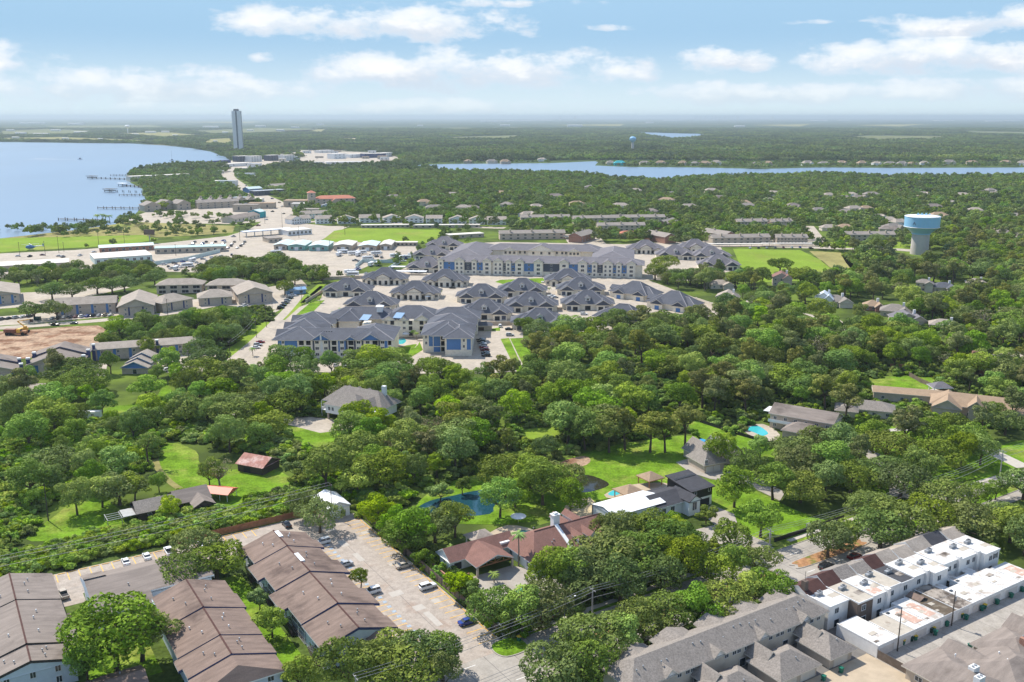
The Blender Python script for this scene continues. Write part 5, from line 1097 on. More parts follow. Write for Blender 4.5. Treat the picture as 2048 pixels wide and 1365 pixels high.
B = Bd('farmhouse', 'old grey-roofed farmhouse partly hidden by trees and vines', 'house', G(280, 1042), R(33)); B.wall(0, 11, 0, 8, 2.6, 'timber_dark'); B.gable(-0.5, 11, -0.5, 8, 2.7, 2.4, 'x', 'shingle_grey', 'trim_dark', 'timber_dark', 0.5); B.wall(11, 20, 1, 9, 2.6, 'timber_dark'); B.gable(11, 21, 0, 9.5, 2.9, 2.6, 'x', 'shingle_taupe', 'trim_dark', 'timber_dark', 0.5); B.gable(15, 21, -5, 6, 2.7, 1.7, 'y', 'shingle_taupe', 'trim_dark', 'timber_dark', 0.4); B.box('porch_roof', -4.5, -0.6, 0, 6, 2.2, 2.35, 'metal_grey'); B.win(3, -0.02, 0.9, 1.2, 1.2)
pg = MB()
for i in range(4): pg.box(-9, -4.5, i * 1.6, i * 1.6 + 0.15, 2.1, 2.25)
for x in (-9, -5): pg.box(x, x + 0.15, -0.2, 5.2, 2.25, 2.4); pg.box(x, x + 0.15, 0, 0.15, 0, 2.2); pg.box(x, x + 0.15, 4.8, 4.95, 0, 2.2)
pg.build('pergola', M['metal_grey'], B.o)
t = Bd('trailer', 'long white trailer parked in the scrub at the far left', 'trailer', G(180, 838), R(6)); t.wall(-4.5, 4.5, -1.3, 1.3, 3.2, 'metal_white', z0=0.7); t.box('roof', -4.6, 4.6, -1.35, 1.35, 3.2, 3.3, 'metal_white')
for x in (-2, 2): MB().tube([(x, -1.35, 0.45), (x, 1.35, 0.45)], 0.45, 10).build('wheel', M['metal_black'], t.o)
t.win(-2.5, -1.32, 1.7, 1.2, 0.8); t.win(1.5, -1.32, 1.7, 1.2, 0.8)
def house(px, py, w_, d_, rz, ev, rise, roof, wall_, label, wings=(), kind='hip', chim=None, wins=4, garage=False, trim='trim_cream', name='house'):
    B = Bd(name, label, 'house', G(px, py), R(rz)); B.wall(-w_ / 2, w_ / 2, 0, d_, ev, wall_)
    if kind == 'hip': B.hip(-w_ / 2, w_ / 2, 0, d_, ev + 0.1, rise, roof, trim, 0.6)
    else: B.gable(-w_ / 2, w_ / 2, 0, d_, ev + 0.1, rise, kind, roof, trim, wall_, 0.6)
    for (x0, x1, y0, y1, e2, r2, k2) in wings:
        B.wall(x0, x1, y0, y1, e2, wall_)
        if k2 == 'hip': B.hip(x0, x1, y0, y1, e2 + 0.1, r2, roof, trim, 0.6)
        else: B.gable(x0, x1, y0, y1, e2 + 0.1, r2, k2, roof, trim, wall_, 0.6)
    for i in range(wins):
        x = -w_ / 2 + (i + 0.5) * w_ / wins
        if ev > 4.5: B.win(x, -0.02, ev / 2 + 0.8, 1.3, 1.3)
        B.win(x, -0.02, 0.9, 1.3, 1.3) if not (garage and i == 0) else B.door(x, -0.02, min(4.6, w_ / wins), 2.2, 'S', 'trim_white', 'garage_door', name='garage_door')
    if chim: B.box('chimney', chim[0] - 0.7, chim[0] + 0.7, chim[1] - 0.6, chim[1] + 0.6, 0, ev + rise + 1.2, 'trim_white' if len(chim) < 3 else chim[2])
    return B
h = house(1448, 930, 14, 9, 24, 3.0, 3.6, 'shingle_grey', 'brick_beige', 'grey-brown roofed brick house with double garage and white chimney by the blue pool', ((-11, -3, -4, 6, 3.0, 4.6, 'hip'), (2, 9, 3, 14, 3.0, 3.4, 'y'), (-8, 0, 4, 13, 3.0, 3.8, 'y')), 'hip', (1.5, 9), 3)
for x in (-9, -6): h.door(x, -4.02, 2.6, 2.2, 'S', 'trim_white', 'garage_door', name='garage_door')
h.win(-10.5, -4.02, 3.6, 1.2, 1.3)
h = house(1600, 866, 24, 12, -34, 5.8, 2.8, 'shingle_taupe', 'wall_tan', 'large two-storey tan house with upper balcony and pool on its left', ((-4, 10, -9, 0, 3.0, 2.8, 'hip'),), 'x', None, 6)
h.box('balcony', -12, -1, -2.2, 0, 3.0, 3.2, 'trim_cream'); h.box('railing', -12, -1, -2.2, -2.1, 3.2, 4.2, 'trim_white'); h.box('awning', -15.5, -11.5, 2, 9, 5.6, 5.8, 'trim_white')
zone('pool_deck', smooth(PP((1485, 860), (1525, 848), (1560, 870), (1535, 884)), 3), 0.095, M['pave_far'])
zone('pool', smooth(PP((1492, 858), (1515, 852), (1536, 866), (1525, 872), (1510, 866)), 4), 0.11, M['pool'])
zone('pool', smooth(PP((1392, 884), (1402, 878), (1412, 881), (1408, 888)), 4), 0.11, M['poolblue'])
house(1822, 806, 30, 9, -18, 3.6, 1.6, 'shingle_tan', 'wall_tan', 'long low tan outbuilding left of the round pool terrace', (), 'x', None, 4)
h = house(1952, 838, 34, 14, -26, 4.4, 3.8, 'shingle_tan', 'wall_tan', 'large tan-roofed house with tall arched entrance on the right', ((-16, -6, -4, 12, 4.2, 3.4, 'y'), (-3, 2, -3, 8, 5.4, 2.6, 'y'), (8, 17, 4, 14, 4.2, 3.0, 'hip')), 'hip', None, 6)
zone('pool_deck', smooth(PP((1838, 790), (1880, 775), (1905, 790), (1880, 806)), 3), 0.095, M['sidewalk']); zone('pool', smooth(PP((1868, 792), (1884, 788), (1888, 796), (1875, 800)), 4), 0.11, M['pool'])
g = Bd('gazebo', 'pale blue-grey hip-roofed gazebo on the right pool terrace', 'gazebo', G(1879, 784)); g.hip(-4, 4, -3, 3, 2.8, 2.0, 'shingle_slate_pale', 'trim_white', 0.5)
for x in (-3.6, 3.6):
    for y in (-2.6, 2.6): g.box('post', x - 0.15, x + 0.15, y - 0.15, y + 0.15, 0, 2.7, 'trim_white')
house(1734, 834, 20, 10, -20, 3.0, 2.6, 'shingle_grey', 'wall_cream', 'pale grey-roofed low house among trees left of the tan outbuilding', ((-12, -4, -5, 5, 3, 2.4, 'hip'),), 'hip', None, 4)
h = house(1972, 757, 12, 10, 0, 6.2, 4.2, 'shingle_redbrown', 'brick_red', 'dark red brick house with steep gable at the right', (), 'y', (-4, 6, 'brick_red'), 2)
HM = [(1562, 572, 12, 12, 6, 3.4, 'shingle_red', 'brick_beige', 'y', 'red-roofed two-storey house at the corner of the green field'), (1452, 604, 13, 11, 3.2, 3.4, 'shingle_beige', 'wall_cream', 'y', 'pale gabled house just right of the boundary wall'), (1442, 578, 14, 10, 3.2, 2.6, 'shingle_beige', 'wall_cream', 'hip', 'pale roofed house behind trees near the field corner'),
      (1645, 612, 10, 10, 5, 3.6, 'siding_blue', 'siding_white', 'y', 'steep pale blue roofed house in the trees'), (1672, 614, 16, 12, 3.4, 3.4, 'shingle_grey', 'wall_cream', 'hip', 'grey-roofed cream house with pale chimney in the trees'), (1746, 622, 10, 9, 3, 3.2, 'shingle_tan', 'brick_red', 'hip', 'small orange-tan roofed house in the right woods'),
      (1788, 634, 16, 12, 3.4, 3.6, 'shingle_grey', 'wall_tan', 'hip', 'grey-brown hip-roofed house in the right woods'), (1815, 650, 16, 12, 3.4, 3.4, 'shingle_slate_pale', 'wall_tan', 'y', 'blue-grey gabled house in the right woods'), (1846, 583, 10, 8, 6, 2.2, 'shingle_grey', 'wall_cream', 'hip', 'two-storey cream house beside a turquoise pool in the woods'),
      (1888, 585, 14, 10, 3.4, 3.0, 'shingle_slate', 'wall_tan', 'hip', 'dark grey-roofed house right of the cream two-storey one'), (1885, 662, 14, 10, 3.2, 2.8, 'shingle_beige', 'wall_tan', 'hip', 'pale brown roof deep in the right woods'), (1950, 575, 12, 9, 3.2, 2.6, 'shingle_beige', 'wall_tan', 'hip', 'small pale roof high in the right woods')]
for (px, py, w_, d_, ev, ri, rf, wl, kd, lb) in HM: house(px, py, w_, d_, random.uniform(-25, 10), ev, ri, rf, wl, lb, ((w_ * 0.1, w_ * 0.6, -3, d_ * 0.6, ev * 0.95, ri * 0.8, 'y'),), kd, (w_ * 0.3, d_ * 0.5), 3)
zone('pool', smooth(PP((1812, 590), (1820, 584), (1828, 588), (1818, 594)), 3), 0.11, M['pool'])
fence('brown plank fence behind the right pool yard', PP((1800, 742), (1840, 765), (1900, 790)), 2.0, 'fence_wood'); fence('tan plank fence in the right woods', PP((1780, 735), (1825, 738)), 2.0, 'fence_red')
fence('black metal railing fence on the lawn behind the garage house', PP((1400, 845), (1470, 868), (1550, 892)), 1.3, 'metal_black', 3.0, 'railing_fence', 8)
fence('black metal railing fence beside the front lawn and sidewalk', [W(196, 169.4), W(226, 169.4)], 1.4, 'metal_black', 3.0, 'railing_fence', 10)

# ------------------------------------------------------------------ far buildings
mk('metal_teal', (0.40, 0.55, 0.52), 0.55, 0.06, 0.2); mk('metal_seafoam', (0.52, 0.62, 0.60), 0.55, 0.06, 0.2); mk('wall_teal', (0.20, 0.40, 0.36), 0.6, 0.06, 0.3)
mk('roof_orange', (0.50, 0.18, 0.11), 0.8, 0.10, 0.2); mk('wall_peach', (0.55, 0.43, 0.35), 0.8, 0.08, 0.3); mk('tank_blue', (0.27, 0.53, 0.75), 0.35, 0.03, 0.1, spec=0.5); mk('tank_concrete', (0.52, 0.475, 0.43), 0.85, 0.08, 0.2)
mk('roof_flat', (0.62, 0.585, 0.52), 0.85, 0.10, 0.05, c2=(0.48, 0.43, 0.36), c2scale=0.05); mk('cedar', (0.27, 0.235, 0.205), 0.9, 0.12, 0.2); mk('tower_pale', (0.70, 0.68, 0.65), 0.7, 0.05, 0.1); mk('tower_dark', (0.10, 0.10, 0.11), 0.4, 0.05, 0.1); mk('teal_bright', (0.02, 0.38, 0.42), 0.5, 0.05, 0.3)

def ordw(n):
    a = 'zeroth first second third fourth fifth sixth seventh eighth ninth tenth eleventh twelfth thirteenth fourteenth fifteenth sixteenth seventeenth eighteenth nineteenth'.split()
    if n < 20: return a[n]
    t_ = 'twenty thirty forty fifty sixty'.split()[n // 10 - 2]
    return t_[:-1] + 'ieth' if n % 10 == 0 else t_ + '-' + a[n % 10]
NEARCLEAR = []
def blk(pL, pR, depth, ev, rise, kind, roof, wall_, label, cat='building', wins=6, rows=1, trim='trim_cream', name='building', group=None, frame='trim_white', clear=0):
    a, b = G(*pL), G(*pR); rz = math.atan2(b.y - a.y, b.x - a.x); L = (b - a).length
    B = Bd(name, label, cat, a, rz, group); B.L = L; B.wall(0, L, 0, depth, ev, wall_)
    if kind == 'flat': B.box('roof', -0.3, L + 0.3, -0.3, depth + 0.3, ev, ev + 0.35, roof)
    elif kind == 'hip': B.hip(0, L, 0, depth, ev + 0.1, rise, roof, trim, 0.7)
    else: B.gable(0, L, 0, depth, ev + 0.1, rise, kind, roof, trim, wall_, 0.6)
    st = ev / rows
    if pL[1] < 440: wins = max(2, wins // 2)
    for r_ in range(rows):
        for i in range(wins): B.win((i + 0.5) * L / wins, -0.03, r_ * st + 0.25 * st, min(2.4, L / wins * 0.5), st * 0.5, 'S', frame)
    if clear: NEARCLEAR.append((a, b, clear))
    return B
# hotel with orange roof
B = blk((632, 414), (711, 412), 16, 10.5, 4, 'hip', 'roof_orange', 'wall_peach', 'peach hotel with orange hipped roof and square tower', 'hotel', 14, 3, clear=20)
B.wall(-10, 0, -1, 9, 19, 'wall_peach', name='tower'); B.hip(-10, 0, -1, 9, 19, 3, 'roof_orange', 'trim_white', 0.8, name='tower_roof'); B.gable(20, 30, -7, 4, 7, 4, 'y', 'roof_orange', 'trim_white', 'wall_peach', 0.6, name='porch_roof'); B.wall(21, 29, -6, 1, 7, 'wall_peach')
for z in (13, 16): B.win(-5, -1.03, z, 2, 2)
B = blk((640, 418), (668, 418), 12, 4, 3, 'y', 'metal_white', 'trim_white', 'white gabled restaurant with blue trim in front of the hotel', 'building', 4, trim='panel_blue', clear=12); B.box('canopy', -4, B.L + 4, -3, 0, 3, 3.4, 'panel_blue')
# grey and white gabled flats and houses in rows
ROW = [((584, 449), (604, 447), 'y', 'left end of the white gabled row, first one'), ((604, 447), (622, 446), 'x', 'white gabled row, second from the left end'), ((632, 448), (664, 447), 'x', 'white gabled row, wide one below the hotel'), ((676, 448), (712, 447), 'y', 'white gable-ended block above the left end of the green field'),
       ((720, 446), (760, 445), 'x', 'white long-roofed block, second above the green field'), ((768, 446), (804, 445), 'y', 'white gable-ended block, third above the green field'), ((810, 446), (846, 446), 'y', 'white gable-ended block, fourth above the green field'), ((852, 447), (884, 447), 'x', 'white long-roofed block, fifth above the green field'),
       ((898, 448), (932, 448), 'y', 'white gable-ended block, sixth above the green field'), ((938, 449), (970, 449), 'y', 'white gable-ended block, seventh above the green field'), ((974, 450), (1012, 450), 'x', 'white long-roofed block at the right end above the green field'), ((606, 438), (624, 437), 'x', 'grey-roofed white house behind the row, left'), ((626, 437), (656, 436), 'x', 'grey-roofed white house behind the row, right')]
for a, b, k, lb in ROW: blk(a, b, 13, 5.6, 3.4, k, 'shingle_beige', 'siding_white', lb, 'house', 4, 2, name='white_house', group='white gabled houses', clear=12)
for i, (a, b) in enumerate((((722, 456), (820, 455)), ((826, 456), (960, 455)))): blk(a, b, 8, 2.8, 0, 'flat', 'roof_flat', 'wall_tan', 'long flat carport row behind the green field, %s part' % ('left', 'right')[i], 'carport', 10, 1, name='carport_row', frame='trim_dark')
# brown-brick apartments right of the field
BR = [((1000, 480), (1130, 478), 'x', 'brown brick block with shed dormers behind the long building'), ((1042, 446), (1140, 445), 'x', 'brown shingled row deep among trees, left'), ((1148, 448), (1260, 446), 'x', 'brown shingled row deep among trees, middle'), ((1196, 463), (1290, 462), 'x', 'long brown brick block behind the orange-roofed clubhouse'),
      ((1224, 446), (1330, 445), 'x', 'brown shingled row deep among trees, right'), ((1425, 489), (1540, 487), 'x', 'brown block behind the long dark carport'), ((1553, 488), (1615, 488), 'x', 'brown block with two chimneys left of the road junction'), ((1475, 455), (1535, 454), 'x', 'brown brick block behind trees above the carport, left'), ((1545, 455), (1585, 454), 'x', 'brown brick block behind trees above the carport, right'), ((1690, 482), (1790, 482), 'x', 'long low brown building left of the water tower')]
for a, b, k, lb in BR:
    B = blk(a, b, 12, 6.2, 2.6, k, 'cedar', 'wall_peach' if 'brick' in lb else 'wall_tan', lb, 'building', 9, 2, name='apartment_block', group='brown apartments', frame='trim_cream', clear=34)
    for i in range(3): B.box('chimney', B.L * (0.15 + 0.33 * i), B.L * (0.15 + 0.33 * i) + 1.4, 2, 3.4, 6, 10.2, 'wall_tan')
for (px, py, rz, lb) in ((1176, 482, 62, 'gable-ended brown brick block beside the carport lane'), (1330, 482, 118, 'angled brown block right of the orange-roofed clubhouse'), (1446, 478, 120, 'angled brown block left of the long dark carport'), (1345, 456, 60, 'brown gabled block in trees behind the angled one')):
    B = house(px, py, 34, 13, rz, 6.4, 3.2, 'cedar', 'brick_red', lb, (), 'x', (4, 8, 'wall_tan'), 5); 
B = blk((1240, 477), (1276, 476), 10, 4, 3, 'hip', 'roof_orange', 'brick_red', 'clubhouse with orange tile roof among brown apartments', 'building', 4, 1, clear=10)
for (px, py, w_, lb) in ((1482, 493, 62, 'long dark carport along the road, left'), (1585, 492, 58, 'long dark carport along the road, right'), (1150, 478, 24, 'pale carport in the lane between brown apartments')):
    t = thing('carport', lb, 'carport', G(px, py)); MB().box(-w_ / 2, w_ / 2, -2.8, 2.8, 2.5, 2.8).build('roof', M['roof_flat'], t)
    for i in range(7): MB().box(-0.1, 0.1, -0.1, 0.1, 0, 2.5).build('post', M['metal_grey'], t, (-w_ / 2 + 0.6 + i * (w_ - 1.2) / 6, 1.5, 0))
# storage sheds
for (x0, x1, y, rf, wl, lb) in ((548, 574, 500, 'metal_seafoam', 'wall_tan', 'narrow white storage shed, leftmost of the pale sheds'), (576, 610, 501, 'metal_seafoam', 'wall_teal', 'pale storage shed with teal wall, second from the left'), (618, 655, 502, 'metal_seafoam', 'wall_teal', 'pale storage shed with teal wall, third from the left'), (668, 704, 501, 'roof_flat', 'wall_tan', 'white-roofed storage shed with beige wall, fourth from the left'), (718, 752, 502, 'metal_seafoam', 'wall_tan', 'blue-grey roofed storage shed, fifth from the left'), (760, 782, 500, 'roof_flat', 'wall_tan', 'small pale storage shed at the right end')):
    B = blk((x0, y), (x1, y), 30, 4.6, 1.4, 'y', rf, wl, lb, 'shed', 2, 1, 'trim_white', 'storage_shed', 'pale storage sheds'); B.door(B.L * 0.5, -0.05, 3.4, 3.2, 'S', 'trim_white', 'metal_white', name='roller_door')
blk((784, 492), (834, 492), 8, 3.2, 0, 'flat', 'roof_flat', 'wall_tan', 'long low open-fronted shed behind the parked boats', 'shed', 6, 1, name='storage_shed', frame='trim_dark')
wallrun('blue corrugated fence round the vehicle yard', PP((310, 530), (370, 522), (440, 505)), 3.0, 'metal_seafoam', 'metal_fence'); wallrun('white corrugated fence of the boat yard', PP((712, 535), (725, 525), (800, 526), (770, 545)), 2.6, 'metal_seafoam', 'metal_fence')
# strip malls and petrol station
B = blk((190, 530), (305, 522), 34, 5, 0, 'flat', 'roof_flat', 'metal_seafoam', 'large white flat-roofed warehouse beside the highway', 'building', 8, 1, name='warehouse'); B.gable(10, B.L - 8, 4, 30, 5.3, 1.4, 'x', 'metal_white', 'trim_white', 'metal_white', 0.2, 0.1)
blk((-70, 548), (138, 536), 24, 4.4, 0, 'flat', 'roof_flat', 'wall_tan', 'long white flat roof at the left edge behind trees', 'building', 10, 1, name='warehouse')
blk((200, 506), (308, 500), 16, 4.5, 1.6, 'x', 'metal_seafoam', 'brick_red', 'long brown shop building with pale roof behind the warehouse', 'shop', 8, 1, name='shop_building'); blk((310, 508), (452, 503), 14, 4.8, 0, 'flat', 'metal_teal', 'wall_tan', 'long shop building with pale teal flat roof', 'shop', 10, 1, name='shop_building')
t = thing('petrol_canopy', 'long petrol station canopy with blue roof edge', 'canopy', G(534, 470), R(38)); MB().box(-26, 26, -5, 5, 4.8, 5.6).build('roof', M['metal_white'], t); MB().box(-26.1, 26.1, -5.1, 5.1, 4.9, 5.2).build('fascia', M['panel_blue'], t)
for i in range(6): MB().box(-0.4, 0.4, -0.4, 0.4, 0, 4.8).build('pillar', M['trim_white'], t, (-22 + i * 8.8, 0, 0))
blk((576, 472), (624, 468), 20, 5, 0, 'flat', 'roof_flat', 'trim_white', 'white flat-roofed shop right of the petrol canopy', 'shop', 6, 1, name='shop_building'); blk((538, 486), (565, 484), 18, 4, 0, 'flat', 'cedar', 'wall_tan', 'brown flat-roofed shop left of the pale sheds', 'shop', 3, 1, name='shop_building'); blk((900, 478), (968, 474), 12, 3.6, 0, 'flat', 'roof_flat', 'wall_tan', 'white flat roof at the right end of the green field', 'building', 4, 1)
blk((574, 590), (612, 587), 8, 3, 1.2, 'x', 'blue_metal', 'blue_metal', 'small blue metal building at the edge of the trees', 'shed', 2, 1, name='metal_shed')
# lakeside condominiums, hotels and restaurants
B = blk((396, 418), (478, 414), 14, 8, 3.2, 'x', 'cedar', 'wall_tan', 'long grey-shingled lakeside condominium with stepped gables', 'building', 12, 3, name='condominium')
for i in range(6): B.gable(4 + i * 13, 13 + i * 13, 8, 22, 8.4, 5, 'y', 'cedar', 'trim_cream', 'wall_tan', 0.5, name='gable_roof'); B.box('chimney', 7 + i * 13, 9.5 + i * 13, 14, 16, 8, 15.5, 'wall_tan')
for i, (a, b) in enumerate((((290, 424), (322, 422)), ((326, 420), (352, 418)), ((356, 420), (382, 418)))): B = blk(a, b, 20, 8, 4.4, 'y', 'cedar', 'wall_tan', 'grey gabled lakeside condominium, %s from the shore' % ('first', 'second', 'third')[i], 'building', 4, 2, name='condominium')
B = blk((468, 446), (520, 436), 16, 4.6, 3, 'x', 'shingle_taupe', 'wall_cream', 'grey-roofed lakeside restaurant with bright teal end', 'restaurant', 7, 1, name='restaurant'); B.wall(B.L, B.L + 14, 0, 16, 7, 'teal_bright'); B.gable(B.L, B.L + 14, 0, 16, 7.1, 2.6, 'x', 'metal_seafoam', 'trim_white', 'teal_bright', 0.4)
blk((262, 363), (306, 361), 22, 9, 0, 'flat', 'roof_flat', 'wall_cream', 'white flat-roofed block on the lake point', 'building', 8, 3); blk((310, 360), (380, 356), 20, 8, 0, 'flat', 'roof_flat', 'wall_cream', 'long white flat-roofed block behind the lake point', 'building', 10, 3); blk((280, 346), (440, 342), 16, 6, 0, 'flat', 'cedar', 'wall_tan', 'long low brown hotel wing along the lake', 'building', 16, 2)
blk((415, 330), (462, 326), 20, 8, 0, 'flat', 'trim_navy', 'trim_navy', 'dark blue hall on the lake edge', 'building', 4, 1); blk((455, 334), (505, 331), 30, 7, 0, 'flat', 'roof_flat', 'wall_white', 'white hall behind the dark blue one', 'building', 5, 1)
for i, (x0, x1, y) in enumerate(((476, 500, 324), (502, 524, 324), (540, 560, 322), (568, 590, 322))): blk((x0, y), (x1, y - 1), 24, 15, 0, 'flat', 'roof_flat', 'tower_pale' if i % 2 else 'panel_slate', '%s of the four-storey blocks below the tower, from the left' % ('first', 'second', 'third', 'fourth')[i], 'building', 8, 4, name='apartment_block')
blk((498, 386), (525, 384), 16, 6, 3, 'x', 'metal_seafoam', 'panel_blue', 'pale blue roofed restaurant right of the highway', 'restaurant', 4, 2, name='restaurant', clear=20); blk((510, 392), (572, 388), 16, 7, 0, 'flat', 'metal_grey', 'panel_slate', 'grey-blue motel right of the highway', 'motel', 10, 2, name='motel', clear=20); blk((545, 380), (580, 378), 14, 7, 2.6, 'x', 'cedar', 'wall_tan', 'brown-roofed motel wing behind the grey-blue motel', 'motel', 6, 2, name='motel', clear=14)
for i, (x0, x1, y, h_, rf, wl) in enumerate(((652, 725, 330, 7, 'roof_white', 'wall_white'), (668, 692, 318, 14, 'roof_white', 'siding_white'), (700, 728, 316, 10, 'roof_white', 'siding_white'), (728, 772, 316, 12, 'roof_flat', 'trim_navy'), (772, 786, 314, 12, 'roof_flat', 'wall_white'), (640, 668, 306, 8, 'roof_white', 'wall_white'))):
    blk((x0, y), (x1, y - 1), 30, h_, 0, 'flat', rf, wl, '%s of the white and navy commercial blocks left of the inlet' % ('first', 'second', 'third', 'fourth', 'fifth', 'sixth')[i], 'building', 7, 2)
# commercial strip up the highway and the far lake shore
rvc = random.Random(21); CB = []
for i in range(34):
    t_ = rvc.random(); p = HWY[int(8 + t_ * 34)]; q = PXY(p.x, p.y); sd = rvc.choice((-1, 1)); CB.append((q[0] + sd * rvc.uniform(26, 60) * (q[1] - 233) / 150, q[1] - rvc.uniform(0, 3)))
for i in range(22): CB.append((rvc.uniform(560, 800), rvc.uniform(302, 330)))
CB = sorted(c_ for c_ in CB if c_[1] < 440); lakef = inpoly(LAKE); kf = [inpoly(k_) for k_ in KEEP]; n_ = 0
for (px, py) in CB:
    p = G(px, py); ax_ = np.array([p.x - 14, p.x + 14, p.x]); ay_ = np.array([p.y, p.y, p.y + 12])
    if any(f(ax_, ay_).any() for f in kf[:3]) or lakef(ax_, ay_).any() or any(f(ax_, ay_).any() for f in kf[20:] if True) and rvc.random() < 0.55: continue
    n_ += 1; wpx = rvc.uniform(16, 34) * (py - 233) / 121.3; rfm, wlm = rvc.choice((('roof_flat', 'wall_white'), ('roof_white', 'wall_cream'), ('cedar', 'wall_tan'), ('metal_grey', 'wall_white'), ('shingle_tan', 'wall_tan')))
    blk((px - wpx / 2, py), (px + wpx / 2, py), rvc.uniform(12, 22), rvc.uniform(4, 9), 0, 'flat', rfm, wlm, 'low pale commercial building along the upper highway, %s from the left' % ordw(n_), 'building', 4, 1, name='commercial_building', group='commercial buildings along the highway', clear=16)
# thirty-storey tower
B = Bd('high_rise', 'slender thirty-storey tower standing alone by the lake', 'tower', G(478, 303), R(8))
B.wall(-15, 15, -11, 11, 137, 'tower_pale'); B.box('glass_strip', -3, 2, -11.4, -10.9, 3, 136, 'tower_dark'); B.box('glass_strip', 14.8, 15.3, -7, 7, 3, 136, 'tower_dark'); B.box('glass_strip', -15.3, -14.8, -4, 6, 3, 136, 'tower_dark'); B.box('roof_box', -9, 8, -6, 6, 137, 143, 'tower_dark'); B.box('podium', -26, 26, -18, 16, 0, 10, 'tower_pale')
for i in range(30):
    for (xa, xb) in ((-15.4, -5.2), (4.2, 15.4)): B.box('balcony', xa, xb, -11.7, -10.95, 6 + i * 4.3, 7.2 + i * 4.3, 'trim_white')
# water towers
wt = thing('water_tower', 'large pale blue water tower on a wide concrete column', 'water tower', G(1838, 508))
MB().lathe([(7.6, 0), (7.4, 10), (7.3, 18)], n=40).build('column', M['tank_concrete'], wt)
tk = MB().lathe([(7.3, 17.6), (7.9, 17.9), (7.9, 18.6), (9.5, 20.0), (13.2, 23.2), (14.3, 23.8), (14.5, 24.4), (14.7, 32.6), (14.6, 33.2)], n=48).build('tank', M['tank_blue'], wt); MB().lathe([(14.6, 33.2), (13.5, 33.7), (7, 34.3), (0.1, 34.5)], n=48).build('tank_roof', M['metal_white'], tk); MB().lathe([(14.8, 23.9), (15.0, 24.2), (14.8, 24.5)], n=48).build('rim', M['metal_white'], tk); MB().lathe([(14.75, 32.9), (15.0, 33.2), (14.75, 33.5)], n=48).build('rim', M['metal_white'], tk)
an = MB()
for i in range(14): x = -6 + i * 0.9; an.box(x, x + 0.25, -2 + (i * 5 % 4), -1.7 + (i * 5 % 4), 34.2, 35.6 + (i % 3) * 0.4)
an.box(-6, 6.5, -0.3, 0, 34.6, 34.8).build('antenna_rail', M['tank_blue'], wt)
cu = bpy.data.curves.new('letter', 'FONT'); cu.body = 'A'; cu.size = 4.0; cu.extrude = 0.04; cu.align_x = 'CENTER'
lo_ = bpy.data.objects.new('tmp_letter', cu); lm = bpy.data.meshes.new_from_object(lo_); bpy.data.objects.remove(lo_); lm.materials.clear(); lm.materials.append(M['panel_slate'])
for a_ in (R(222),):
    lo_ = bpy.data.objects.new('letter', lm); col.objects.link(lo_); lo_.parent = tk; lo_.location = (14.72 * math.cos(a_), 14.72 * math.sin(a_), 26.6); lo_.rotation_euler = (R(90), 0, a_ + R(90))
wt = thing('water_tower', 'slim distant water tower with small blue domed tank beyond the inlet', 'water tower', G(1265, 302)); MB().lathe([(5.2, 0), (4.6, 32)], n=16).build('column', M['tank_concrete'], wt); MB().lathe([(4.6, 30), (10, 36), (12, 41), (11, 46), (6, 49.5), (0.1, 50.5)], n=20).build('tank', M['tank_blue'], wt)
wt = thing('water_tower', 'tiny white water tower on the far lake shore', 'water tower', G(256, 268)); MB().lathe([(3, 0), (3, 40)], n=10).build('column', M['metal_white'], wt); MB().lathe([(3, 38), (16, 46), (17, 54), (10, 60), (0.1, 62)], n=14).build('tank', M['metal_white'], wt)
# houses on the inlet shore
SH = [(934, 327, 'tan'), (985, 327, 'grey'), (1012, 328, 'tan'), (1085, 323, 'white'), (1222, 330, 'grey'), (1240, 331, 'teal'), (1290, 330, 'grey'), (1322, 330, 'tan'), (1366, 331, 'tan'), (1390, 331, 'grey'), (1410, 331, 'tan'), (1432, 330, 'white'), (1512, 332, 'grey'), (1536, 331, 'tan'), (1618, 331, 'white'), (1650, 331, 'grey'), (1686, 330, 'tan'), (1726, 331, 'tan'), (1755, 331, 'white'), (1782, 332, 'grey'), (1806, 332, 'grey'), (1826, 332, 'tan'), (1850, 331, 'white'), (1900, 329, 'grey'), (1945, 329, 'tan'), (2012, 329, 'tan'), (2044, 331, 'white')]
for i, (px, py, c_) in enumerate(SH):
    rf = {'tan': 'shingle_tan', 'grey': 'shingle_grey', 'white': 'shingle_beige', 'teal': 'teal_bright'}[c_]; wl = {'tan': 'wall_tan', 'grey': 'wall_cream', 'white': 'siding_white', 'teal': 'teal_bright'}[c_]
    house(px, py, 20 + i * 7 % 9, 14, (i * 37 % 40) - 20, 6, 4 + i % 3, rf, wl, '%s-roofed waterfront house, %s on the inlet shore from the left' % (c_, ('first second third fourth fifth sixth seventh eighth ninth tenth eleventh twelfth thirteenth fourteenth fifteenth sixteenth seventeenth eighteenth nineteenth twentieth'.split() + ['twenty-' + q for q in 'first second third fourth fifth sixth seventh'.split()])[i]), ((2, 9, -4, 10, 5.4, 3.6, 'y'),), 'hip', None, 2, name='waterfront_house')
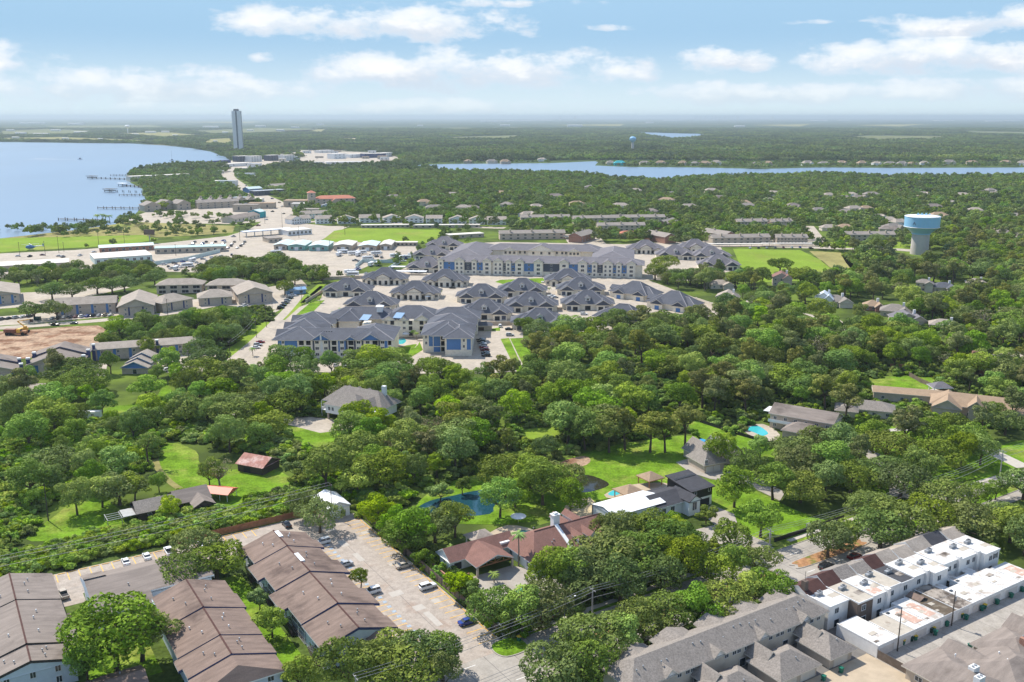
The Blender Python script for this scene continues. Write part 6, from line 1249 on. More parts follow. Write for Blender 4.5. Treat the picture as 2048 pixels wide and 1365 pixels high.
# houses glimpsed between the suburban trees
FH = [(1000, 392), (1010, 418), (925, 424), (940, 421), (870, 420), (850, 412), (1112, 400), (1155, 412), (1060, 434), (1075, 420), (1240, 420), (1330, 408), (1345, 392), (1425, 388), (1440, 400), (1486, 412), (1495, 420), (1535, 405), (1545, 392), (1600, 390), (1660, 398), (1690, 402), (1700, 395), (1720, 400), (1745, 396), (1590, 420), (1640, 428), (1692, 430), (1712, 426), (1735, 424), (1760, 440), (1780, 448), (1665, 462), (1690, 466), (1792, 462), (1780, 470), (1805, 455), (1880, 440), (1900, 410), (1960, 390), (1985, 388), (1990, 394), (1925, 396), (1960, 462), (1985, 470), (2010, 478), (2040, 486), (2020, 455), (2035, 440), (1950, 430), (1870, 420), (1380, 420), (1300, 430), (790, 400), (780, 420), (905, 395), (1180, 380), (1270, 385), (1790, 385), (1850, 392)]
cols = [('pale', 'shingle_beige', 'wall_cream'), ('grey-roofed', 'shingle_grey', 'wall_tan'), ('brown-roofed', 'shingle_taupe', 'wall_tan'), ('white', 'shingle_beige', 'siding_white'), ('tan-roofed', 'shingle_tan', 'wall_cream')]
FH.sort()
cnt = {}
for i, (px, py) in enumerate(FH):
    nm, rf, wl = cols[i * 7 % 5]; cnt[nm] = cnt.get(nm, 0) + 1
    B = house(px, py, 16 + i * 5 % 8, 11, (i * 53 % 60) - 30, 3.4 + (i % 3) * 1.2, 3.2, rf, wl, '%s suburban house among distant treetops, %s of its colour from the left' % (nm, ordw(cnt[nm])), ((1, 7, -3.5, 8, 3.3, 2.8, 'y'),), 'hip', None, 1, name='suburban_house')
    p = G(px, py); NEARCLEAR.append((Vector((p.x - 10, p.y)), Vector((p.x + 10, p.y)), 32))
# piers and boats on the lake
for i, (pts_, lb) in enumerate((([(178, 357), (262, 360)], 'curved timber pier with dark shelter at its end'), ([(222, 352), (262, 352)], 'short timber pier beside the lake point'), ([(240, 372), (292, 376)], 'timber pier with white boathouse'), ([(212, 384), (290, 386)], 'row of bare pier piles with broken shelter'), ([(240, 392), (300, 392)], 'low timber pier, middle of the group'), ([(198, 418), (290, 419)], 'wide double timber pier'), ([(120, 441), (205, 443)], 'long ruined pier reaching far into the lake'))):
    a, b = G(*pts_[0]), G(*pts_[1]); d_ = b - a; t = thing('pier', lb, 'pier', (*a, 0.12), math.atan2(d_.y, d_.x))
    if i != 3: MB().box(0, d_.length, -2.2, 2.2, 1.6, 2.0).build('deck', M['timber_dark'], t)
    pm_ = MB().frus(0, 0, -0.5, 3.4, 0.5, 0.45, 6).mesh('pile', M['timber_dark'])
    for k in range(int(d_.length / 12) + 1): inst('pile', pm_, t, (k * 12, -2.6, 0)); inst('pile', pm_, t, (k * 12 + 5, 2.8, 0))
    if i in (0, 2, 3): MB().box(-2, 18, -6, 6, 4.6, 5.2).box(0, 16, -5, 5, 1.8, 2.6).build('shelter', M['metal_white' if i == 2 else 'timber_dark'], t)
for (px, py, lb) in ((160, 319, 'small motorboat trailing a white wake on the lake'), (344, 322, 'small sailboat with bare mast on the lake')):
    t = thing('boat', lb, 'boat', (*G(px, py), 0.2), R(170)); MB().prism([(-6, -2), (4, -2), (8, 0), (4, 2), (-6, 2)], 0, 2.2).build('hull', M['metal_white'], t); MB().box(-3, 2, -1.4, 1.4, 2.2, 4.4).build('cabin', M['panel_slate'], t)
    if px > 200: MB().frus(0, 0, 2, 28, 0.35, 0.25, 6).build('mast', M['metal_grey'], t)
    else: MB().poly([(10, -1, 0.05), (160, -26, 0.05), (160, -18, 0.05), (10, 1, 0.05)]).poly([(10, -1, 0.05), (10, 1, 0.05), (160, 20, 0.05), (160, 14, 0.05)][::-1]).build('wake', M['whitepaint'], t)
# industrial roofs and plants on the horizon
rv = random.Random(12)
IND = [(60, 247, 90), (150, 249, 60), (700, 240, 60), (760, 241, 60), (990, 243, 120), (1040, 242, 90), (1085, 241, 80), (1350, 241, 80), (1420, 240, 60), (1640, 242, 60), (1690, 241, 40), (1890, 242, 70), (1990, 243, 60), (2030, 242, 60), (40, 268, 40), (80, 271, 60), (160, 267, 50), (225, 273, 28), (300, 266, 40), (330, 265, 30), (420, 256, 60), (520, 254, 40), (840, 252, 22), (640, 250, 30), (1010, 252, 40), (1150, 253, 60), (560, 262, 30), (1480, 254, 40), (1300, 246, 30), (700, 288, 24), (640, 296, 16), (620, 300, 14), (20, 262, 30), (110, 262, 36), (190, 258, 30), (245, 262, 26), (270, 270, 24), (350, 272, 20), (390, 266, 24), (450, 266, 22), (500, 262, 26), (590, 256, 30), (30, 277, 26), (130, 279, 24), (200, 280, 18), (380, 282, 18), (430, 284, 16), (540, 274, 18), (600, 272, 16), (670, 270, 18), (760, 262, 24), (880, 262, 20)]
for i, (px, py, wp) in enumerate(IND):
    p = G(px, py); mpp = 121.3 / (py - 233); wm_ = wp * mpp * 0.5; t = thing('industrial_hall', 'pale industrial roof on the hazy plain, %s %s' % ('%s from the left' % ordw(1 + sorted(IND).index((px, py, wp))), 'near the horizon' if py < 250 else 'beyond the water'), 'building', p)
    h_ = min(18, 0.07 * wm_ + 6); MB().box(-wm_ / 2, wm_ / 2, 0, wm_ * 0.4, 0, h_).build('wall', M['wall_white'], t); MB().gable(-wm_ / 2, wm_ / 2, 0, wm_ * 0.4, h_, h_ * 0.2, 'x', 1, 0.5).build('roof', [M['roof_white'], M['trim_white'], M['wall_white']], t)
# city skyline on the horizon
SKYL = [(1120, 128, 60), (1150, 124, 70), (1392, 132, 44), (1402, 140, 38), (1412, 136, 50), (1424, 146, 38), (1432, 155, 44), (1440, 150, 38), (1450, 143, 44), (1458, 156, 36), (1466, 148, 38), (1476, 134, 50), (1545, 126, 50)]
for i, (px, th_, wd) in enumerate(SKYL):
    p = Vector((math.tan(dir_of(px, 233)[0]) * 30000, 30000)); t = thing('office_tower', 'faint office tower in the far skyline, %s from the left' % ordw(1 + i), 'tower', p)
    MB().box(-wd / 2, wd / 2, 0, wd, 0, th_ * 0.95).build('shaft', M['tower_pale'], t); MB().box(-wd / 3, wd / 3, 10, wd - 10, th_ * 0.95, th_).build('crown_block', M['tower_dark'], t)

# ------------------------------------------------------------------ vehicles
PAINT = {'white': (0.72, 0.72, 0.71), 'silver': (0.42, 0.43, 0.44), 'grey': (0.16, 0.165, 0.17), 'black': (0.018, 0.018, 0.02), 'red': (0.28, 0.02, 0.02), 'dark red': (0.12, 0.012, 0.016), 'blue': (0.02, 0.05, 0.26), 'beige': (0.48, 0.42, 0.34), 'turquoise': (0.01, 0.42, 0.46), 'brown': (0.12, 0.07, 0.05), 'tan': (0.40, 0.32, 0.22)}
for k, c in PAINT.items(): M['paint_' + k] = mat('paint_' + k, c, 0.25, 0.0, spec=0.5)
mk('tyre', (0.018, 0.018, 0.018), 0.9, 0.0); mk('rim', (0.45, 0.45, 0.46), 0.3, 0.0, metal=0.6); mk('lamp', (0.75, 0.75, 0.72), 0.2, 0.0); mk('tail_lamp', (0.35, 0.02, 0.02), 0.3, 0.0)
def loft(mb, secs, m):                           # secs: list of closed rings of equal length
    i = len(mb.v); n = len(secs[0])
    for s_ in secs: mb.v += s_
    for j in range(len(secs) - 1):
        for k in range(n): mb.f.append((i + j * n + k, i + j * n + (k + 1) % n, i + (j + 1) * n + (k + 1) % n, i + (j + 1) * n + k)); mb.m.append(m)
    mb.f.append(tuple(i + n - 1 - k for k in range(n))); mb.m.append(m); j = len(secs) - 1; mb.f.append(tuple(i + j * n + k for k in range(n))); mb.m.append(m)
def ring(x, hw, z0, z1): return [(x, -hw * 0.92, z0), (x, hw * 0.92, z0), (x, hw, z0 + (z1 - z0) * 0.35), (x, hw * 0.97, z1 - 0.05), (x, hw * 0.86, z1), (x, -hw * 0.86, z1), (x, -hw * 0.97, z1 - 0.05), (x, -hw, z0 + (z1 - z0) * 0.35)]
def cab(x, hw0, hw1, z0, z1): return [(x, -hw0, z0), (x, hw0, z0), (x, hw1, z1), (x, -hw1, z1)]
CAR = {}
def car_proto(k):
    b, g_, rf = MB(), MB(), MB(); hw = 0.9
    if k == 'sedan':
        loft(b, [ring(-2.3, 0.78, 0.4, 0.88), ring(-2.15, hw, 0.25, 1.02), ring(-1.2, hw, 0.2, 1.0), ring(0.9, hw, 0.2, 0.96), ring(1.9, hw * 0.97, 0.22, 0.82), ring(2.3, 0.74, 0.35, 0.66)], 0)
        gl = [(-1.55, 0.80, 0.98), (-0.85, 0.68, 1.40), (0.35, 0.68, 1.42), (1.15, 0.80, 0.95)]; L = 2.25
    elif k == 'suv':
        loft(b, [ring(-2.35, 0.84, 0.45, 1.05), ring(-2.2, hw + 0.04, 0.28, 1.12), ring(0.95, hw + 0.04, 0.26, 1.10), ring(1.95, hw, 0.28, 0.98), ring(2.35, 0.80, 0.4, 0.82)], 0)
        gl = [(-2.2, 0.84, 1.08), (-1.95, 0.74, 1.68), (0.25, 0.74, 1.72), (1.05, 0.84, 1.07)]; L = 2.3
    else:
        loft(b, [ring(-2.75, 0.88, 0.5, 1.1), ring(-2.6, hw + 0.08, 0.35, 1.15), ring(-0.7, hw + 0.08, 0.32, 1.15), ring(1.2, hw + 0.08, 0.32, 1.15), ring(2.3, hw + 0.04, 0.34, 1.06), ring(2.75, 0.86, 0.45, 0.92)], 0)
        b.box(-2.5, -0.8, -0.8, 0.8, 1.16, 1.18, 1); gl = [(-0.75, 0.86, 1.13), (-0.6, 0.76, 1.80), (0.7, 0.76, 1.82), (1.35, 0.86, 1.13)]; L = 2.7
    loft(g_, [cab(gl[0][0], gl[0][1], gl[0][1] * 0.98, gl[0][2] - 0.05, gl[0][2]), cab(gl[1][0], gl[0][1], gl[1][1], gl[0][2] - 0.05, gl[1][2]), cab(gl[2][0], gl[3][1], gl[2][1], gl[3][2] - 0.05, gl[2][2]), cab(gl[3][0], gl[3][1], gl[3][1] * 0.98, gl[3][2] - 0.05, gl[3][2])], 0)
    loft(rf, [cab(gl[1][0] - 0.12, gl[1][1] - 0.02, gl[1][1] - 0.06, gl[1][2] - 0.03, gl[1][2] + 0.01), cab((gl[1][0] + gl[2][0]) / 2, gl[1][1] + 0.02, gl[1][1] - 0.08, gl[1][2], gl[1][2] + 0.06), cab(gl[2][0] + 0.12, gl[2][1] - 0.02, gl[2][1] - 0.06, gl[2][2] - 0.04, gl[2][2] + 0.01)], 0)
    for sy in (-1, 1):
        xm = (gl[1][0] + gl[2][0]) / 2
        rf.poly([(xm - 0.06, sy * (gl[0][1] + 0.01), gl[0][2] - 0.03), (xm + 0.06, sy * (gl[0][1] + 0.01), gl[0][2] - 0.03), (xm + 0.06, sy * (gl[1][1] + 0.02), gl[1][2]), (xm - 0.06, sy * (gl[1][1] + 0.02), gl[1][2])])
    wh = MB(); wh.tube([(0, -0.11, 0), (0, 0.11, 0)], 0.34, 14, 0); ri = MB(); ri.tube([(0, -0.125, 0), (0, 0.125, 0)], 0.2, 8, 0)
    paint = M['paint_white']
    CAR[k] = dict(body=b.mesh('body', [paint, M['dark_interior']]), glass=g_.mesh('windows', M['glass']), roof=rf.mesh('roof', paint), wheel=wh.mesh('wheel', M['tyre']), rim=ri.mesh('rim', M['rim']), head=MB().box(-0.05, 0.05, -0.16, 0.16, -0.07, 0.07).mesh('headlight', M['lamp']), tail=MB().box(-0.04, 0.04, -0.14, 0.14, -0.09, 0.09).mesh('tail_light', M['tail_lamp']), L=L)
    # small version for distant cars: one mesh
    s_ = MB(); 
    for src, mi in ((b, 0), (g_, 1), (rf, 0)):
        o0 = len(s_.v); s_.v += src.v; s_.f += [tuple(o0 + q for q in f) for f in src.f]; s_.m += [mi] * len(src.f)
    for x in (-1.4, 1.4):
        for sy in (-0.8, 0.8): s_.tube([(x, sy - 0.12, 0.34), (x, sy + 0.12, 0.34)], 0.34, 8, 2)
    CAR[k]['far'] = s_.mesh('car', [paint, M['glass'], M['tyre']])
for k in ('sedan', 'suv', 'pickup'): car_proto(k)
def recol(o, colr):
    o.material_slots[0].link = 'OBJECT'; o.material_slots[0].material = M['paint_' + colr]
KNAME = {'sedan': 'parked_car', 'suv': 'parked_suv', 'pickup': 'pickup_truck'}; KCAT = {'sedan': 'car', 'suv': 'suv', 'pickup': 'pickup'}
def near_car(k, colr, loc, rz, label, group='cars in the near parking lot'):
    e = thing(KNAME[k], label, KCAT[k], (loc[0], loc[1], 0.07), rz, group); c = CAR[k]
    b = inst('body', c['body'], e); recol(b, colr); r_ = inst('roof', c['roof'], e); recol(r_, colr); inst('windows', c['glass'], e)
    for x in (-1.42, 1.42):
        for sy in (-0.80, 0.80): w_ = inst('wheel', c['wheel'], e, (x, sy, 0.34)); inst('rim', c['rim'], w_)
    for sy in (-0.6, 0.6): inst('headlight', c['head'], e, (c['L'], sy, 0.68)); inst('tail_light', c['tail'], e, (-c['L'] - 0.02, sy, 0.8))
    return e
near_car('sedan', 'beige', W(100.2, 212.2), ANG, 'pale beige sedan parked nose to the fence, farthest of three'); near_car('suv', 'white', W(100.2, 198.3), ANG, 'white suv parked nose to the plank fence'); near_car('sedan', 'blue', W(100.2, 177.8), ANG, 'dark blue hatchback parked nose to the fence near the street')
near_car('suv', 'white', W(87.0, 203.6), ANG + R(180), 'white suv parked beside the brown-roofed block, nearest one'); near_car('sedan', 'silver', W(87.0, 221.3), ANG + R(180), 'silver car half hidden behind the small parking lot tree'); near_car('suv', 'white', W(87.0, 237.5), ANG + R(180), 'white suv below the big oak at the far block end')
near_car('sedan', 'black', W(82.5, 254.5), ANG + R(90), 'black car parked at the reddish plank fence'); near_car('sedan', 'white', W(37.5, 254.5), ANG + R(90), 'white car by the hedge, leftmost of the row behind the crosswise block'); near_car('sedan', 'white', W(43, 254.8), ANG + R(90), 'white sedan by the hedge, second of the row behind the crosswise block'); near_car('pickup', 'white', W(48.8, 254.6), ANG + R(90), 'white van-like pickup by the hedge behind the crosswise block'); near_car('sedan', 'white', W(58, 254.4), ANG + R(90), 'white car glimpsed behind the tall courtyard oak')
near_car('pickup', 'beige', W(20.6, 244.0), ANG + R(95), 'beige pickup with white cover beside the taupe block'); near_car('suv', 'turquoise', W(118.6, 182.0), ANG + R(15), 'bright turquoise jeep in the drive of the red-roofed house', 'cars in the house drive'); near_car('sedan', 'silver', W(122.0, 182.5), ANG + R(170), 'silver white car beside the turquoise jeep', 'cars in the house drive')
near_car('suv', 'black', W(195.5, 150.9), ANG, 'black suv parked along the kerb by the townhouses', 'cars along the street'); near_car('sedan', 'dark red', W(207, 150.8), ANG, 'dark red car parked along the kerb under the oaks', 'cars along the street')
def far_cars(row, spots, cols_, kinds_, rz, group):
    for i, (px, py) in enumerate(spots):
        k = kinds_[i % len(kinds_)]; c_ = cols_[i % len(cols_)]
        o = inst(KNAME[k], CAR[k]['far'], None, (*G(px, py), 0.1), R(rz if not isinstance(rz, (list, tuple)) else rz[i % len(rz)]))
        recol(o, c_); tag(o, '%s %s %s, %s from the left' % (c_, {'sedan': 'car', 'suv': 'suv', 'pickup': 'pickup'}[k], row, ordw(i + 1)), KCAT[k], group)
def lin(a, b, n): return [(a[0] + (b[0] - a[0]) * i / max(1, n - 1), a[1] + (b[1] - a[1]) * i / max(1, n - 1)) for i in range(n)]
MIX = ['white', 'black', 'silver', 'grey', 'dark red', 'white', 'blue', 'black', 'silver', 'tan']
for i, (py, c_) in enumerate(((681, 'black'), (685, 'black'), (689, 'grey'), (693, 'silver'), (697, 'red'), (702, 'dark red'), (708, 'black'), (713, 'black'))):
    o = inst('parked_car', CAR['suv' if i % 2 else 'sedan']['far'], None, (*G(961 + i * 1.6, py), 0.1), R(180)); recol(o, c_); tag(o, '%s car in the column beside the right wing, %s from the back' % (c_, ordw(i + 1)), 'car', 'cars beside the right wing')
far_cars('in front of the pool court building', [(672, 733), (690, 733), (706, 734), (722, 733), (738, 735), (757, 734)], ['white', 'white', 'silver', 'white', 'grey', 'black'], ['suv', 'sedan'], 90, 'cars before the pool court building')
far_cars('at the right wing car park edge', [(1000, 654), (1018, 660), (1020, 672)], ['white', 'black', 'silver'], ['suv', 'sedan'], [95, 0, 0], 'cars at the car park edge')
far_cars('left of the pool court building', [(512, 697), (516, 692), (521, 686), (546, 716)], ['white', 'silver', 'red', 'red'], ['sedan', 'suv'], 10, 'cars left of the pool court building')
far_cars('by the entrance lane', lin((562, 617), (598, 578), 9), ['black', 'black', 'grey', 'silver', 'black', 'white', 'silver', 'dark red', 'black'], ['suv', 'sedan', 'pickup'], 5, 'cars by the entrance lane')
far_cars('among the cottages', [(905, 577), (952, 580), (1030, 576), (1037, 579), (1060, 570), (1103, 594), (1110, 596), (1168, 630), (1090, 566)], ['black', 'black', 'grey', 'black', 'blue', 'white', 'silver', 'white', 'white'], ['sedan', 'suv', 'pickup'], [0, 0, 20, 0], 'cars among the cottages')
far_cars('below the blue-panelled row', lin((106, 638), (222, 631), 11), MIX, ['sedan', 'suv'], 80, 'cars below the blue-panelled row'); far_cars('at the left edge car park', lin((4, 640), (60, 634), 5), ['grey', 'black', 'silver', 'white', 'black'], ['suv', 'sedan'], 70, 'cars at the left edge')
far_cars('behind the blue-panelled row', [(78, 582), (96, 580), (110, 579), (106, 588)], ['white', 'grey', 'white', 'blue'], ['sedan', 'suv'], 10, 'cars behind the blue-panelled row'); far_cars('driving past the dirt lot', [(110, 651), (148, 648)], ['black', 'grey'], ['pickup', 'sedan'], 178, 'cars on the road by the dirt lot'); far_cars('in the beige office car park', [(178, 748), (335, 742), (338, 614), (343, 612), (482, 616), (490, 613)], ['white', 'white', 'white', 'silver', 'silver', 'white'], ['sedan', 'suv'], [10, 60], 'cars by the beige office')
rv = random.Random(4)
far_cars('on the highway', sorted([(rv.uniform(-6, 8) + p[0], p[1]) for p in [(480, 352), (470, 362), (492, 372), (505, 384), (520, 390), (545, 398), (552, 406), (540, 412), (560, 414), (548, 424), (566, 428), (535, 440), (520, 452), (500, 462), (470, 474), (440, 482), (400, 488), (350, 494), (300, 498), (250, 501), (190, 505), (610, 312), (630, 318), (380, 492), (575, 432)]]), MIX, ['sedan', 'suv', 'pickup'], [40, 60, 220, 50], 'cars on the highway')
far_cars('in the vehicle yard', sorted([(330 + i * 6.3 + rv.uniform(-2, 2), 536 - i * 0.9 + (i % 3) * 5 - 6) for i in range(22)]), MIX, ['suv', 'sedan', 'pickup'], [20, 100, 60, 10], 'vehicles in the yard'); far_cars('in rows behind the vehicle yard', sorted([(376 + i * 5 + rv.uniform(-2, 2), 497 - (i % 4) * 4) for i in range(24)]), MIX, ['sedan', 'suv'], [75, 85], 'rows behind the yard')
far_cars('among the boats and trailers', sorted([(rv.uniform(690, 840), rv.uniform(505, 550)) for i in range(22)]), MIX, ['pickup', 'suv', 'sedan'], [10, 80, 40], 'vehicles among the boats'); far_cars('outside the shops left of the highway', [(36, 513), (60, 514), (118, 513), (126, 515), (85, 511), (160, 512)], MIX, ['sedan', 'pickup'], [10, 80], 'cars outside the shops')
far_cars('along the carports by the road', lin((1500, 497), (1600, 496), 7), MIX, ['sedan', 'suv'], 85, 'cars along the carports'); far_cars('by the water tower', [(1868, 476), (1880, 479), (1622, 498)], ['dark red', 'white', 'black'], ['suv'], 20, 'cars by the water tower')
RV = MB().box(-4.5, 4.5, -1.25, 1.25, 0.7, 3.3, 0).box(-3.5, 3.5, -1.27, -1.2, 1.7, 2.3, 1).tube([(-1, -1.3, 0.45), (-1, 1.3, 0.45)], 0.45, 8, 1).tube([(1, -1.3, 0.45), (1, 1.3, 0.45)], 0.45, 8, 1).box(-2, -0.8, -0.5, 0.5, 3.3, 3.6, 0).mesh('camper', [M['metal_white'], M['dark_interior']])
sp_ = sorted([(678, 512), (685, 507), (706, 510), (716, 512), (723, 508), (752, 510), (735, 520), (790, 515), (800, 520), (812, 518), (826, 514), (706, 552), (700, 548), (742, 532), (755, 531), (375, 534), (352, 540), (385, 524), (560, 512), (552, 508)])
for i, (px, py) in enumerate(sp_):
    o = inst('camper_trailer', RV, None, (*G(px, py), 0.1), R(rv.choice((10, 80, 95, 20)))); tag(o, 'white camper trailer in the storage yards, %s from the left' % ordw(i + 1), 'trailer', 'camper trailers in the yards')
# dump truck, excavator, helicopter
t = thing('dump_truck', 'reddish-brown articulated dump truck on the dirt lot', 'truck', G(34, 670), R(-2)); M['rust_red'] = mat('rust_red', (0.22, 0.09, 0.055), 0.7, 0.2, 1.0)
MB().prism([(-6.5, 1.7), (-5.6, 1.4), (-0.4, 1.4), (0.2, 3.2), (-6.8, 3.2)], 0, 1).build('bed', M['rust_red'], t) if False else MB().box(-6.6, -0.2, -1.5, 1.5, 1.6, 3.4).build('bed', M['rust_red'], t); MB().box(-6, 5, -1.0, 1.0, 0.9, 1.5).build('chassis', M['rust_red'], t); c_ = MB().box(0.6, 2.6, -1.3, 1.3, 1.5, 3.6).build('cab', M['yellow'], t); MB().box(2.58, 2.63, -1.1, 1.1, 2.4, 3.4).build('windscreen', M['glass'], c_); MB().box(2.6, 5.6, -1.2, 1.2, 1.3, 2.5).build('bonnet', M['timber'], t)
for x in (-5, -3, 4): 
    for sy in (-1.4, 1.4): MB().tube([(x, sy - 0.35, 0.9), (x, sy + 0.35, 0.9)], 0.9, 12).build('wheel', M['tyre'], t)
t = thing('excavator', 'yellow excavator with raised arm beside the dump truck', 'excavator', G(50, 664), R(8))
for sy in (-1.3, 1.3): MB().box(-2.2, 2.2, sy - 0.35, sy + 0.35, 0, 0.9).build('track', M['tyre'], t)
c_ = MB().box(-2.2, 1.6, -1.4, 1.4, 1.0, 2.4).box(-0.2, 1.5, -1.4, -0.1, 2.4, 3.6).build('body', M['yellow'], t); MB().tube([(1.4, 0.4, 1.9), (-3.5, 0.4, 6.2)], [0.4, 0.3], 6).build('boom', M['yellow'], t); MB().tube([(-3.5, 0.4, 6.2), (3.6, 0.4, 7.2)], [0.28, 0.22], 6).build('stick', M['yellow'], t); MB().prism([(3.2, -0.2), (4.6, -0.2), (4.6, 1.0), (3.2, 1.0)], 5.6, 7.2).build('bucket', M['timber_dark'], t)
t = thing('helicopter', 'small blue and white helicopter parked on the grass by the lake', 'helicopter', (*G(62, 500), 0.2), R(15)); MB().lathe([(0.1, -4.5), (1.4, -3.4), (1.9, -1), (1.6, 1.5), (0.6, 3.4), (0.3, 4)], n=14).build('fuselage', M['panel_blue'], t, (0, 0, 2.6)).rotation_euler = (0, R(90), 0); MB().tube([(2.5, 0, 3.0), (10.5, 0, 3.6)], [0.6, 0.25], 8).build('tail_boom', M['metal_white'], t); MB().box(10, 11, -0.1, 0.1, 2.6, 5.4).build('tail_fin', M['panel_blue'], t); MB().frus(0, 0, 4.2, 5.2, 0.3, 0.2, 8).build('mast', M['metal_grey'], t)
for a_ in (20, 110, 200, 290): MB().box(0, 7.5, -0.2, 0.2, 5.1, 5.2).build('rotor_blade', M['metal_white'], t, (0, 0, 0), R(a_))
for sy in (-1.2, 1.2): MB().tube([(-2.5, sy, 0.1), (2.5, sy, 0.1)], 0.1, 5).tube([(-1, sy, 0.1), (-1, sy * 0.6, 1.4)], 0.08, 5).tube([(1, sy, 0.1), (1, sy * 0.6, 1.4)], 0.08, 5).build('skid', M['metal_grey'], t)

# ------------------------------------------------------------------ poles and wires
def hgt(p, pyt):
    lo, hi = 0.0, 60.0
    for _ in range(40):
        m_ = (lo + hi) / 2
        if PXY(p.x, p.y, m_)[1] > pyt: lo = m_
        else: hi = m_
    return lo
mk('pole_wood', (0.085, 0.068, 0.055), 0.95, 0.2, 2.0); mk('pole_grey', (0.34, 0.33, 0.31), 0.9, 0.1, 1.0); mk('wire', (0.36, 0.35, 0.34), 0.6, 0.0)
def pole(p, h, label, m='pole_wood', ang=0.0, arms=1, tf=False, r=0.17):
    t = thing('utility_pole', label, 'pole', p, ang, 'utility poles'); MB().frus(0, 0, 0, h, r, r * 0.65, 8).build('shaft', M[m], t)
    for i in range(arms): MB().box(-0.07, 0.07, -1.25, 1.25, h - 0.55 - i * 1.2, h - 0.40 - i * 1.2).build('crossarm', M[m], t)
    if tf: MB().frus(0.35, 0.3, h - 2.6, h - 1.5, 0.3, 0.3, 10).build('transformer', M['metal_grey'], t)
    if arms:
        for y in (-1.1, 0.0, 1.1): MB().frus(0, y, h - 0.4, h - 0.15, 0.06, 0.04, 6).build('insulator', M['metal_grey'], t)
    return t
def span(p, hp, q, hq, label, r=0.035, sag=1.2):
    P0, P1 = Vector((*p, hp)), Vector((*q, hq)); pts_ = []
    for i in range(17): u = i / 16; v = P0.lerp(P1, u); v.z -= 4 * sag * u * (1 - u); pts_.append(tuple(v))
    o = MB().tube(pts_, r, 5).build('power_line', M['wire']); return tag(o, label, 'wire', 'power lines')
sb = [G(1184, 1246), G(1538, 1106), G(1838, 1008), G(1999, 958)]; sh = [hgt(sb[0], 1176), hgt(sb[1], 1058), hgt(sb[2], 964), hgt(sb[3], 900)]
dirA = (sb[1] - sb[0]).normalized(); sb = [sb[0] - dirA * 62] + sb; sh = [sh[0]] + sh; sb.append(sb[-1] + dirA * 60); sh.append(sh[-1])
nmS = ['pale utility pole at the bottom edge by the street trees', 'pale utility pole on the sidewalk in front of the red-roofed house', 'pale utility pole on the front lawn by the median', 'pale utility pole among trees right of the big lawn', 'tall utility pole with crossarms near the right edge']
for i in range(5): pole(sb[i], sh[i], nmS[i], 'pole_grey', ANG, 1 + (i == 4), i in (2, 3), 0.22)
nS = Vector((-dirA.y, dirA.x)); wn = ['upper near', 'upper middle', 'upper far', 'lower communication']
for i in range(5):
    for j, (off, dz) in enumerate(((-1.1, -0.15), (0.0, -0.15), (1.1, -0.15), (0.15, -2.6))): span(sb[i] + nS * off, sh[i] + dz, sb[i + 1] + nS * off, sh[i + 1] + dz, '%s street power line in the %s span from the left' % (wn[j], ordw(i + 1)), 0.04 if j < 3 else 0.05)
lp = [G(664, 1034), G(97, 1042)]; lh = [hgt(lp[0], 966), hgt(lp[1], 968)]
pole(lp[0], lh[0], 'dark utility pole in the hedge behind the reddish fence', ang=ANG); pole(lp[1], lh[1], 'dark leaning wooden pole on the left lawn', arms=0, r=0.2)
dl = (W(0, 262) - W(90, 262)).normalized(); le = lp[0] + dl * 118
pole(le, lh[0], 'dark utility pole in the hedge at the left edge', ang=ANG)
for j, (off, dz) in enumerate(((-1.1, -0.15), (1.1, -0.15), (0.1, -2.4))): n_ = Vector((-dl.y, dl.x)); span(lp[0] + n_ * off, lh[0] + dz, le + n_ * off, lh[0] + dz, '%s power line above the left hedge' % ('near', 'far', 'low')[j], 0.04)
a1, a2 = W(176.6, 115.2), W(197.0, 115.2); h1, h2 = hgt(a1, 1215), hgt(a2, 1182)
pole(a1, h1, 'dark alley pole in front of the tan and white garages', arms=0); t_ = pole(a2, h2, 'dark alley pole carrying a transformer by the mossy garage', arms=0, tf=True); span(a1, h1 - 0.3, a2, h2 - 0.3, 'thin cable between the two alley poles', 0.03, 0.6)
t = thing('street_light', 'white street light with curved arm on the sidewalk', 'street light', G(1129, 1243), ANG); hl_ = hgt(G(1129, 1243), 1194); MB().tube([(0, 0, 0), (0, 0, hl_ - 0.4), (0.6, -0.3, hl_), (2.0, -0.9, hl_ + 0.1)], [0.11, 0.08, 0.07, 0.06], 6).build('post', M['metal_white'], t); MB().box(1.7, 2.5, -1.15, -0.75, hl_, hl_ + 0.16).build('lamp_head', M['metal_white'], t)
for i, (px, pyb, pyt) in enumerate(((1180, 0, 0),)): pass
lane = [(380, 752, 700), (410, 735, 690), (461, 726, 683), (513, 675, 636), (533, 655, 612), (546, 641, 606), (604, 610, 574), (570, 592, 562)]
for i, (px, pyb, pyt) in enumerate(lane): p = G(px, pyb); lane[i] = (p, hgt(p, pyt)); pole(p, lane[i][1], 'dark wooden pole along the entrance lane, %s from the left' % ordw(1 + sorted([380, 410, 461, 513, 533, 546, 604, 570]).index(px)), r=0.16)
for i in (2, 4, 5): 
    for j, off in enumerate((-0.9, 0.9)): span(lane[i][0] + Vector((off, 0)), lane[i][1] - 0.2, lane[i + 1][0] + Vector((off, 0)), lane[i + 1][1] - 0.2, '%s wire along the entrance lane, %s span' % (('left', 'right')[j], ordw(i)), 0.04)
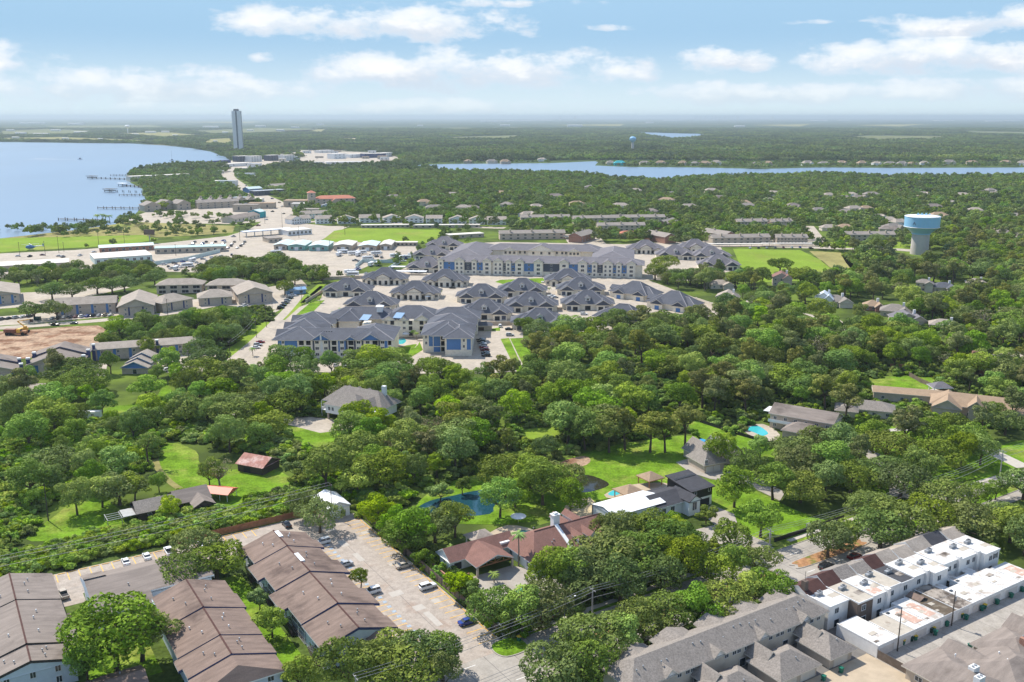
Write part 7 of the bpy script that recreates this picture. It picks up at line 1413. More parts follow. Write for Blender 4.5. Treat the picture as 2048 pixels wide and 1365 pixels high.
hp_ = [(40, 514, 484), (91, 512, 482), (118, 506, 472), (128, 504, 484), (198, 494, 464), (250, 496, 466), (352, 512, 488), (427, 470, 440), (480, 482, 455), (530, 448, 420), (565, 458, 425), (130, 636, 602), (336, 634, 598), (1688, 512, 478), (1690, 508, 480), (1410, 496, 466), (1538, 500, 486), (1020, 520, 500), (690, 470, 445), (598, 476, 452), (660, 505, 480)]
for i, (px, pyb, pyt) in enumerate(sorted(hp_)): p = G(px, pyb); pole(p, hgt(p, pyt), 'thin distant utility pole in the built-up middle ground, %s from the left' % ordw(i + 1), r=0.2)
t = thing('billboard', 'dark billboard on a post beside the highway', 'billboard', G(300, 486)); MB().frus(0, 0, 0, 9, 0.5, 0.5, 8).build('post', M['metal_grey'], t); MB().box(-5, 5, -0.5, 0.5, 8, 13).build('board', M['wall_brownbrick'], t)

# ------------------------------------------------------------------ wheelie bins, mailbox, utility box
M['bin_green'] = mat('bin_green', (0.012, 0.13, 0.085), 0.5, 0.0); M['bin_dark'] = mat('bin_dark', (0.012, 0.045, 0.035), 0.5, 0.0); M['bin_yellow'] = mat('bin_yellow', (0.62, 0.42, 0.02), 0.5, 0.0)
bb_ = MB(); i0 = 0
loft(bb_, [[(-0.25, -0.24, 0.08), (0.25, -0.24, 0.08), (0.25, 0.24, 0.08), (-0.25, 0.24, 0.08)], [(-0.32, -0.32, 1.0), (0.32, -0.32, 1.0), (0.32, 0.36, 1.0), (-0.32, 0.36, 1.0)]], 0); bin_b = bb_.mesh('bin_body', M['bin_green']); lid = MB().box(-0.35, 0.35, -0.36, 0.40, 1.0, 1.1).box(-0.3, 0.3, 0.40, 0.48, 0.98, 1.05).mesh('lid', M['bin_green']); whl = MB().tube([(-0.34, 0.26, 0.12), (0.34, 0.26, 0.12)], 0.12, 8).mesh('wheels', M['tyre'])
BN = [(1806, 1290, 'y', 'beside the first alley pole'), (1822, 1283, 'd', 'in front of the tan garage'), (1830, 1281, 'y', 'next to the dark bin by the tan garage'), (1862, 1266, 'd', 'by the pink-patched garage'), (1866, 1264, 'y', 'behind the green bin by the pink-patched garage'), (1871, 1271, 'g', 'standing out in the alley by the pink-patched garage'), (1893, 1253, 'g', 'at the foot of the transformer pole'), (1922, 1236, 'y', 'by the mossy garage'), (1932, 1240, 'g', 'right of the yellow one by the mossy garage'), (1964, 1222, 'g', 'by the dirty-roofed garage'), (1969, 1218, 'y', 'behind the green bin by the dirty-roofed garage'), (1994, 1209, 'g', 'in the alley, third from the right edge'), (2022, 1196, 'g', 'in the alley, second from the right edge'), (2044, 1184, 'g', 'at the right edge of the alley'), (1682, 1346, 'g', 'beside the shrub on the tan drive'), (1647, 1362, 'g', 'at the bottom edge on the tan drive'), (1038, 1283, 'y', 'on the kerb by the street junction'), (1940, 1299, 'g', 'at the corner of the taupe house')]
for (px, py, c_, lb) in BN:
    e = thing('wheelie_bin', '%s wheelie bin %s' % ({'g': 'green', 'd': 'dark green', 'y': 'yellow-lidded green'}[c_], lb), 'bin', (*G(px, py), 0.065), ANG + R((px * 7) % 50 - 25), 'wheelie bins')
    e.scale = (1.25, 1.25, 1.2); b = inst('bin_body', bin_b, e); l_ = inst('lid', lid, e); inst('wheels', whl, e)
    if c_ == 'd': b.material_slots[0].link = 'OBJECT'; b.material_slots[0].material = M['bin_dark']; l_.material_slots[0].link = 'OBJECT'; l_.material_slots[0].material = M['bin_dark']
    if c_ == 'y': l_.material_slots[0].link = 'OBJECT'; l_.material_slots[0].material = M['bin_yellow']
t = thing('utility_box', 'grey utility cabinet on the lawn by the sidewalk', 'cabinet', W(212, 170.6), ANG); MB().box(-0.8, 0.8, -0.6, 0.6, 0.1, 1.4).build('cabinet', M['metal_grey'], t); MB().box(-0.9, 0.9, -0.7, 0.7, 0, 0.1).build('base', M['kerb'], t); MB().box(-0.02, 0.02, -0.62, -0.6, 0.2, 1.3).build('door_seam', M['metal_black'], t)
t = thing('dumpster', 'green dumpster beside the road at the left', 'dumpster', G(75, 640)); MB().box(-1.8, 1.8, -1, 1, 0.1, 1.9).build('bin_body', M['bin_dark'], t); MB().box(-1.9, 1.9, -1.1, 1.1, 1.9, 2.0).build('lid', M['bin_dark'], t)
t = thing('mound_sign', 'stone entrance sign wall at the street corner', 'sign', W(104.6, 169.0), ANG); MB().box(0, 0.5, 0, 2.4, 0, 1.8).build('panel', M['stone_cream'], t); MB().box(-0.1, 0.6, -0.1, 2.5, 1.8, 1.95).build('cap', M['trim_cream'], t)
# pool umbrellas and loungers of the court
for i, (px, py) in enumerate(((815, 667), (856, 600), (812, 676))):
    u = thing('patio_umbrella', ('white patio umbrella at the back of the pool court', 'white patio umbrella behind the pool court building', 'white patio umbrella beside the turquoise pool')[i], 'umbrella', G(px, py)); MB().lathe([(2.2, 2.4), (1.0, 2.9), (0.05, 3.1)], n=8).build('canopy', M['trim_white'], u); MB().frus(0, 0, 0, 3, 0.06, 0.06, 6).build('pole', M['metal_grey'], u)

# ------------------------------------------------------------------ trees
def leaf_mat(name, c, c2, tint=0.35):
    c, c2 = (c[0] * 1.22, c[1] * 1.10, c[2] * 1.0), (c2[0] * 1.82, c2[1] * 1.62, c2[2] * 1.3)
    m = bpy.data.materials.new(name); m.use_nodes = True; t = NT(m.node_tree); t.N.remove(t.N['Principled BSDF'])
    at = t.n('ShaderNodeAttribute', attribute_name='tint'); oi = t.n('ShaderNodeObjectInfo')
    geo = t.n('ShaderNodeNewGeometry')
    f = t.math('MULTIPLY_ADD', at.outputs['Fac'], 0.55, t.math('MULTIPLY', t.ramp(t.noise(geo.outputs['Position'], 0.13, 3, 0.6), 0.3, 0.7), 0.45))
    colr = t.mix(f, tuple(c) + (1,), tuple(c2) + (1,))
    if name == 'leaf_far':
        kk = t.ramp(t.noise(t.vmul(geo.outputs['Position'], (1, 0.6, 0)), 0.0035, 4, 0.65), 0.3, 0.7, 0.62, 1.45); cz = t.n('ShaderNodeCombineXYZ'); t.L.new(kk, cz.inputs[0]); t.L.new(kk, cz.inputs[1]); cz.inputs[2].default_value = 1.0; colr = t.mix(1.0, colr, cz.outputs[0], 'MULTIPLY')
    hs = t.n('ShaderNodeHueSaturation'); t.L.new(colr, hs.inputs['Color'])
    t.L.new(t.math('MULTIPLY_ADD', oi.outputs['Random'], 0.05, 0.472), hs.inputs['Hue'])
    t.L.new(t.math('MULTIPLY_ADD', t.math('FRACT', t.math('MULTIPLY', oi.outputs['Random'], 17.3)), tint * 1.6, 1 - tint * 0.75), hs.inputs['Value'])
    t.L.new(t.math('MULTIPLY_ADD', t.math('FRACT', t.math('MULTIPLY', oi.outputs['Random'], 7.7)), 0.3, 0.80), hs.inputs['Saturation'])
    d = t.n('ShaderNodeBsdfPrincipled'); t.L.new(hs.outputs[0], d.inputs['Base Color']); d.inputs['Roughness'].default_value = 0.7; d.inputs['Specular IOR Level'].default_value = 0.06
    tr = t.n('ShaderNodeBsdfTranslucent'); t.L.new(t.mix(0.5, hs.outputs[0], (0.16, 0.24, 0.02, 1)), tr.inputs[0])
    mx = t.n('ShaderNodeMixShader'); mx.inputs[0].default_value = 0.22; t.L.new(d.outputs[0], mx.inputs[1]); t.L.new(tr.outputs[0], mx.inputs[2])
    t.L.new(mx.outputs[0], t.N['Material Output'].inputs[0]); return m
M['leaf_dark'] = leaf_mat('leaf_dark', (0.056, 0.100, 0.026), (0.150, 0.225, 0.046))
M['leaf_mid'] = leaf_mat('leaf_mid', (0.072, 0.140, 0.024), (0.190, 0.300, 0.046))
M['leaf_light'] = leaf_mat('leaf_light', (0.105, 0.200, 0.024), (0.220, 0.350, 0.040))
M['leaf_olive'] = leaf_mat('leaf_olive', (0.085, 0.112, 0.036), (0.180, 0.215, 0.062))
M['leaf_yellow'] = leaf_mat('leaf_yellow', (0.130, 0.205, 0.016), (0.280, 0.370, 0.026), 0.2)
M['leaf_grey'] = leaf_mat('leaf_grey', (0.120, 0.130, 0.085), (0.22, 0.22, 0.15), 0.2)
M['leaf_far'] = leaf_mat('leaf_far', (0.056, 0.094, 0.032), (0.150, 0.215, 0.056), 0.5)
mk('bark', (0.105, 0.080, 0.060), 0.95, 0.25, 2.0, spec=0.1); mk('bark_pale', (0.26, 0.225, 0.185), 0.95, 0.2, 2.0, spec=0.1)

def crown_mesh(name, seed, rx, rz, zc, nl, per, leaf, m, lobe=(0.24, 0.48), flat=0.0, gaps=0.0, stretch=1.0):
    """leaf-sized faces spread over many lobes; rx, rz half sizes, zc centre height"""
    rg = np.random.default_rng(seed); V = []; TT = []
    C = []; Rl = []
    for i in range(nl):
        for _ in range(30):
            d = rg.normal(size=3); d /= np.linalg.norm(d)
            if d[2] < -0.45: continue
            r = rg.uniform(0.50, 0.98) if i > nl * 0.2 else rg.uniform(0.0, 0.4)
            c = d * r * np.array([rx, rx * stretch, rz]); c[2] = c[2] * (1 - flat * 0.4)
            lr = rx * rg.uniform(*lobe)
            if all(np.linalg.norm((c - q)) > 0.42 * (lr + s) for q, s in zip(C, Rl)): break
        C.append(c); Rl.append(lr)
    C = np.array(C); Rl = np.array(Rl); tl = rg.uniform(0, 1, nl)
    for i in range(nl):
        n = int(per * (Rl[i] / (rx * 0.38)) ** 2)
        d = rg.normal(size=(n, 3)); d /= np.linalg.norm(d, axis=1)[:, None]
        rad = Rl[i] * (rg.uniform(0.55, 1.08, n) ** 0.5)
        P = C[i] + d * rad[:, None] * np.array([1, 1, 0.82])
        keep = np.ones(n, bool)
        for j in range(nl):
            if j != i: keep &= np.linalg.norm((P - C[j]) / np.array([1, 1, 0.82]), axis=1) > Rl[j] * 0.80
        keep &= ~((d[:, 2] < -0.35) & (rg.random(n) < 0.6))
        if gaps: keep &= rg.random(n) > gaps
        P, d = P[keep], d[keep]; n = len(P)
        if n == 0: continue
        nn = d + rg.normal(size=(n, 3)) * 0.42; nn /= np.linalg.norm(nn, axis=1)[:, None]
        a = np.cross(nn, rg.normal(size=(n, 3))); a /= np.linalg.norm(a, axis=1)[:, None]; b = np.cross(nn, a)
        s = leaf * rg.uniform(0.55, 1.35, n)[:, None]; s2 = s * rg.uniform(0.45, 0.9, n)[:, None]
        bend = nn * s * rg.uniform(-0.35, 0.1, n)[:, None]
        Q = np.stack([P - a * s + bend, P - b * s2, P + a * s + bend, P + b * s2], 1)
        Q[..., 2] += zc; V.append(Q.reshape(-1, 3)); TT.append(np.clip(tl[i] * 0.5 + rg.uniform(0, 0.5, n), 0, 1))
    V = np.concatenate(V); TT = np.concatenate(TT); nf = len(TT)
    me = bpy.data.meshes.new(name); me.vertices.add(len(V)); me.vertices.foreach_set('co', V.astype(np.float32).ravel())
    me.loops.add(nf * 4); me.loops.foreach_set('vertex_index', np.arange(nf * 4, dtype=np.int32)); me.polygons.add(nf)
    me.polygons.foreach_set('loop_start', np.arange(0, nf * 4, 4, dtype=np.int32)); me.polygons.foreach_set('loop_total', np.full(nf, 4, np.int32))
    at = me.attributes.new('tint', 'FLOAT', 'FACE'); at.data.foreach_set('value', TT.astype(np.float32))
    me.materials.append(M[m]); me.update(calc_edges=True); return me, C + np.array([0, 0, zc])
def trunk_mesh(name, seed, h, r, C, m='bark', nb=7):
    rv = random.Random(seed); b = MB(); fork = h
    x, y = rv.uniform(-0.3, 0.3), rv.uniform(-0.3, 0.3)
    b.tube([(0, 0, -0.2), (x * 0.4, y * 0.4, h * 0.5), (x, y, h)], [r * 1.25, r, r * 0.8], 8)
    idx = sorted(range(len(C)), key=lambda i: rv.random())[:nb]
    for i in idx:
        c = C[i]; mid = ((x + c[0]) / 2 + rv.uniform(-0.4, 0.4), (y + c[1]) / 2 + rv.uniform(-0.4, 0.4), (h + c[2]) / 2 - 0.4)
        b.tube([(x, y, h - 0.2), mid, tuple(c)], [r * 0.55, r * 0.38, r * 0.12], 5)
    return b.mesh(name, M[m])
PROTO = {}
def proto(k, seed, rx, rz, zc, nl, per, leaf, m, th, tr, **kw):
    bark = kw.pop('bark', 'bark'); me, C = crown_mesh('crown', seed, rx, rz, zc, nl, per, leaf, m, **kw)
    PROTO.setdefault(k, []).append((me, trunk_mesh('trunk', seed, th, tr, C, bark), rx))
for s in range(4): proto('oak', 10 + s, 6.0, 3.9, 6.4, 28 + 3 * s, 390, 0.30, 'leaf_dark', 3.2, 0.42, flat=0.3, stretch=0.85 + 0.1 * s, gaps=0.05 * s)
for s in range(4): proto('elm', 30 + s, 4.8, 4.8, 7.8, 26 + 2 * s, 370, 0.265, 'leaf_mid', 4.0, 0.32, gaps=0.05 * s, stretch=0.8 + 0.12 * s)
for s in range(3): proto('tall', 50 + s, 3.9, 5.4, 9.6, 21, 290, 0.28, 'leaf_olive', 5.6, 0.28, gaps=0.12)
for s in range(3): proto('light', 70 + s, 4.2, 4.0, 6.0, 23, 330, 0.26, 'leaf_light', 3.0, 0.26)
for s in range(2): proto('yellow', 90 + s, 3.0, 2.8, 4.4, 16, 190, 0.28, 'leaf_yellow', 2.2, 0.18)
for s in range(2): proto('small', 110 + s, 2.2, 2.5, 3.7, 13, 170, 0.24, 'leaf_dark', 2.0, 0.14)
for s in range(2): proto('pine', 130 + s, 4.4, 2.6, 9.6, 13, 150, 0.30, 'leaf_mid', 7.6, 0.26, gaps=0.35, lobe=(0.24, 0.36))
proto('grey', 150, 4.0, 3.4, 6.2, 18, 110, 0.26, 'leaf_grey', 3.5, 0.28, gaps=0.55, bark='bark_pale', nb=14) if False else None
me, C = crown_mesh('crown', 150, 4.0, 3.4, 6.4, 18, 110, 0.24, 'leaf_grey', gaps=0.6); PROTO['grey'] = [(me, trunk_mesh('trunk', 150, 3.2, 0.3, C, 'bark_pale', 16), 4.0)]
BUSH = [crown_mesh('bush', 170 + s, 1.7, 1.25, 1.0, 10, 150, 0.24, mm)[0] for s, mm in enumerate(('leaf_mid', 'leaf_light', 'leaf_dark', 'leaf_light'))]
# palm
def palm_mesh(seed, n=22, L=2.3):
    rv = random.Random(seed); b = MB()
    for i in range(n):
        an = 6.283 * i / n + rv.uniform(-0.15, 0.15); up = rv.uniform(-0.5, 1.0); pts = []
        for k in range(5):
            t_ = k / 4; r_ = L * t_; pts.append((math.cos(an) * r_, math.sin(an) * r_, up * L * 0.55 * t_ - 0.75 * L * t_ * t_ * 0.6))
        for k in range(4):
            w0, w1 = 0.30 * math.sin(0.35 + 2.5 * k / 4), 0.30 * math.sin(0.35 + 2.5 * (k + 1) / 4) * (0.2 if k == 3 else 1); sx, sy = -math.sin(an), math.cos(an)
            p, q = pts[k], pts[k + 1]
            b.poly([(p[0] - sx * w0, p[1] - sy * w0, p[2] - 0.08), p, q, (q[0] - sx * w1, q[1] - sy * w1, q[2] - 0.08)]).poly([p, (p[0] + sx * w0, p[1] + sy * w0, p[2] - 0.08), (q[0] + sx * w1, q[1] + sy * w1, q[2] - 0.08), q])
    me = b.mesh('fronds', M['leaf_mid']); at = me.attributes.new('tint', 'FLOAT', 'FACE'); at.data.foreach_set('value', [rv.random() for _ in me.polygons]); return me
PALM = [palm_mesh(s) for s in range(2)]

TREES = []                                       # (kind, x, y, scale, turn)
def T_at(kind, px, py, sc_=1.0): p = G(px, py); TREES.append([kind, p.x, p.y, sc_, None])
HAND = [  # trees one can point at in the near ground: kind, base point in the picture, scale
    ('elm', 235, 1345, 1.65), ('elm', 285, 1322, 1.1), ('light', 175, 1365, 0.8), ('oak', 362, 1188, 0.85), ('oak', 435, 1160, 1.0), ('oak', 395, 1135, 0.8), ('light', 545, 1275, 0.75), ('small', 520, 1225, 1.2),
    ('elm', 722, 1178, 0.45), ('oak', 640, 1066, 0.78), ('oak', 612, 1040, 0.7), ('light', 757, 1050, 0.85), ('oak', 840, 1358, 0.9), ('elm', 880, 1350, 0.62), ('oak', 768, 1358, 1.0), ('oak', 700, 1385, 0.9), ('oak', 810, 1388, 1.0), ('light', 600, 1385, 0.7), ('elm', 890, 1390, 0.6),
    ('oak', 1105, 1385, 1.0), ('oak', 1180, 1330, 1.0), ('oak', 1165, 1375, 0.9), ('light', 1240, 1318, 0.95), ('oak', 1285, 1290, 0.95), ('oak', 1330, 1270, 0.9), ('light', 1395, 1262, 1.0), ('oak', 1440, 1245, 0.9), ('light', 1500, 1225, 1.05), ('oak', 1535, 1212, 0.85), ('oak', 1420, 1175, 0.8), ('light', 1465, 1160, 0.8), ('oak', 1512, 1150, 0.75),
    ('elm', 1045, 1270, 0.85), ('oak', 985, 1255, 0.75), ('oak', 1080, 1258, 0.85), ('yellow', 920, 1195, 1.1), ('small', 945, 1210, 1.2), ('elm', 1100, 1194, 0.85), ('elm', 1132, 1192, 0.85), ('oak', 1165, 1180, 1.1), ('oak', 1225, 1160, 1.2), ('oak', 1275, 1150, 1.1), ('oak', 1330, 1130, 1.15), ('elm', 1240, 1104, 0.8), ('oak', 1300, 1100, 1.0), ('oak', 1370, 1118, 0.75), ('light', 1340, 1072, 0.65), ('oak', 1290, 1075, 0.6), ('oak', 1212, 1088, 0.65), ('small', 1412, 1048, 1.1), ('oak', 1180, 1200, 0.8), ('oak', 1240, 1205, 0.85), ('elm', 1360, 1165, 0.9), ('oak', 1320, 1185, 0.8),
    ('elm', 830, 1100, 1.0), ('oak', 870, 1085, 0.9), ('light', 790, 1075, 0.85), ('oak', 810, 1110, 0.85), ('elm', 910, 1075, 0.85), ('small', 845, 1135, 1.0), ('elm', 1000, 1035, 0.95), ('light', 1030, 1015, 0.8), ('small', 880, 1005, 1.4), ('small', 925, 990, 1.1), ('elm', 1085, 1010, 1.15), ('oak', 1115, 990, 1.0), ('elm', 1140, 1030, 0.8), ('elm', 1060, 985, 1.0), ('oak', 1010, 970, 1.0),
    ('elm', 1468, 1015, 1.0), ('oak', 1465, 1110, 0.75), ('elm', 1520, 1075, 0.85), ('oak', 1655, 1115, 0.85), ('oak', 1760, 1095, 1.15), ('oak', 1800, 1085, 1.15), ('oak', 1860, 1070, 1.0), ('oak', 1925, 1080, 1.1), ('elm', 1990, 1000, 0.5), ('oak', 2046, 1000, 0.9), ('oak', 1950, 1012, 0.6), ('oak', 2020, 1085, 0.9), ('oak', 2000, 1060, 0.75), ('oak', 1895, 1040, 1.0), ('oak', 1740, 1045, 0.9), ('small', 1985, 1130, 1.1), ('oak', 2048, 1110, 0.8), ('oak', 1680, 1100, 0.7),
    ('elm', 1545, 1000, 1.0), ('oak', 1600, 1005, 1.0), ('elm', 1650, 1000, 0.95), ('oak', 1600, 960, 1.1), ('elm', 1660, 960, 1.1), ('oak', 1700, 990, 1.0), ('oak', 1590, 930, 1.0), ('oak', 1640, 905, 1.0), ('elm', 1680, 925, 1.1), ('oak', 1760, 975, 1.1), ('oak', 1800, 1000, 1.0), ('elm', 1840, 970, 0.9), ('oak', 1870, 940, 1.1), ('oak', 1770, 925, 1.1), ('elm', 1745, 905, 1.0), ('tall', 1810, 900, 1.1), ('oak', 1860, 900, 1.1), ('elm', 1920, 935, 0.9), ('oak', 1900, 885, 1.0), ('elm', 1960, 930, 0.8), ('oak', 1930, 905, 0.9), ('light', 2040, 830, 1.1), ('oak', 2010, 870, 0.9), ('elm', 1440, 935, 0.8), ('oak', 1500, 960, 0.85), ('light', 1520, 915, 0.7),
    ('pine', 297, 935, 1.1), ('grey', 440, 975, 1.0), ('light', 420, 975, 0.8), ('oak', 240, 1010, 0.9), ('light', 205, 1015, 1.0), ('light', 270, 1005, 0.95), ('elm', 155, 1030, 0.75), ('light', 230, 960, 1.1), ('oak', 110, 960, 1.1), ('elm', 60, 1000, 1.0), ('oak', 375, 850, 1.1), ('elm', 370, 840, 1.05), ('oak', 290, 870, 1.0), ('oak', 470, 855, 1.2), ('oak', 500, 835, 1.1), ('elm', 600, 820, 1.2), ('elm', 560, 800, 1.1), ('light', 205, 830, 0.95), ('light', 295, 800, 1.25), ('oak', 135, 800, 1.1), ('oak', 170, 790, 1.1), ('elm', 45, 850, 1.15), ('elm', 110, 870, 1.3), ('elm', 60, 900, 1.2), ('light', 150, 890, 1.0), ('small', 600, 975, 1.3), ('small', 590, 960, 1.3), ('light', 520, 900, 1.0), ('oak', 540, 880, 1.1), ('elm', 460, 905, 1.0), ('light', 345, 1040, 0.7), ('grey', 835, 880, 1.1), ('grey', 870, 875, 1.0), ('grey', 1040, 830, 1.1), ('light', 905, 850, 1.2), ('light', 720, 860, 1.1), ('elm', 700, 890, 1.1), ('light', 760, 870, 1.1), ('grey', 240, 1215, 0.7),
    ('tall', 1062, 725, 1.0), ('tall', 1078, 730, 1.1), ('tall', 1218, 905, 1.2), ('tall', 1250, 900, 1.1), ('tall', 1300, 905, 1.2), ('tall', 1330, 905, 1.2), ('elm', 1170, 900, 1.1), ('tall', 1370, 890, 1.2), ('oak', 1560, 545, 1.3), ('oak', 1600, 570, 1.3), ('oak', 1470, 575, 1.2), ('oak', 1330, 545, 1.4), ('oak', 1310, 560, 1.3), ('oak', 1380, 570, 1.3), ('elm', 1410, 580, 1.3), ('oak', 1080, 690, 1.2), ('oak', 1050, 665, 0.8), ('oak', 1230, 660, 1.2), ('light', 1190, 670, 1.1), ('oak', 1285, 690, 1.2), ('light', 1340, 690, 1.2),
    ('oak', 310, 570, 0.9), ('oak', 225, 588, 1.25), ('oak', 250, 584, 1.1), ('oak', 195, 588, 1.05), ('oak', 105, 600, 1.1), ('oak', 145, 600, 1.0), ('oak', 70, 640, 1.1), ('oak', 115, 640, 1.1), ('light', 300, 715, 0.9), ('oak', 400, 722, 0.9), ('elm', 410, 700, 0.8), ('light', 340, 730, 0.8), ('oak', 570, 590, 0.9), ('oak', 590, 570, 0.8), ('oak', 535, 560, 1.3), ('elm', 222, 748, 0.8)]
for k, px, py, s_ in HAND: T_at(k, px, py, s_ * (1.22 if k in ('oak', 'elm', 'light', 'tall') else 1.1))
# woods: areas in the picture (ground level) filled with trees
WOODS = [  # polygon, spacing, kinds
    (PP((0, 790), (110, 760), (230, 775), (330, 745), (420, 735), (480, 760), (560, 730), (700, 745), (950, 750), (1050, 745), (1085, 700), (1180, 668), (1330, 655), (1470, 632), (1560, 605), (1640, 580), (1760, 560), (1900, 520), (2120, 490), (2120, 860), (1960, 860), (1880, 800), (1740, 760), (1700, 850), (1560, 800), (1480, 840), (1380, 835), (1280, 880), (1180, 900), (1060, 930), (960, 950), (860, 980), (830, 1030), (700, 1050), (640, 1010), (600, 1000), (590, 950), (680, 920), (690, 880), (560, 850), (540, 920), (470, 915), (400, 890), (320, 880), (300, 930), (330, 1000), (280, 1030), (190, 985), (110, 1015), (50, 1070), (-60, 1080), (-60, 800)), 11.6, ('oak', 'oak', 'elm', 'elm', 'tall', 'light', 'elm', 'oak', 'tall')),
    (PP((205, 702), (195, 682), (250, 664), (330, 656), (420, 648), (475, 648), (538, 650), (505, 684), (430, 707), (330, 696), (240, 698)), 8.0, ('oak', 'elm', 'oak', 'light')),
    (PP((390, 552), (470, 530), (560, 525), (640, 530), (672, 550), (645, 575), (570, 590), (480, 580), (400, 575)), 8.5, ('oak', 'oak', 'elm')),
    (PP((0, 572), (0, 556), (80, 548), (230, 545), (320, 548), (310, 562), (220, 570), (120, 572)), 9.5, ('oak', 'oak', 'elm')),
    (PP((1285, 560), (1400, 560), (1480, 560), (1560, 560), (1640, 575), (1560, 610), (1470, 632), (1440, 600), (1330, 575)), 9.0, ('oak', 'elm', 'oak')),
    (PP((1690, 520), (1740, 505), (1830, 520), (2120, 480), (2120, 440), (1900, 455), (1880, 500), (1760, 490), (1700, 500)), 9.5, ('oak', 'elm', 'oak')),
    (PP((1500, 1000), (1690, 900), (1880, 845), (2060, 850), (2060, 890), (1880, 940), (1720, 1010), (1600, 1040)), 10.5, ('oak', 'elm')),
    (PP((1190, 1100), (1300, 1060), (1400, 1065), (1380, 1150), (1250, 1200), (1190, 1185)), 10.0, ('oak', 'elm')),
]
KEEP.append(PP((1795, 545), (1880, 545), (1880, 500), (1795, 500))); [KEEP.append(PP((px - 34, py + 26), (px + 34, py + 26), (px + 28, py), (px - 28, py))) for (px, py, *_r) in HM]
keepf = [inpoly(k) for k in KEEP]
rg = np.random.default_rng(5)
def blocked(x, y):
    b = np.zeros(len(x), bool)
    for f in keepf: b |= f(x, y)
    return b
hx = np.array([t[1] for t in TREES]); hy = np.array([t[2] for t in TREES])
for poly, sp, kinds in WOODS:
    A = np.array([(p[0], p[1]) for p in poly]); f = inpoly(poly)
    gx, gy = np.meshgrid(np.arange(A[:, 0].min(), A[:, 0].max(), sp), np.arange(A[:, 1].min(), A[:, 1].max(), sp))
    gx = (gx + (np.arange(gx.shape[0]) % 2)[:, None] * sp / 2).ravel(); gy = gy.ravel()
    gx = gx + rg.uniform(-0.36, 0.36, len(gx)) * sp; gy = gy + rg.uniform(-0.36, 0.36, len(gy)) * sp
    ok = f(gx, gy) & ~blocked(gx, gy)
    for dx_, dy_ in ((2.5, 0), (-2.5, 0), (0, 2.5), (0, -2.5)): ok &= ~blocked(gx + dx_, gy + dy_)
    for i in np.nonzero(ok)[0]:
        if len(hx) and np.min((hx - gx[i]) ** 2 + (hy - gy[i]) ** 2) < (sp * 0.62) ** 2: continue
        if abs(PXY(gx[i], gy[i], 8)[0] - 1024) > 1130: continue
        # patches of one kind: pick by a slow pattern
        v = math.sin(gx[i] * 0.031 + 1.3 * math.sin(gy[i] * 0.022)) * 0.5 + 0.5
        k = kinds[int((v * 0.6 + rg.random() * 0.4) * len(kinds)) % len(kinds)]
        qx, qy = PXY(gx[i], gy[i])
        if qx < 600 and qy > 850:
            if rg.random() < 0.55: continue
            TREES.append([('light', 'light', 'elm', 'small')[int(rg.integers(4))], float(gx[i]), float(gy[i]), float(rg.uniform(0.5, 0.95)), None]); continue
        if rg.random() < 0.10 + 0.30 * max(0.0, math.sin(gx[i] * 0.047 + 2.0) * math.sin(gy[i] * 0.039 + gx[i] * 0.013)): continue
        if qx < 780 and qy > 770 and rg.random() < 0.52: k = 'light'
        elif 780 < qx < 1000 and 800 < qy < 960 and rg.random() < 0.25: k = ('light', 'grey', 'light')[int(rg.integers(3))]
        elif qx > 1400 and rg.random() < 0.25: k = 'tall'
        elif rg.random() < 0.03: k = 'grey'
        TREES.append([k, float(gx[i]), float(gy[i]), float(rg.uniform(0.95, 1.75) if rg.random() < 0.75 else rg.uniform(0.6, 0.95)) * (1.0 if sp > 11 else 0.72), None])
print('trees', len(TREES))
# the trees that show largest become individuals, the rest one mass of woodland
def rank(i): t = TREES[i]; return math.hypot(t[1], t[2]) / (t[3] * PROTO[t[0]][0][2]) - (400 if i < len(HAND) else 0)
order = sorted(range(len(TREES)), key=rank); NIND = 296
ind, rest = order[:NIND], order[NIND:]
LAND = [('the parking lot', 850, 1180), ('the brown-roofed apartments', 430, 1230), ('the red-roofed house', 1050, 1100), ('the black-and-white house', 1330, 1010), ('the white workshop', 1220, 1040), ('the grey condominium row', 1330, 1290), ('the white townhouses', 1800, 1130),
        ('the street junction', 900, 1340), ('the blue pond', 930, 1010), ('the brown pond', 1185, 965), ('the rusty barn', 505, 930), ('the red carport', 430, 990), ('the stilt house', 690, 830), ('the garage house', 1450, 905), ('the two-storey tan house', 1590, 840), ('the arched-entrance house', 1950, 820),
        ('the utility poles on the right', 1840, 985), ('the dirt lot', 120, 680), ('the pool court building', 750, 700), ('the cottages', 1130, 620), ('the meadow', 380, 930), ('the left lawn', 150, 1030), ('the left edge', 20, 880), ('the beige apartments', 250, 600), ('the green field', 1560, 530), ('the long low outbuilding', 1820, 800), ('the boundary wall', 1420, 625), ('the central woods', 950, 850), ('the middle woods', 1250, 780), ('the right woods', 1750, 680), ('the far right woods', 1950, 640), ('the upper woods', 1450, 720), ('the scrub', 330, 850)]
KN = {'oak': ('broad dark green oak', 'oak_tree'), 'elm': ('round mid-green tree', 'broadleaf_tree'), 'tall': ('tall olive-green tree', 'tall_tree'), 'light': ('fresh light green tree', 'light_green_tree'), 'yellow': ('small yellow-green tree', 'yellow_green_tree'), 'small': ('small dark tree', 'small_tree'), 'pine': ('flat-topped pine with bare trunk', 'pine_tree'), 'grey': ('half-bare greyish tree', 'bare_tree')}
ORD = ['first', 'second', 'third', 'fourth', 'fifth', 'sixth', 'seventh', 'eighth', 'ninth', 'tenth', 'eleventh', 'twelfth', 'thirteenth', 'fourteenth', 'fifteenth', 'sixteenth', 'seventeenth', 'eighteenth', 'nineteenth', 'twentieth']
bins = {}
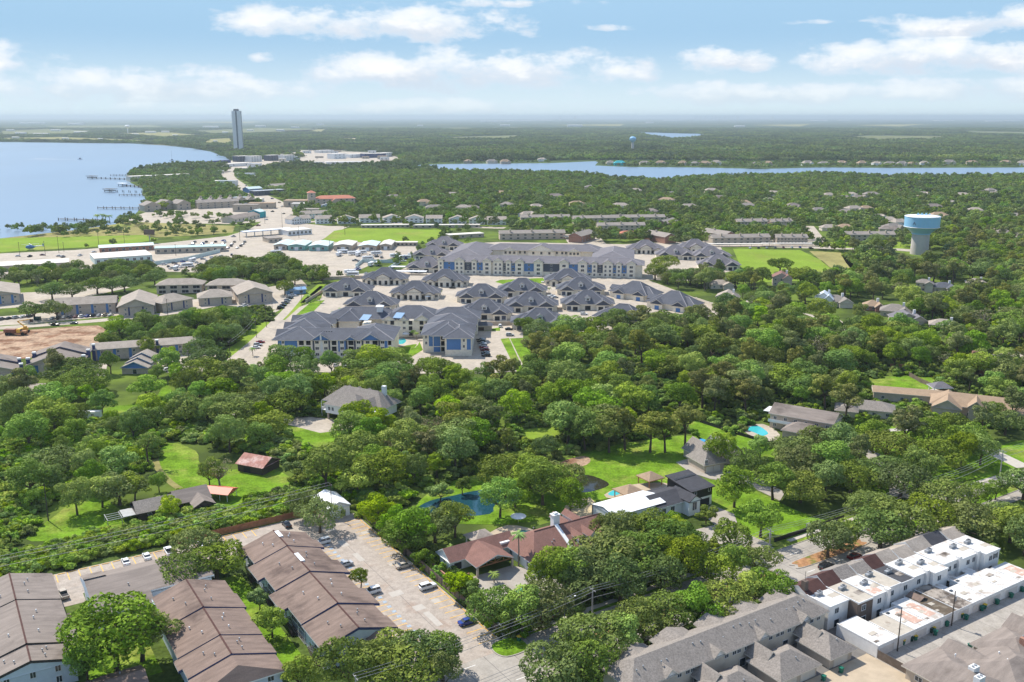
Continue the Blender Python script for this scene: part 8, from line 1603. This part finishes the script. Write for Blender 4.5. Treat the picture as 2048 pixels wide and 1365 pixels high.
for i in ind:
    t = TREES[i]; q = PXY(t[1], t[2]); L_ = min(LAND, key=lambda l: (l[1] - q[0]) ** 2 + ((l[2] - q[1]) * 1.6) ** 2)
    side = 'behind' if q[1] < L_[2] - 25 else 'in front of' if q[1] > L_[2] + 25 else 'left of' if q[0] < L_[1] else 'right of'
    bins.setdefault((t[0], side, L_[0]), []).append((q[0], i))
for (k, side, L_), lst in bins.items():
    lst.sort()
    for n, (qx, i) in enumerate(lst):
        t = TREES[i]; rv = random.Random(i); pm = PROTO[k][rv.randrange(len(PROTO[k]))]
        lab = '%s %s %s' % (KN[k][0], side, L_) + ('' if len(lst) == 1 else ', %s from left' % ORD[n])
        e = thing(KN[k][1], lab, 'tree', (t[1], t[2]), rv.uniform(0, 6.28), 'trees of the neighbourhood'); e.scale = (t[3] * rv.uniform(0.9, 1.12), t[3] * rv.uniform(0.9, 1.12), (min(t[3], 0.60 + 0.36 * t[3]) if t[3] > 1 else t[3] * 0.96) * rv.uniform(0.86, 1.06))
        inst('crown', pm[0], e); inst('trunk', pm[1], e)

def scatter(name, pts, meshes, label):          # one object that carries many instances of tree meshes
    """pts: (x, y, z, scale, turn, which)"""
    pts = [q if len(q) > 6 else tuple(q) + (min(q[3], 0.60 + 0.36 * q[3]) if q[3] > 1 else q[3] * 0.96,) for q in pts]
    me = bpy.data.meshes.new(name); me.vertices.add(len(pts)); P = np.array(pts, np.float32)
    me.vertices.foreach_set('co', P[:, :3].ravel())
    for nm, c in (('isc', 3), ('itn', 4), ('isz', 6)): a = me.attributes.new(nm, 'FLOAT', 'POINT'); a.data.foreach_set('value', P[:, c].copy())
    a = me.attributes.new('iwh', 'INT', 'POINT'); a.data.foreach_set('value', P[:, 5].astype(np.int32))
    o = bpy.data.objects.new(name, me); col.objects.link(o); tag(o, label, None, None, 'stuff')
    cc = bpy.data.collections.new(name + '_parts')
    for i, m_ in enumerate(meshes): cc.objects.link(bpy.data.objects.new('%s_part_%02d' % (name, i), m_))
    ng = bpy.data.node_groups.new(name, 'GeometryNodeTree'); ng.interface.new_socket('Geometry', in_out='INPUT', socket_type='NodeSocketGeometry'); ng.interface.new_socket('Geometry', in_out='OUTPUT', socket_type='NodeSocketGeometry')
    N, L = ng.nodes, ng.links; gi, go = N.new('NodeGroupInput'), N.new('NodeGroupOutput')
    ci = N.new('GeometryNodeCollectionInfo'); ci.inputs['Collection'].default_value = cc; ci.inputs['Separate Children'].default_value = True; ci.inputs['Reset Children'].default_value = True
    ip = N.new('GeometryNodeInstanceOnPoints'); ip.inputs['Pick Instance'].default_value = True
    def attr(n_, ty):
        x = N.new('GeometryNodeInputNamedAttribute'); x.data_type = ty; x.inputs['Name'].default_value = n_
        return [q for q in x.outputs if q.enabled and q.name == 'Attribute'][0]
    cx = N.new('ShaderNodeCombineXYZ'); L.new(attr('itn', 'FLOAT'), cx.inputs[2]); sx = N.new('ShaderNodeCombineXYZ'); a_ = attr('isc', 'FLOAT')
    for i in range(2): L.new(a_, sx.inputs[i])
    L.new(attr('isz', 'FLOAT'), sx.inputs[2])
    L.new(gi.outputs[0], ip.inputs['Points']); L.new(ci.outputs[0], ip.inputs['Instance']); L.new(attr('iwh', 'INT'), ip.inputs['Instance Index'])
    L.new(cx.outputs[0], ip.inputs['Rotation']); L.new(sx.outputs[0], ip.inputs['Scale']); L.new(ip.outputs[0], go.inputs[0])
    md = o.modifiers.new('scatter', 'NODES'); md.node_group = ng; return o
# crown + trunk joined for the mass of woodland
allk = []; kidx = {}
def joined(me1, me2):
    b = bpy.data.meshes.new('wood'); bm = bmesh.new(); bm.from_mesh(me1); n1 = len(bm.faces); bm.from_mesh(me2); bm.faces.ensure_lookup_table()
    for f in bm.faces[n1:]: f.material_index = 1
    bm.to_mesh(b); bm.free(); b.materials.append(me1.materials[0]); b.materials.append(me2.materials[0]); return b
for k in ('oak', 'elm', 'tall', 'light', 'grey'):
    kidx[k] = []
    for pm in PROTO[k]: kidx[k].append(len(allk)); allk.append(joined(pm[0], pm[1]))
pts = []
for i in rest:
    t = TREES[i]; k = t[0] if t[0] in kidx else 'elm'
    pts.append((t[1], t[2], 0, t[3], rg.uniform(0, 6.28), kidx[k][rg.integers(len(kidx[k]))]))
scatter('woodland', pts, allk, 'dense green woodland filling the middle distance')
# undergrowth: vine thickets, hedge behind the parking bays, scrub below the trees
pts = []
def bushes(poly, sp, s0, s1, kinds=(0, 1, 2, 3), keep=True):
    A = np.array([(p[0], p[1]) for p in poly]); f = inpoly(poly)
    gx, gy = np.meshgrid(np.arange(A[:, 0].min(), A[:, 0].max(), sp), np.arange(A[:, 1].min(), A[:, 1].max(), sp)); gx, gy = gx.ravel(), gy.ravel()
    gx = gx + rg.uniform(-0.45, 0.45, len(gx)) * sp; gy = gy + rg.uniform(-0.45, 0.45, len(gy)) * sp; ok = f(gx, gy)
    if keep: ok &= ~blocked(gx, gy)
    for i in np.nonzero(ok)[0]: pts.append((gx[i], gy[i], -0.15, rg.uniform(s0, s1), rg.uniform(0, 6.28), kinds[rg.integers(len(kinds))]))
bushes(rect(-12, 98, 259.5, 276), 2.1, 0.9, 1.75, (0, 1, 0, 3)); bushes(rect(-12, 60, 262, 272), 3.2, 1.4, 2.2, (0, 1, 2))
bushes(PP((560, 1010), (640, 990), (700, 1010), (680, 1040), (600, 1045), (540, 1040)), 2.4, 1.0, 2.0)
bushes(PP((490, 985), (560, 965), (600, 980), (560, 1010), (500, 1015)), 2.2, 0.9, 1.7, (0, 2))
bushes(PP((330, 880), (320, 840), (420, 850), (540, 840), (600, 880), (590, 930), (500, 905), (400, 885)), 3.0, 1.2, 2.6)
bushes(PP((-20, 880), (120, 850), (300, 840), (310, 930), (200, 985), (100, 1010), (-20, 1060)), 3.2, 0.9, 2.4, (0, 1, 3, 1))
bushes(PP((310, 1010), (360, 990), (480, 1040), (600, 1010), (560, 1050), (380, 1075), (260, 1075)), 3.0, 0.8, 1.9, (0, 1, 3))
bushes(PP((600, 900), (690, 890), (800, 960), (830, 1010), (700, 1030), (640, 980)), 3.4, 1.1, 2.4)
bushes(PP((0, 840), (560, 780), (1040, 760), (1300, 700), (1700, 640), (2048, 600), (2048, 860), (1700, 860), (1300, 880), (1050, 930), (850, 980), (700, 900), (560, 850), (300, 850), (0, 900)), 5.2, 0.9, 2.1, (0, 2, 2, 0))
bushes(PP((195, 700), (205, 660), (330, 640), (540, 615), (540, 650), (430, 708)), 4.0, 1.0, 2.0, (0, 2))
bushes(PP((-20, 1000), (100, 1000), (60, 1078), (-20, 1115)), 2.8, 0.8, 2.0, (0, 1, 3)); bushes(PP((190, 1040), (310, 1050), (280, 1085), (150, 1095)), 2.8, 0.7, 1.6, (0, 1, 3))
bushes(rect(104.5, 128, 166.5, 176), 2.4, 0.6, 1.4, (0, 2, 2)); bushes(rect(128, 192, 168, 184), 3.2, 0.6, 1.3, (0, 2, 2)); bushes(rect(104.5, 112, 176, 250), 3.0, 0.7, 1.6, (0, 2, 1))
bushes(rect(104, 168, 140.2, 148), 2.6, 0.5, 1.1, (0, 2)); bushes(rect(60.5, 62.2, 178, 233), 2.6, 0.4, 0.9, (0, 1))
bushes(PP((1640, 506), (1690, 508), (1740, 552), (1700, 556)), 5.0, 0.8, 1.6, (0, 1)); bushes(PP((1740, 560), (1690, 512), (1705, 505), (1780, 560)), 3.5, 1.0, 2.2, (0, 2), False)
scatter('undergrowth', pts, BUSH, 'tangled bushes, vines and hedges below the trees')
# ------------------------------------------------------------------ palms
def palm(px, py, h, s_, label):
    e = thing('palm_tree', label, 'tree', G(px, py), rg.uniform(0, 6), 'palm trees'); MB().tube([(0, 0, -0.1), (0.08, 0.05, h * 0.5), (0, 0, h)], [0.26 * s_, 0.2 * s_, 0.17 * s_], 7).build('trunk', M['bark_pale'], e); o = inst('crown', PALM[int(rg.integers(2))], e, (0, 0, h)); o.scale = (s_, s_, s_)
palm(1037, 1132, 9.5, 1.0, 'tall slender palm beside the red-roofed house'); palm(902, 1118, 3.6, 1.0, 'short palm beside the garage wall of the red-roofed house'); palm(988, 1165, 2.6, 0.75, 'small palm in the planting bed of the house drive'); palm(1195, 1050, 2.6, 0.95, 'low palm behind the end of the red-roofed house')
PL = [(618, 603), (640, 606), (668, 636), (682, 630), (668, 640), (790, 668), (842, 668), (848, 674), (856, 592), (880, 594), (1122, 664), (1098, 588), (1116, 586), (1224, 612), (1128, 560), (600, 690), (506, 712), (705, 563), (826, 676), (833, 680)]
for i, (px, py) in enumerate(sorted(PL)): palm(px, py, 4.2, 0.85, 'small palm in the new complex, %s from the left' % ordw(i + 1))
SP = [(195, 445, 9), (212, 446, 9), (220, 445, 8), (206, 446, 10), (404, 338, 10), (328, 336, 10), (345, 338, 9), (302, 340, 9), (1408, 575, 8), (1414, 578, 8)]
for i, (px, py, h) in enumerate(sorted(SP)): palm(px, py, h, 1.8, 'tall lakeside palm, %s from the left' % ordw(i + 1))

# ------------------------------------------------------------------ distant woods (beyond what can be told apart)
LOW = []
for s in range(6):
    me, C = crown_mesh('far_crown', 300 + s, 5.2, 4.4, 5.6, 15, 46, 0.85, 'leaf_far' if s % 2 else 'leaf_dark'); LOW.append(me)
for s in range(2): LOW.append(crown_mesh('far_crown', 320 + s, 5.0, 4.8, 6.2, 15, 46, 0.8, 'leaf_mid')[0])
GROVE = []
for s in range(5):
    r2 = np.random.default_rng(400 + s); Vs, Ts = [], []
    base = [crown_mesh('g', 420 + s * 5 + q, 5.6, 4.6, 5.8, 8, 30, 1.25, 'leaf_far')[0] for q in range(3)]
    for _ in range(20):
        q = base[r2.integers(3)]; v = np.empty(len(q.vertices) * 3, np.float32); q.vertices.foreach_get('co', v); v = v.reshape(-1, 3); k = r2.uniform(0.7, 1.25)
        Vs.append(v * np.array([k, k, k * r2.uniform(0.85, 1.25)]) + np.array([r2.uniform(-24, 24), r2.uniform(-24, 24), 0])); tt = np.empty(len(q.polygons), np.float32); q.attributes['tint'].data.foreach_get('value', tt); Ts.append(np.clip(tt * 0.6 + r2.uniform(0, 0.4), 0, 1))
    V = np.concatenate(Vs); TT = np.concatenate(Ts); nf = len(TT); me = bpy.data.meshes.new('grove'); me.vertices.add(len(V)); me.vertices.foreach_set('co', V.astype(np.float32).ravel())
    me.loops.add(nf * 4); me.loops.foreach_set('vertex_index', np.arange(nf * 4, dtype=np.int32)); me.polygons.add(nf); me.polygons.foreach_set('loop_start', np.arange(0, nf * 4, 4, dtype=np.int32)); me.polygons.foreach_set('loop_total', np.full(nf, 4, np.int32))
    at = me.attributes.new('tint', 'FLOAT', 'FACE'); at.data.foreach_set('value', TT.astype(np.float32)); me.materials.append(M['leaf_far']); me.update(calc_edges=True); GROVE.append(me)
KEEP.append(PP((826, 325), (1200, 320), (2300, 325), (2300, 336), (1640, 337), (1200, 335), (826, 332))); KEEP.append(PP((600, 300), (790, 306), (800, 322), (770, 331), (650, 336), (600, 324)))
keepf = [inpoly(k) for k in KEEP]
for (a, b, dpt) in NEARCLEAR:
    keepf.append(inpoly([(a.x - 2, a.y + 2), (b.x + 2, b.y + 2), (b.x, b.y - dpt), (a.x, a.y - dpt)]))
woodf = [inpoly(p) for p, _, _ in WOODS]
BUILT = PP((-60, 480), (150, 468), (290, 446), (540, 440), (600, 452), (700, 452), (1010, 458), (1200, 500), (1480, 496), (1490, 560), (1300, 575), (1200, 690), (1000, 760), (-60, 800))
bf = inpoly(BUILT)
def vis(x, y):
    d_ = y * cpP + CAM_H * spP; px = 1024 + FPX * x / d_; return np.abs(px - 1024) < 1150
def pat(x, y, f): return np.sin(x * f + 1.7 * np.sin(y * f * 0.8)) * np.cos(y * f * 1.1 + 1.3 * np.sin(x * f * 0.7))
# suburb: single trees 640 m to 1700 m
sp = 9.5; gx, gy = np.meshgrid(np.arange(-900, 1200, sp), np.arange(600, 2060, sp)); gx, gy = gx.ravel(), gy.ravel(); gx = gx + rg.uniform(-4.2, 4.2, len(gx)); gy = gy + rg.uniform(-4.2, 4.2, len(gy))
ok = vis(gx, gy) & ~bf(gx, gy)
for f in woodf: ok &= ~f(gx, gy)
gx, gy = gx[ok], gy[ok]; ok = ~blocked(gx, gy)
for dx_, dy_ in ((4, 0), (-4, 0), (0, -5)): ok &= ~blocked(gx + dx_, gy + dy_)
ok &= rg.random(len(gx)) < (0.74 + 0.24 * pat(gx, gy, 0.02))
gx, gy = gx[ok], gy[ok]
pts = [(x, y, 0, rg.uniform(0.6, 1.28), rg.uniform(0, 6.28), int(min(7, rg.integers(8)))) for x, y in zip(gx, gy)]
# scattered trees inside the built-up land by the highway
sx_, sy_ = rg.uniform(-420, -40, 900), rg.uniform(680, 1100, 900); ok = ~blocked(sx_, sy_) & bf(sx_, sy_)
pts += [(x, y, 0, rg.uniform(0.35, 0.75), rg.uniform(0, 6.28), int(rg.integers(8))) for x, y in zip(sx_[ok], sy_[ok])][:160]
for line, n in ((((0, 462), (240, 452)), 26), (((300, 430), (470, 440)), 30), (((130, 470), (250, 462)), 18)):
    a, b = G(*line[0]), G(*line[1])
    for _ in range(n): q = a + (b - a) * rg.random(); pts.append((q.x + rg.uniform(-12, 12), q.y + rg.uniform(-25, 12), 0, rg.uniform(0.35, 0.8), rg.uniform(0, 6.28), int(rg.integers(8))))
sx_, sy_ = rg.uniform(-250, 1450, 1500), rg.uniform(2240, 2520, 1500); hb = [inpoly(k) for k in KEEP[:-2]]; okk = vis(sx_, sy_)
for f in hb: okk &= ~f(sx_, sy_) & ~f(sx_, sy_ + 16)
pts += [(x, y, 0, rg.uniform(0.5, 1.0), rg.uniform(0, 6.28), int(rg.integers(8))) for x, y in zip(sx_[okk], sy_[okk])]
sx_, sy_ = rg.uniform(-780, -300, 400), rg.uniform(2150, 3400, 400); okk = ~blocked(sx_, sy_)
pts += [(x, y, 0, rg.uniform(0.5, 1.0), rg.uniform(0, 6.28), int(rg.integers(8))) for x, y in zip(sx_[okk], sy_[okk])]
print('suburb trees', len(pts)); scatter('suburban_trees', pts, LOW, 'thick canopy of suburban trees towards the inlet')
pts = []
for (y0, y1, sp) in ((2060, 3200, 32), (3200, 9500, 48)):
    gx, gy = np.meshgrid(np.arange(-0.62 * y1, 0.62 * y1, sp), np.arange(y0, y1, sp)); gx, gy = gx.ravel(), gy.ravel(); gx = gx + rg.uniform(-0.4, 0.4, len(gx)) * sp; gy = gy + rg.uniform(-0.4, 0.4, len(gy)) * sp
    ok = vis(gx, gy); gx, gy = gx[ok], gy[ok]; ok = ~blocked(gx, gy)
    for dx_, dy_ in ((14, 0), (-14, 0), (0, 14), (0, -14)): ok &= ~blocked(gx + dx_, gy + dy_)
    ok &= rg.random(len(gx)) < np.clip(0.95 + 1.1 * np.minimum(pat(gx, gy, 0.0024) + 0.5, 0), 0.12, 1)
    pts += [(x, y, 0, rg.uniform(0.8, 1.2), rg.uniform(0, 6.28), int(rg.integers(5))) for x, y in zip(gx[ok], gy[ok])]
print('groves', len(pts)); scatter('far_forest', pts, GROVE, 'endless flat forest reaching to the hazy horizon')

# ------------------------------------------------------------------ the air
hz = bpy.data.materials.new('haze'); hz.use_nodes = True; t = NT(hz.node_tree); t.N.remove(t.N['Principled BSDF'])
pv = t.n('ShaderNodeVolumePrincipled'); pv.inputs['Color'].default_value = (0.62, 0.73, 0.80, 1); pv.inputs['Density'].default_value = 0.000062; pv.inputs['Anisotropy'].default_value = 0.2
t.L.new(pv.outputs[0], t.N['Material Output'].inputs['Volume'])
tag(MB().box(-62000, 62000, -2500, 62000, -1.0, 162).build('haze', hz), 'pale blue summer haze over the plain', None, None, 'stuff')
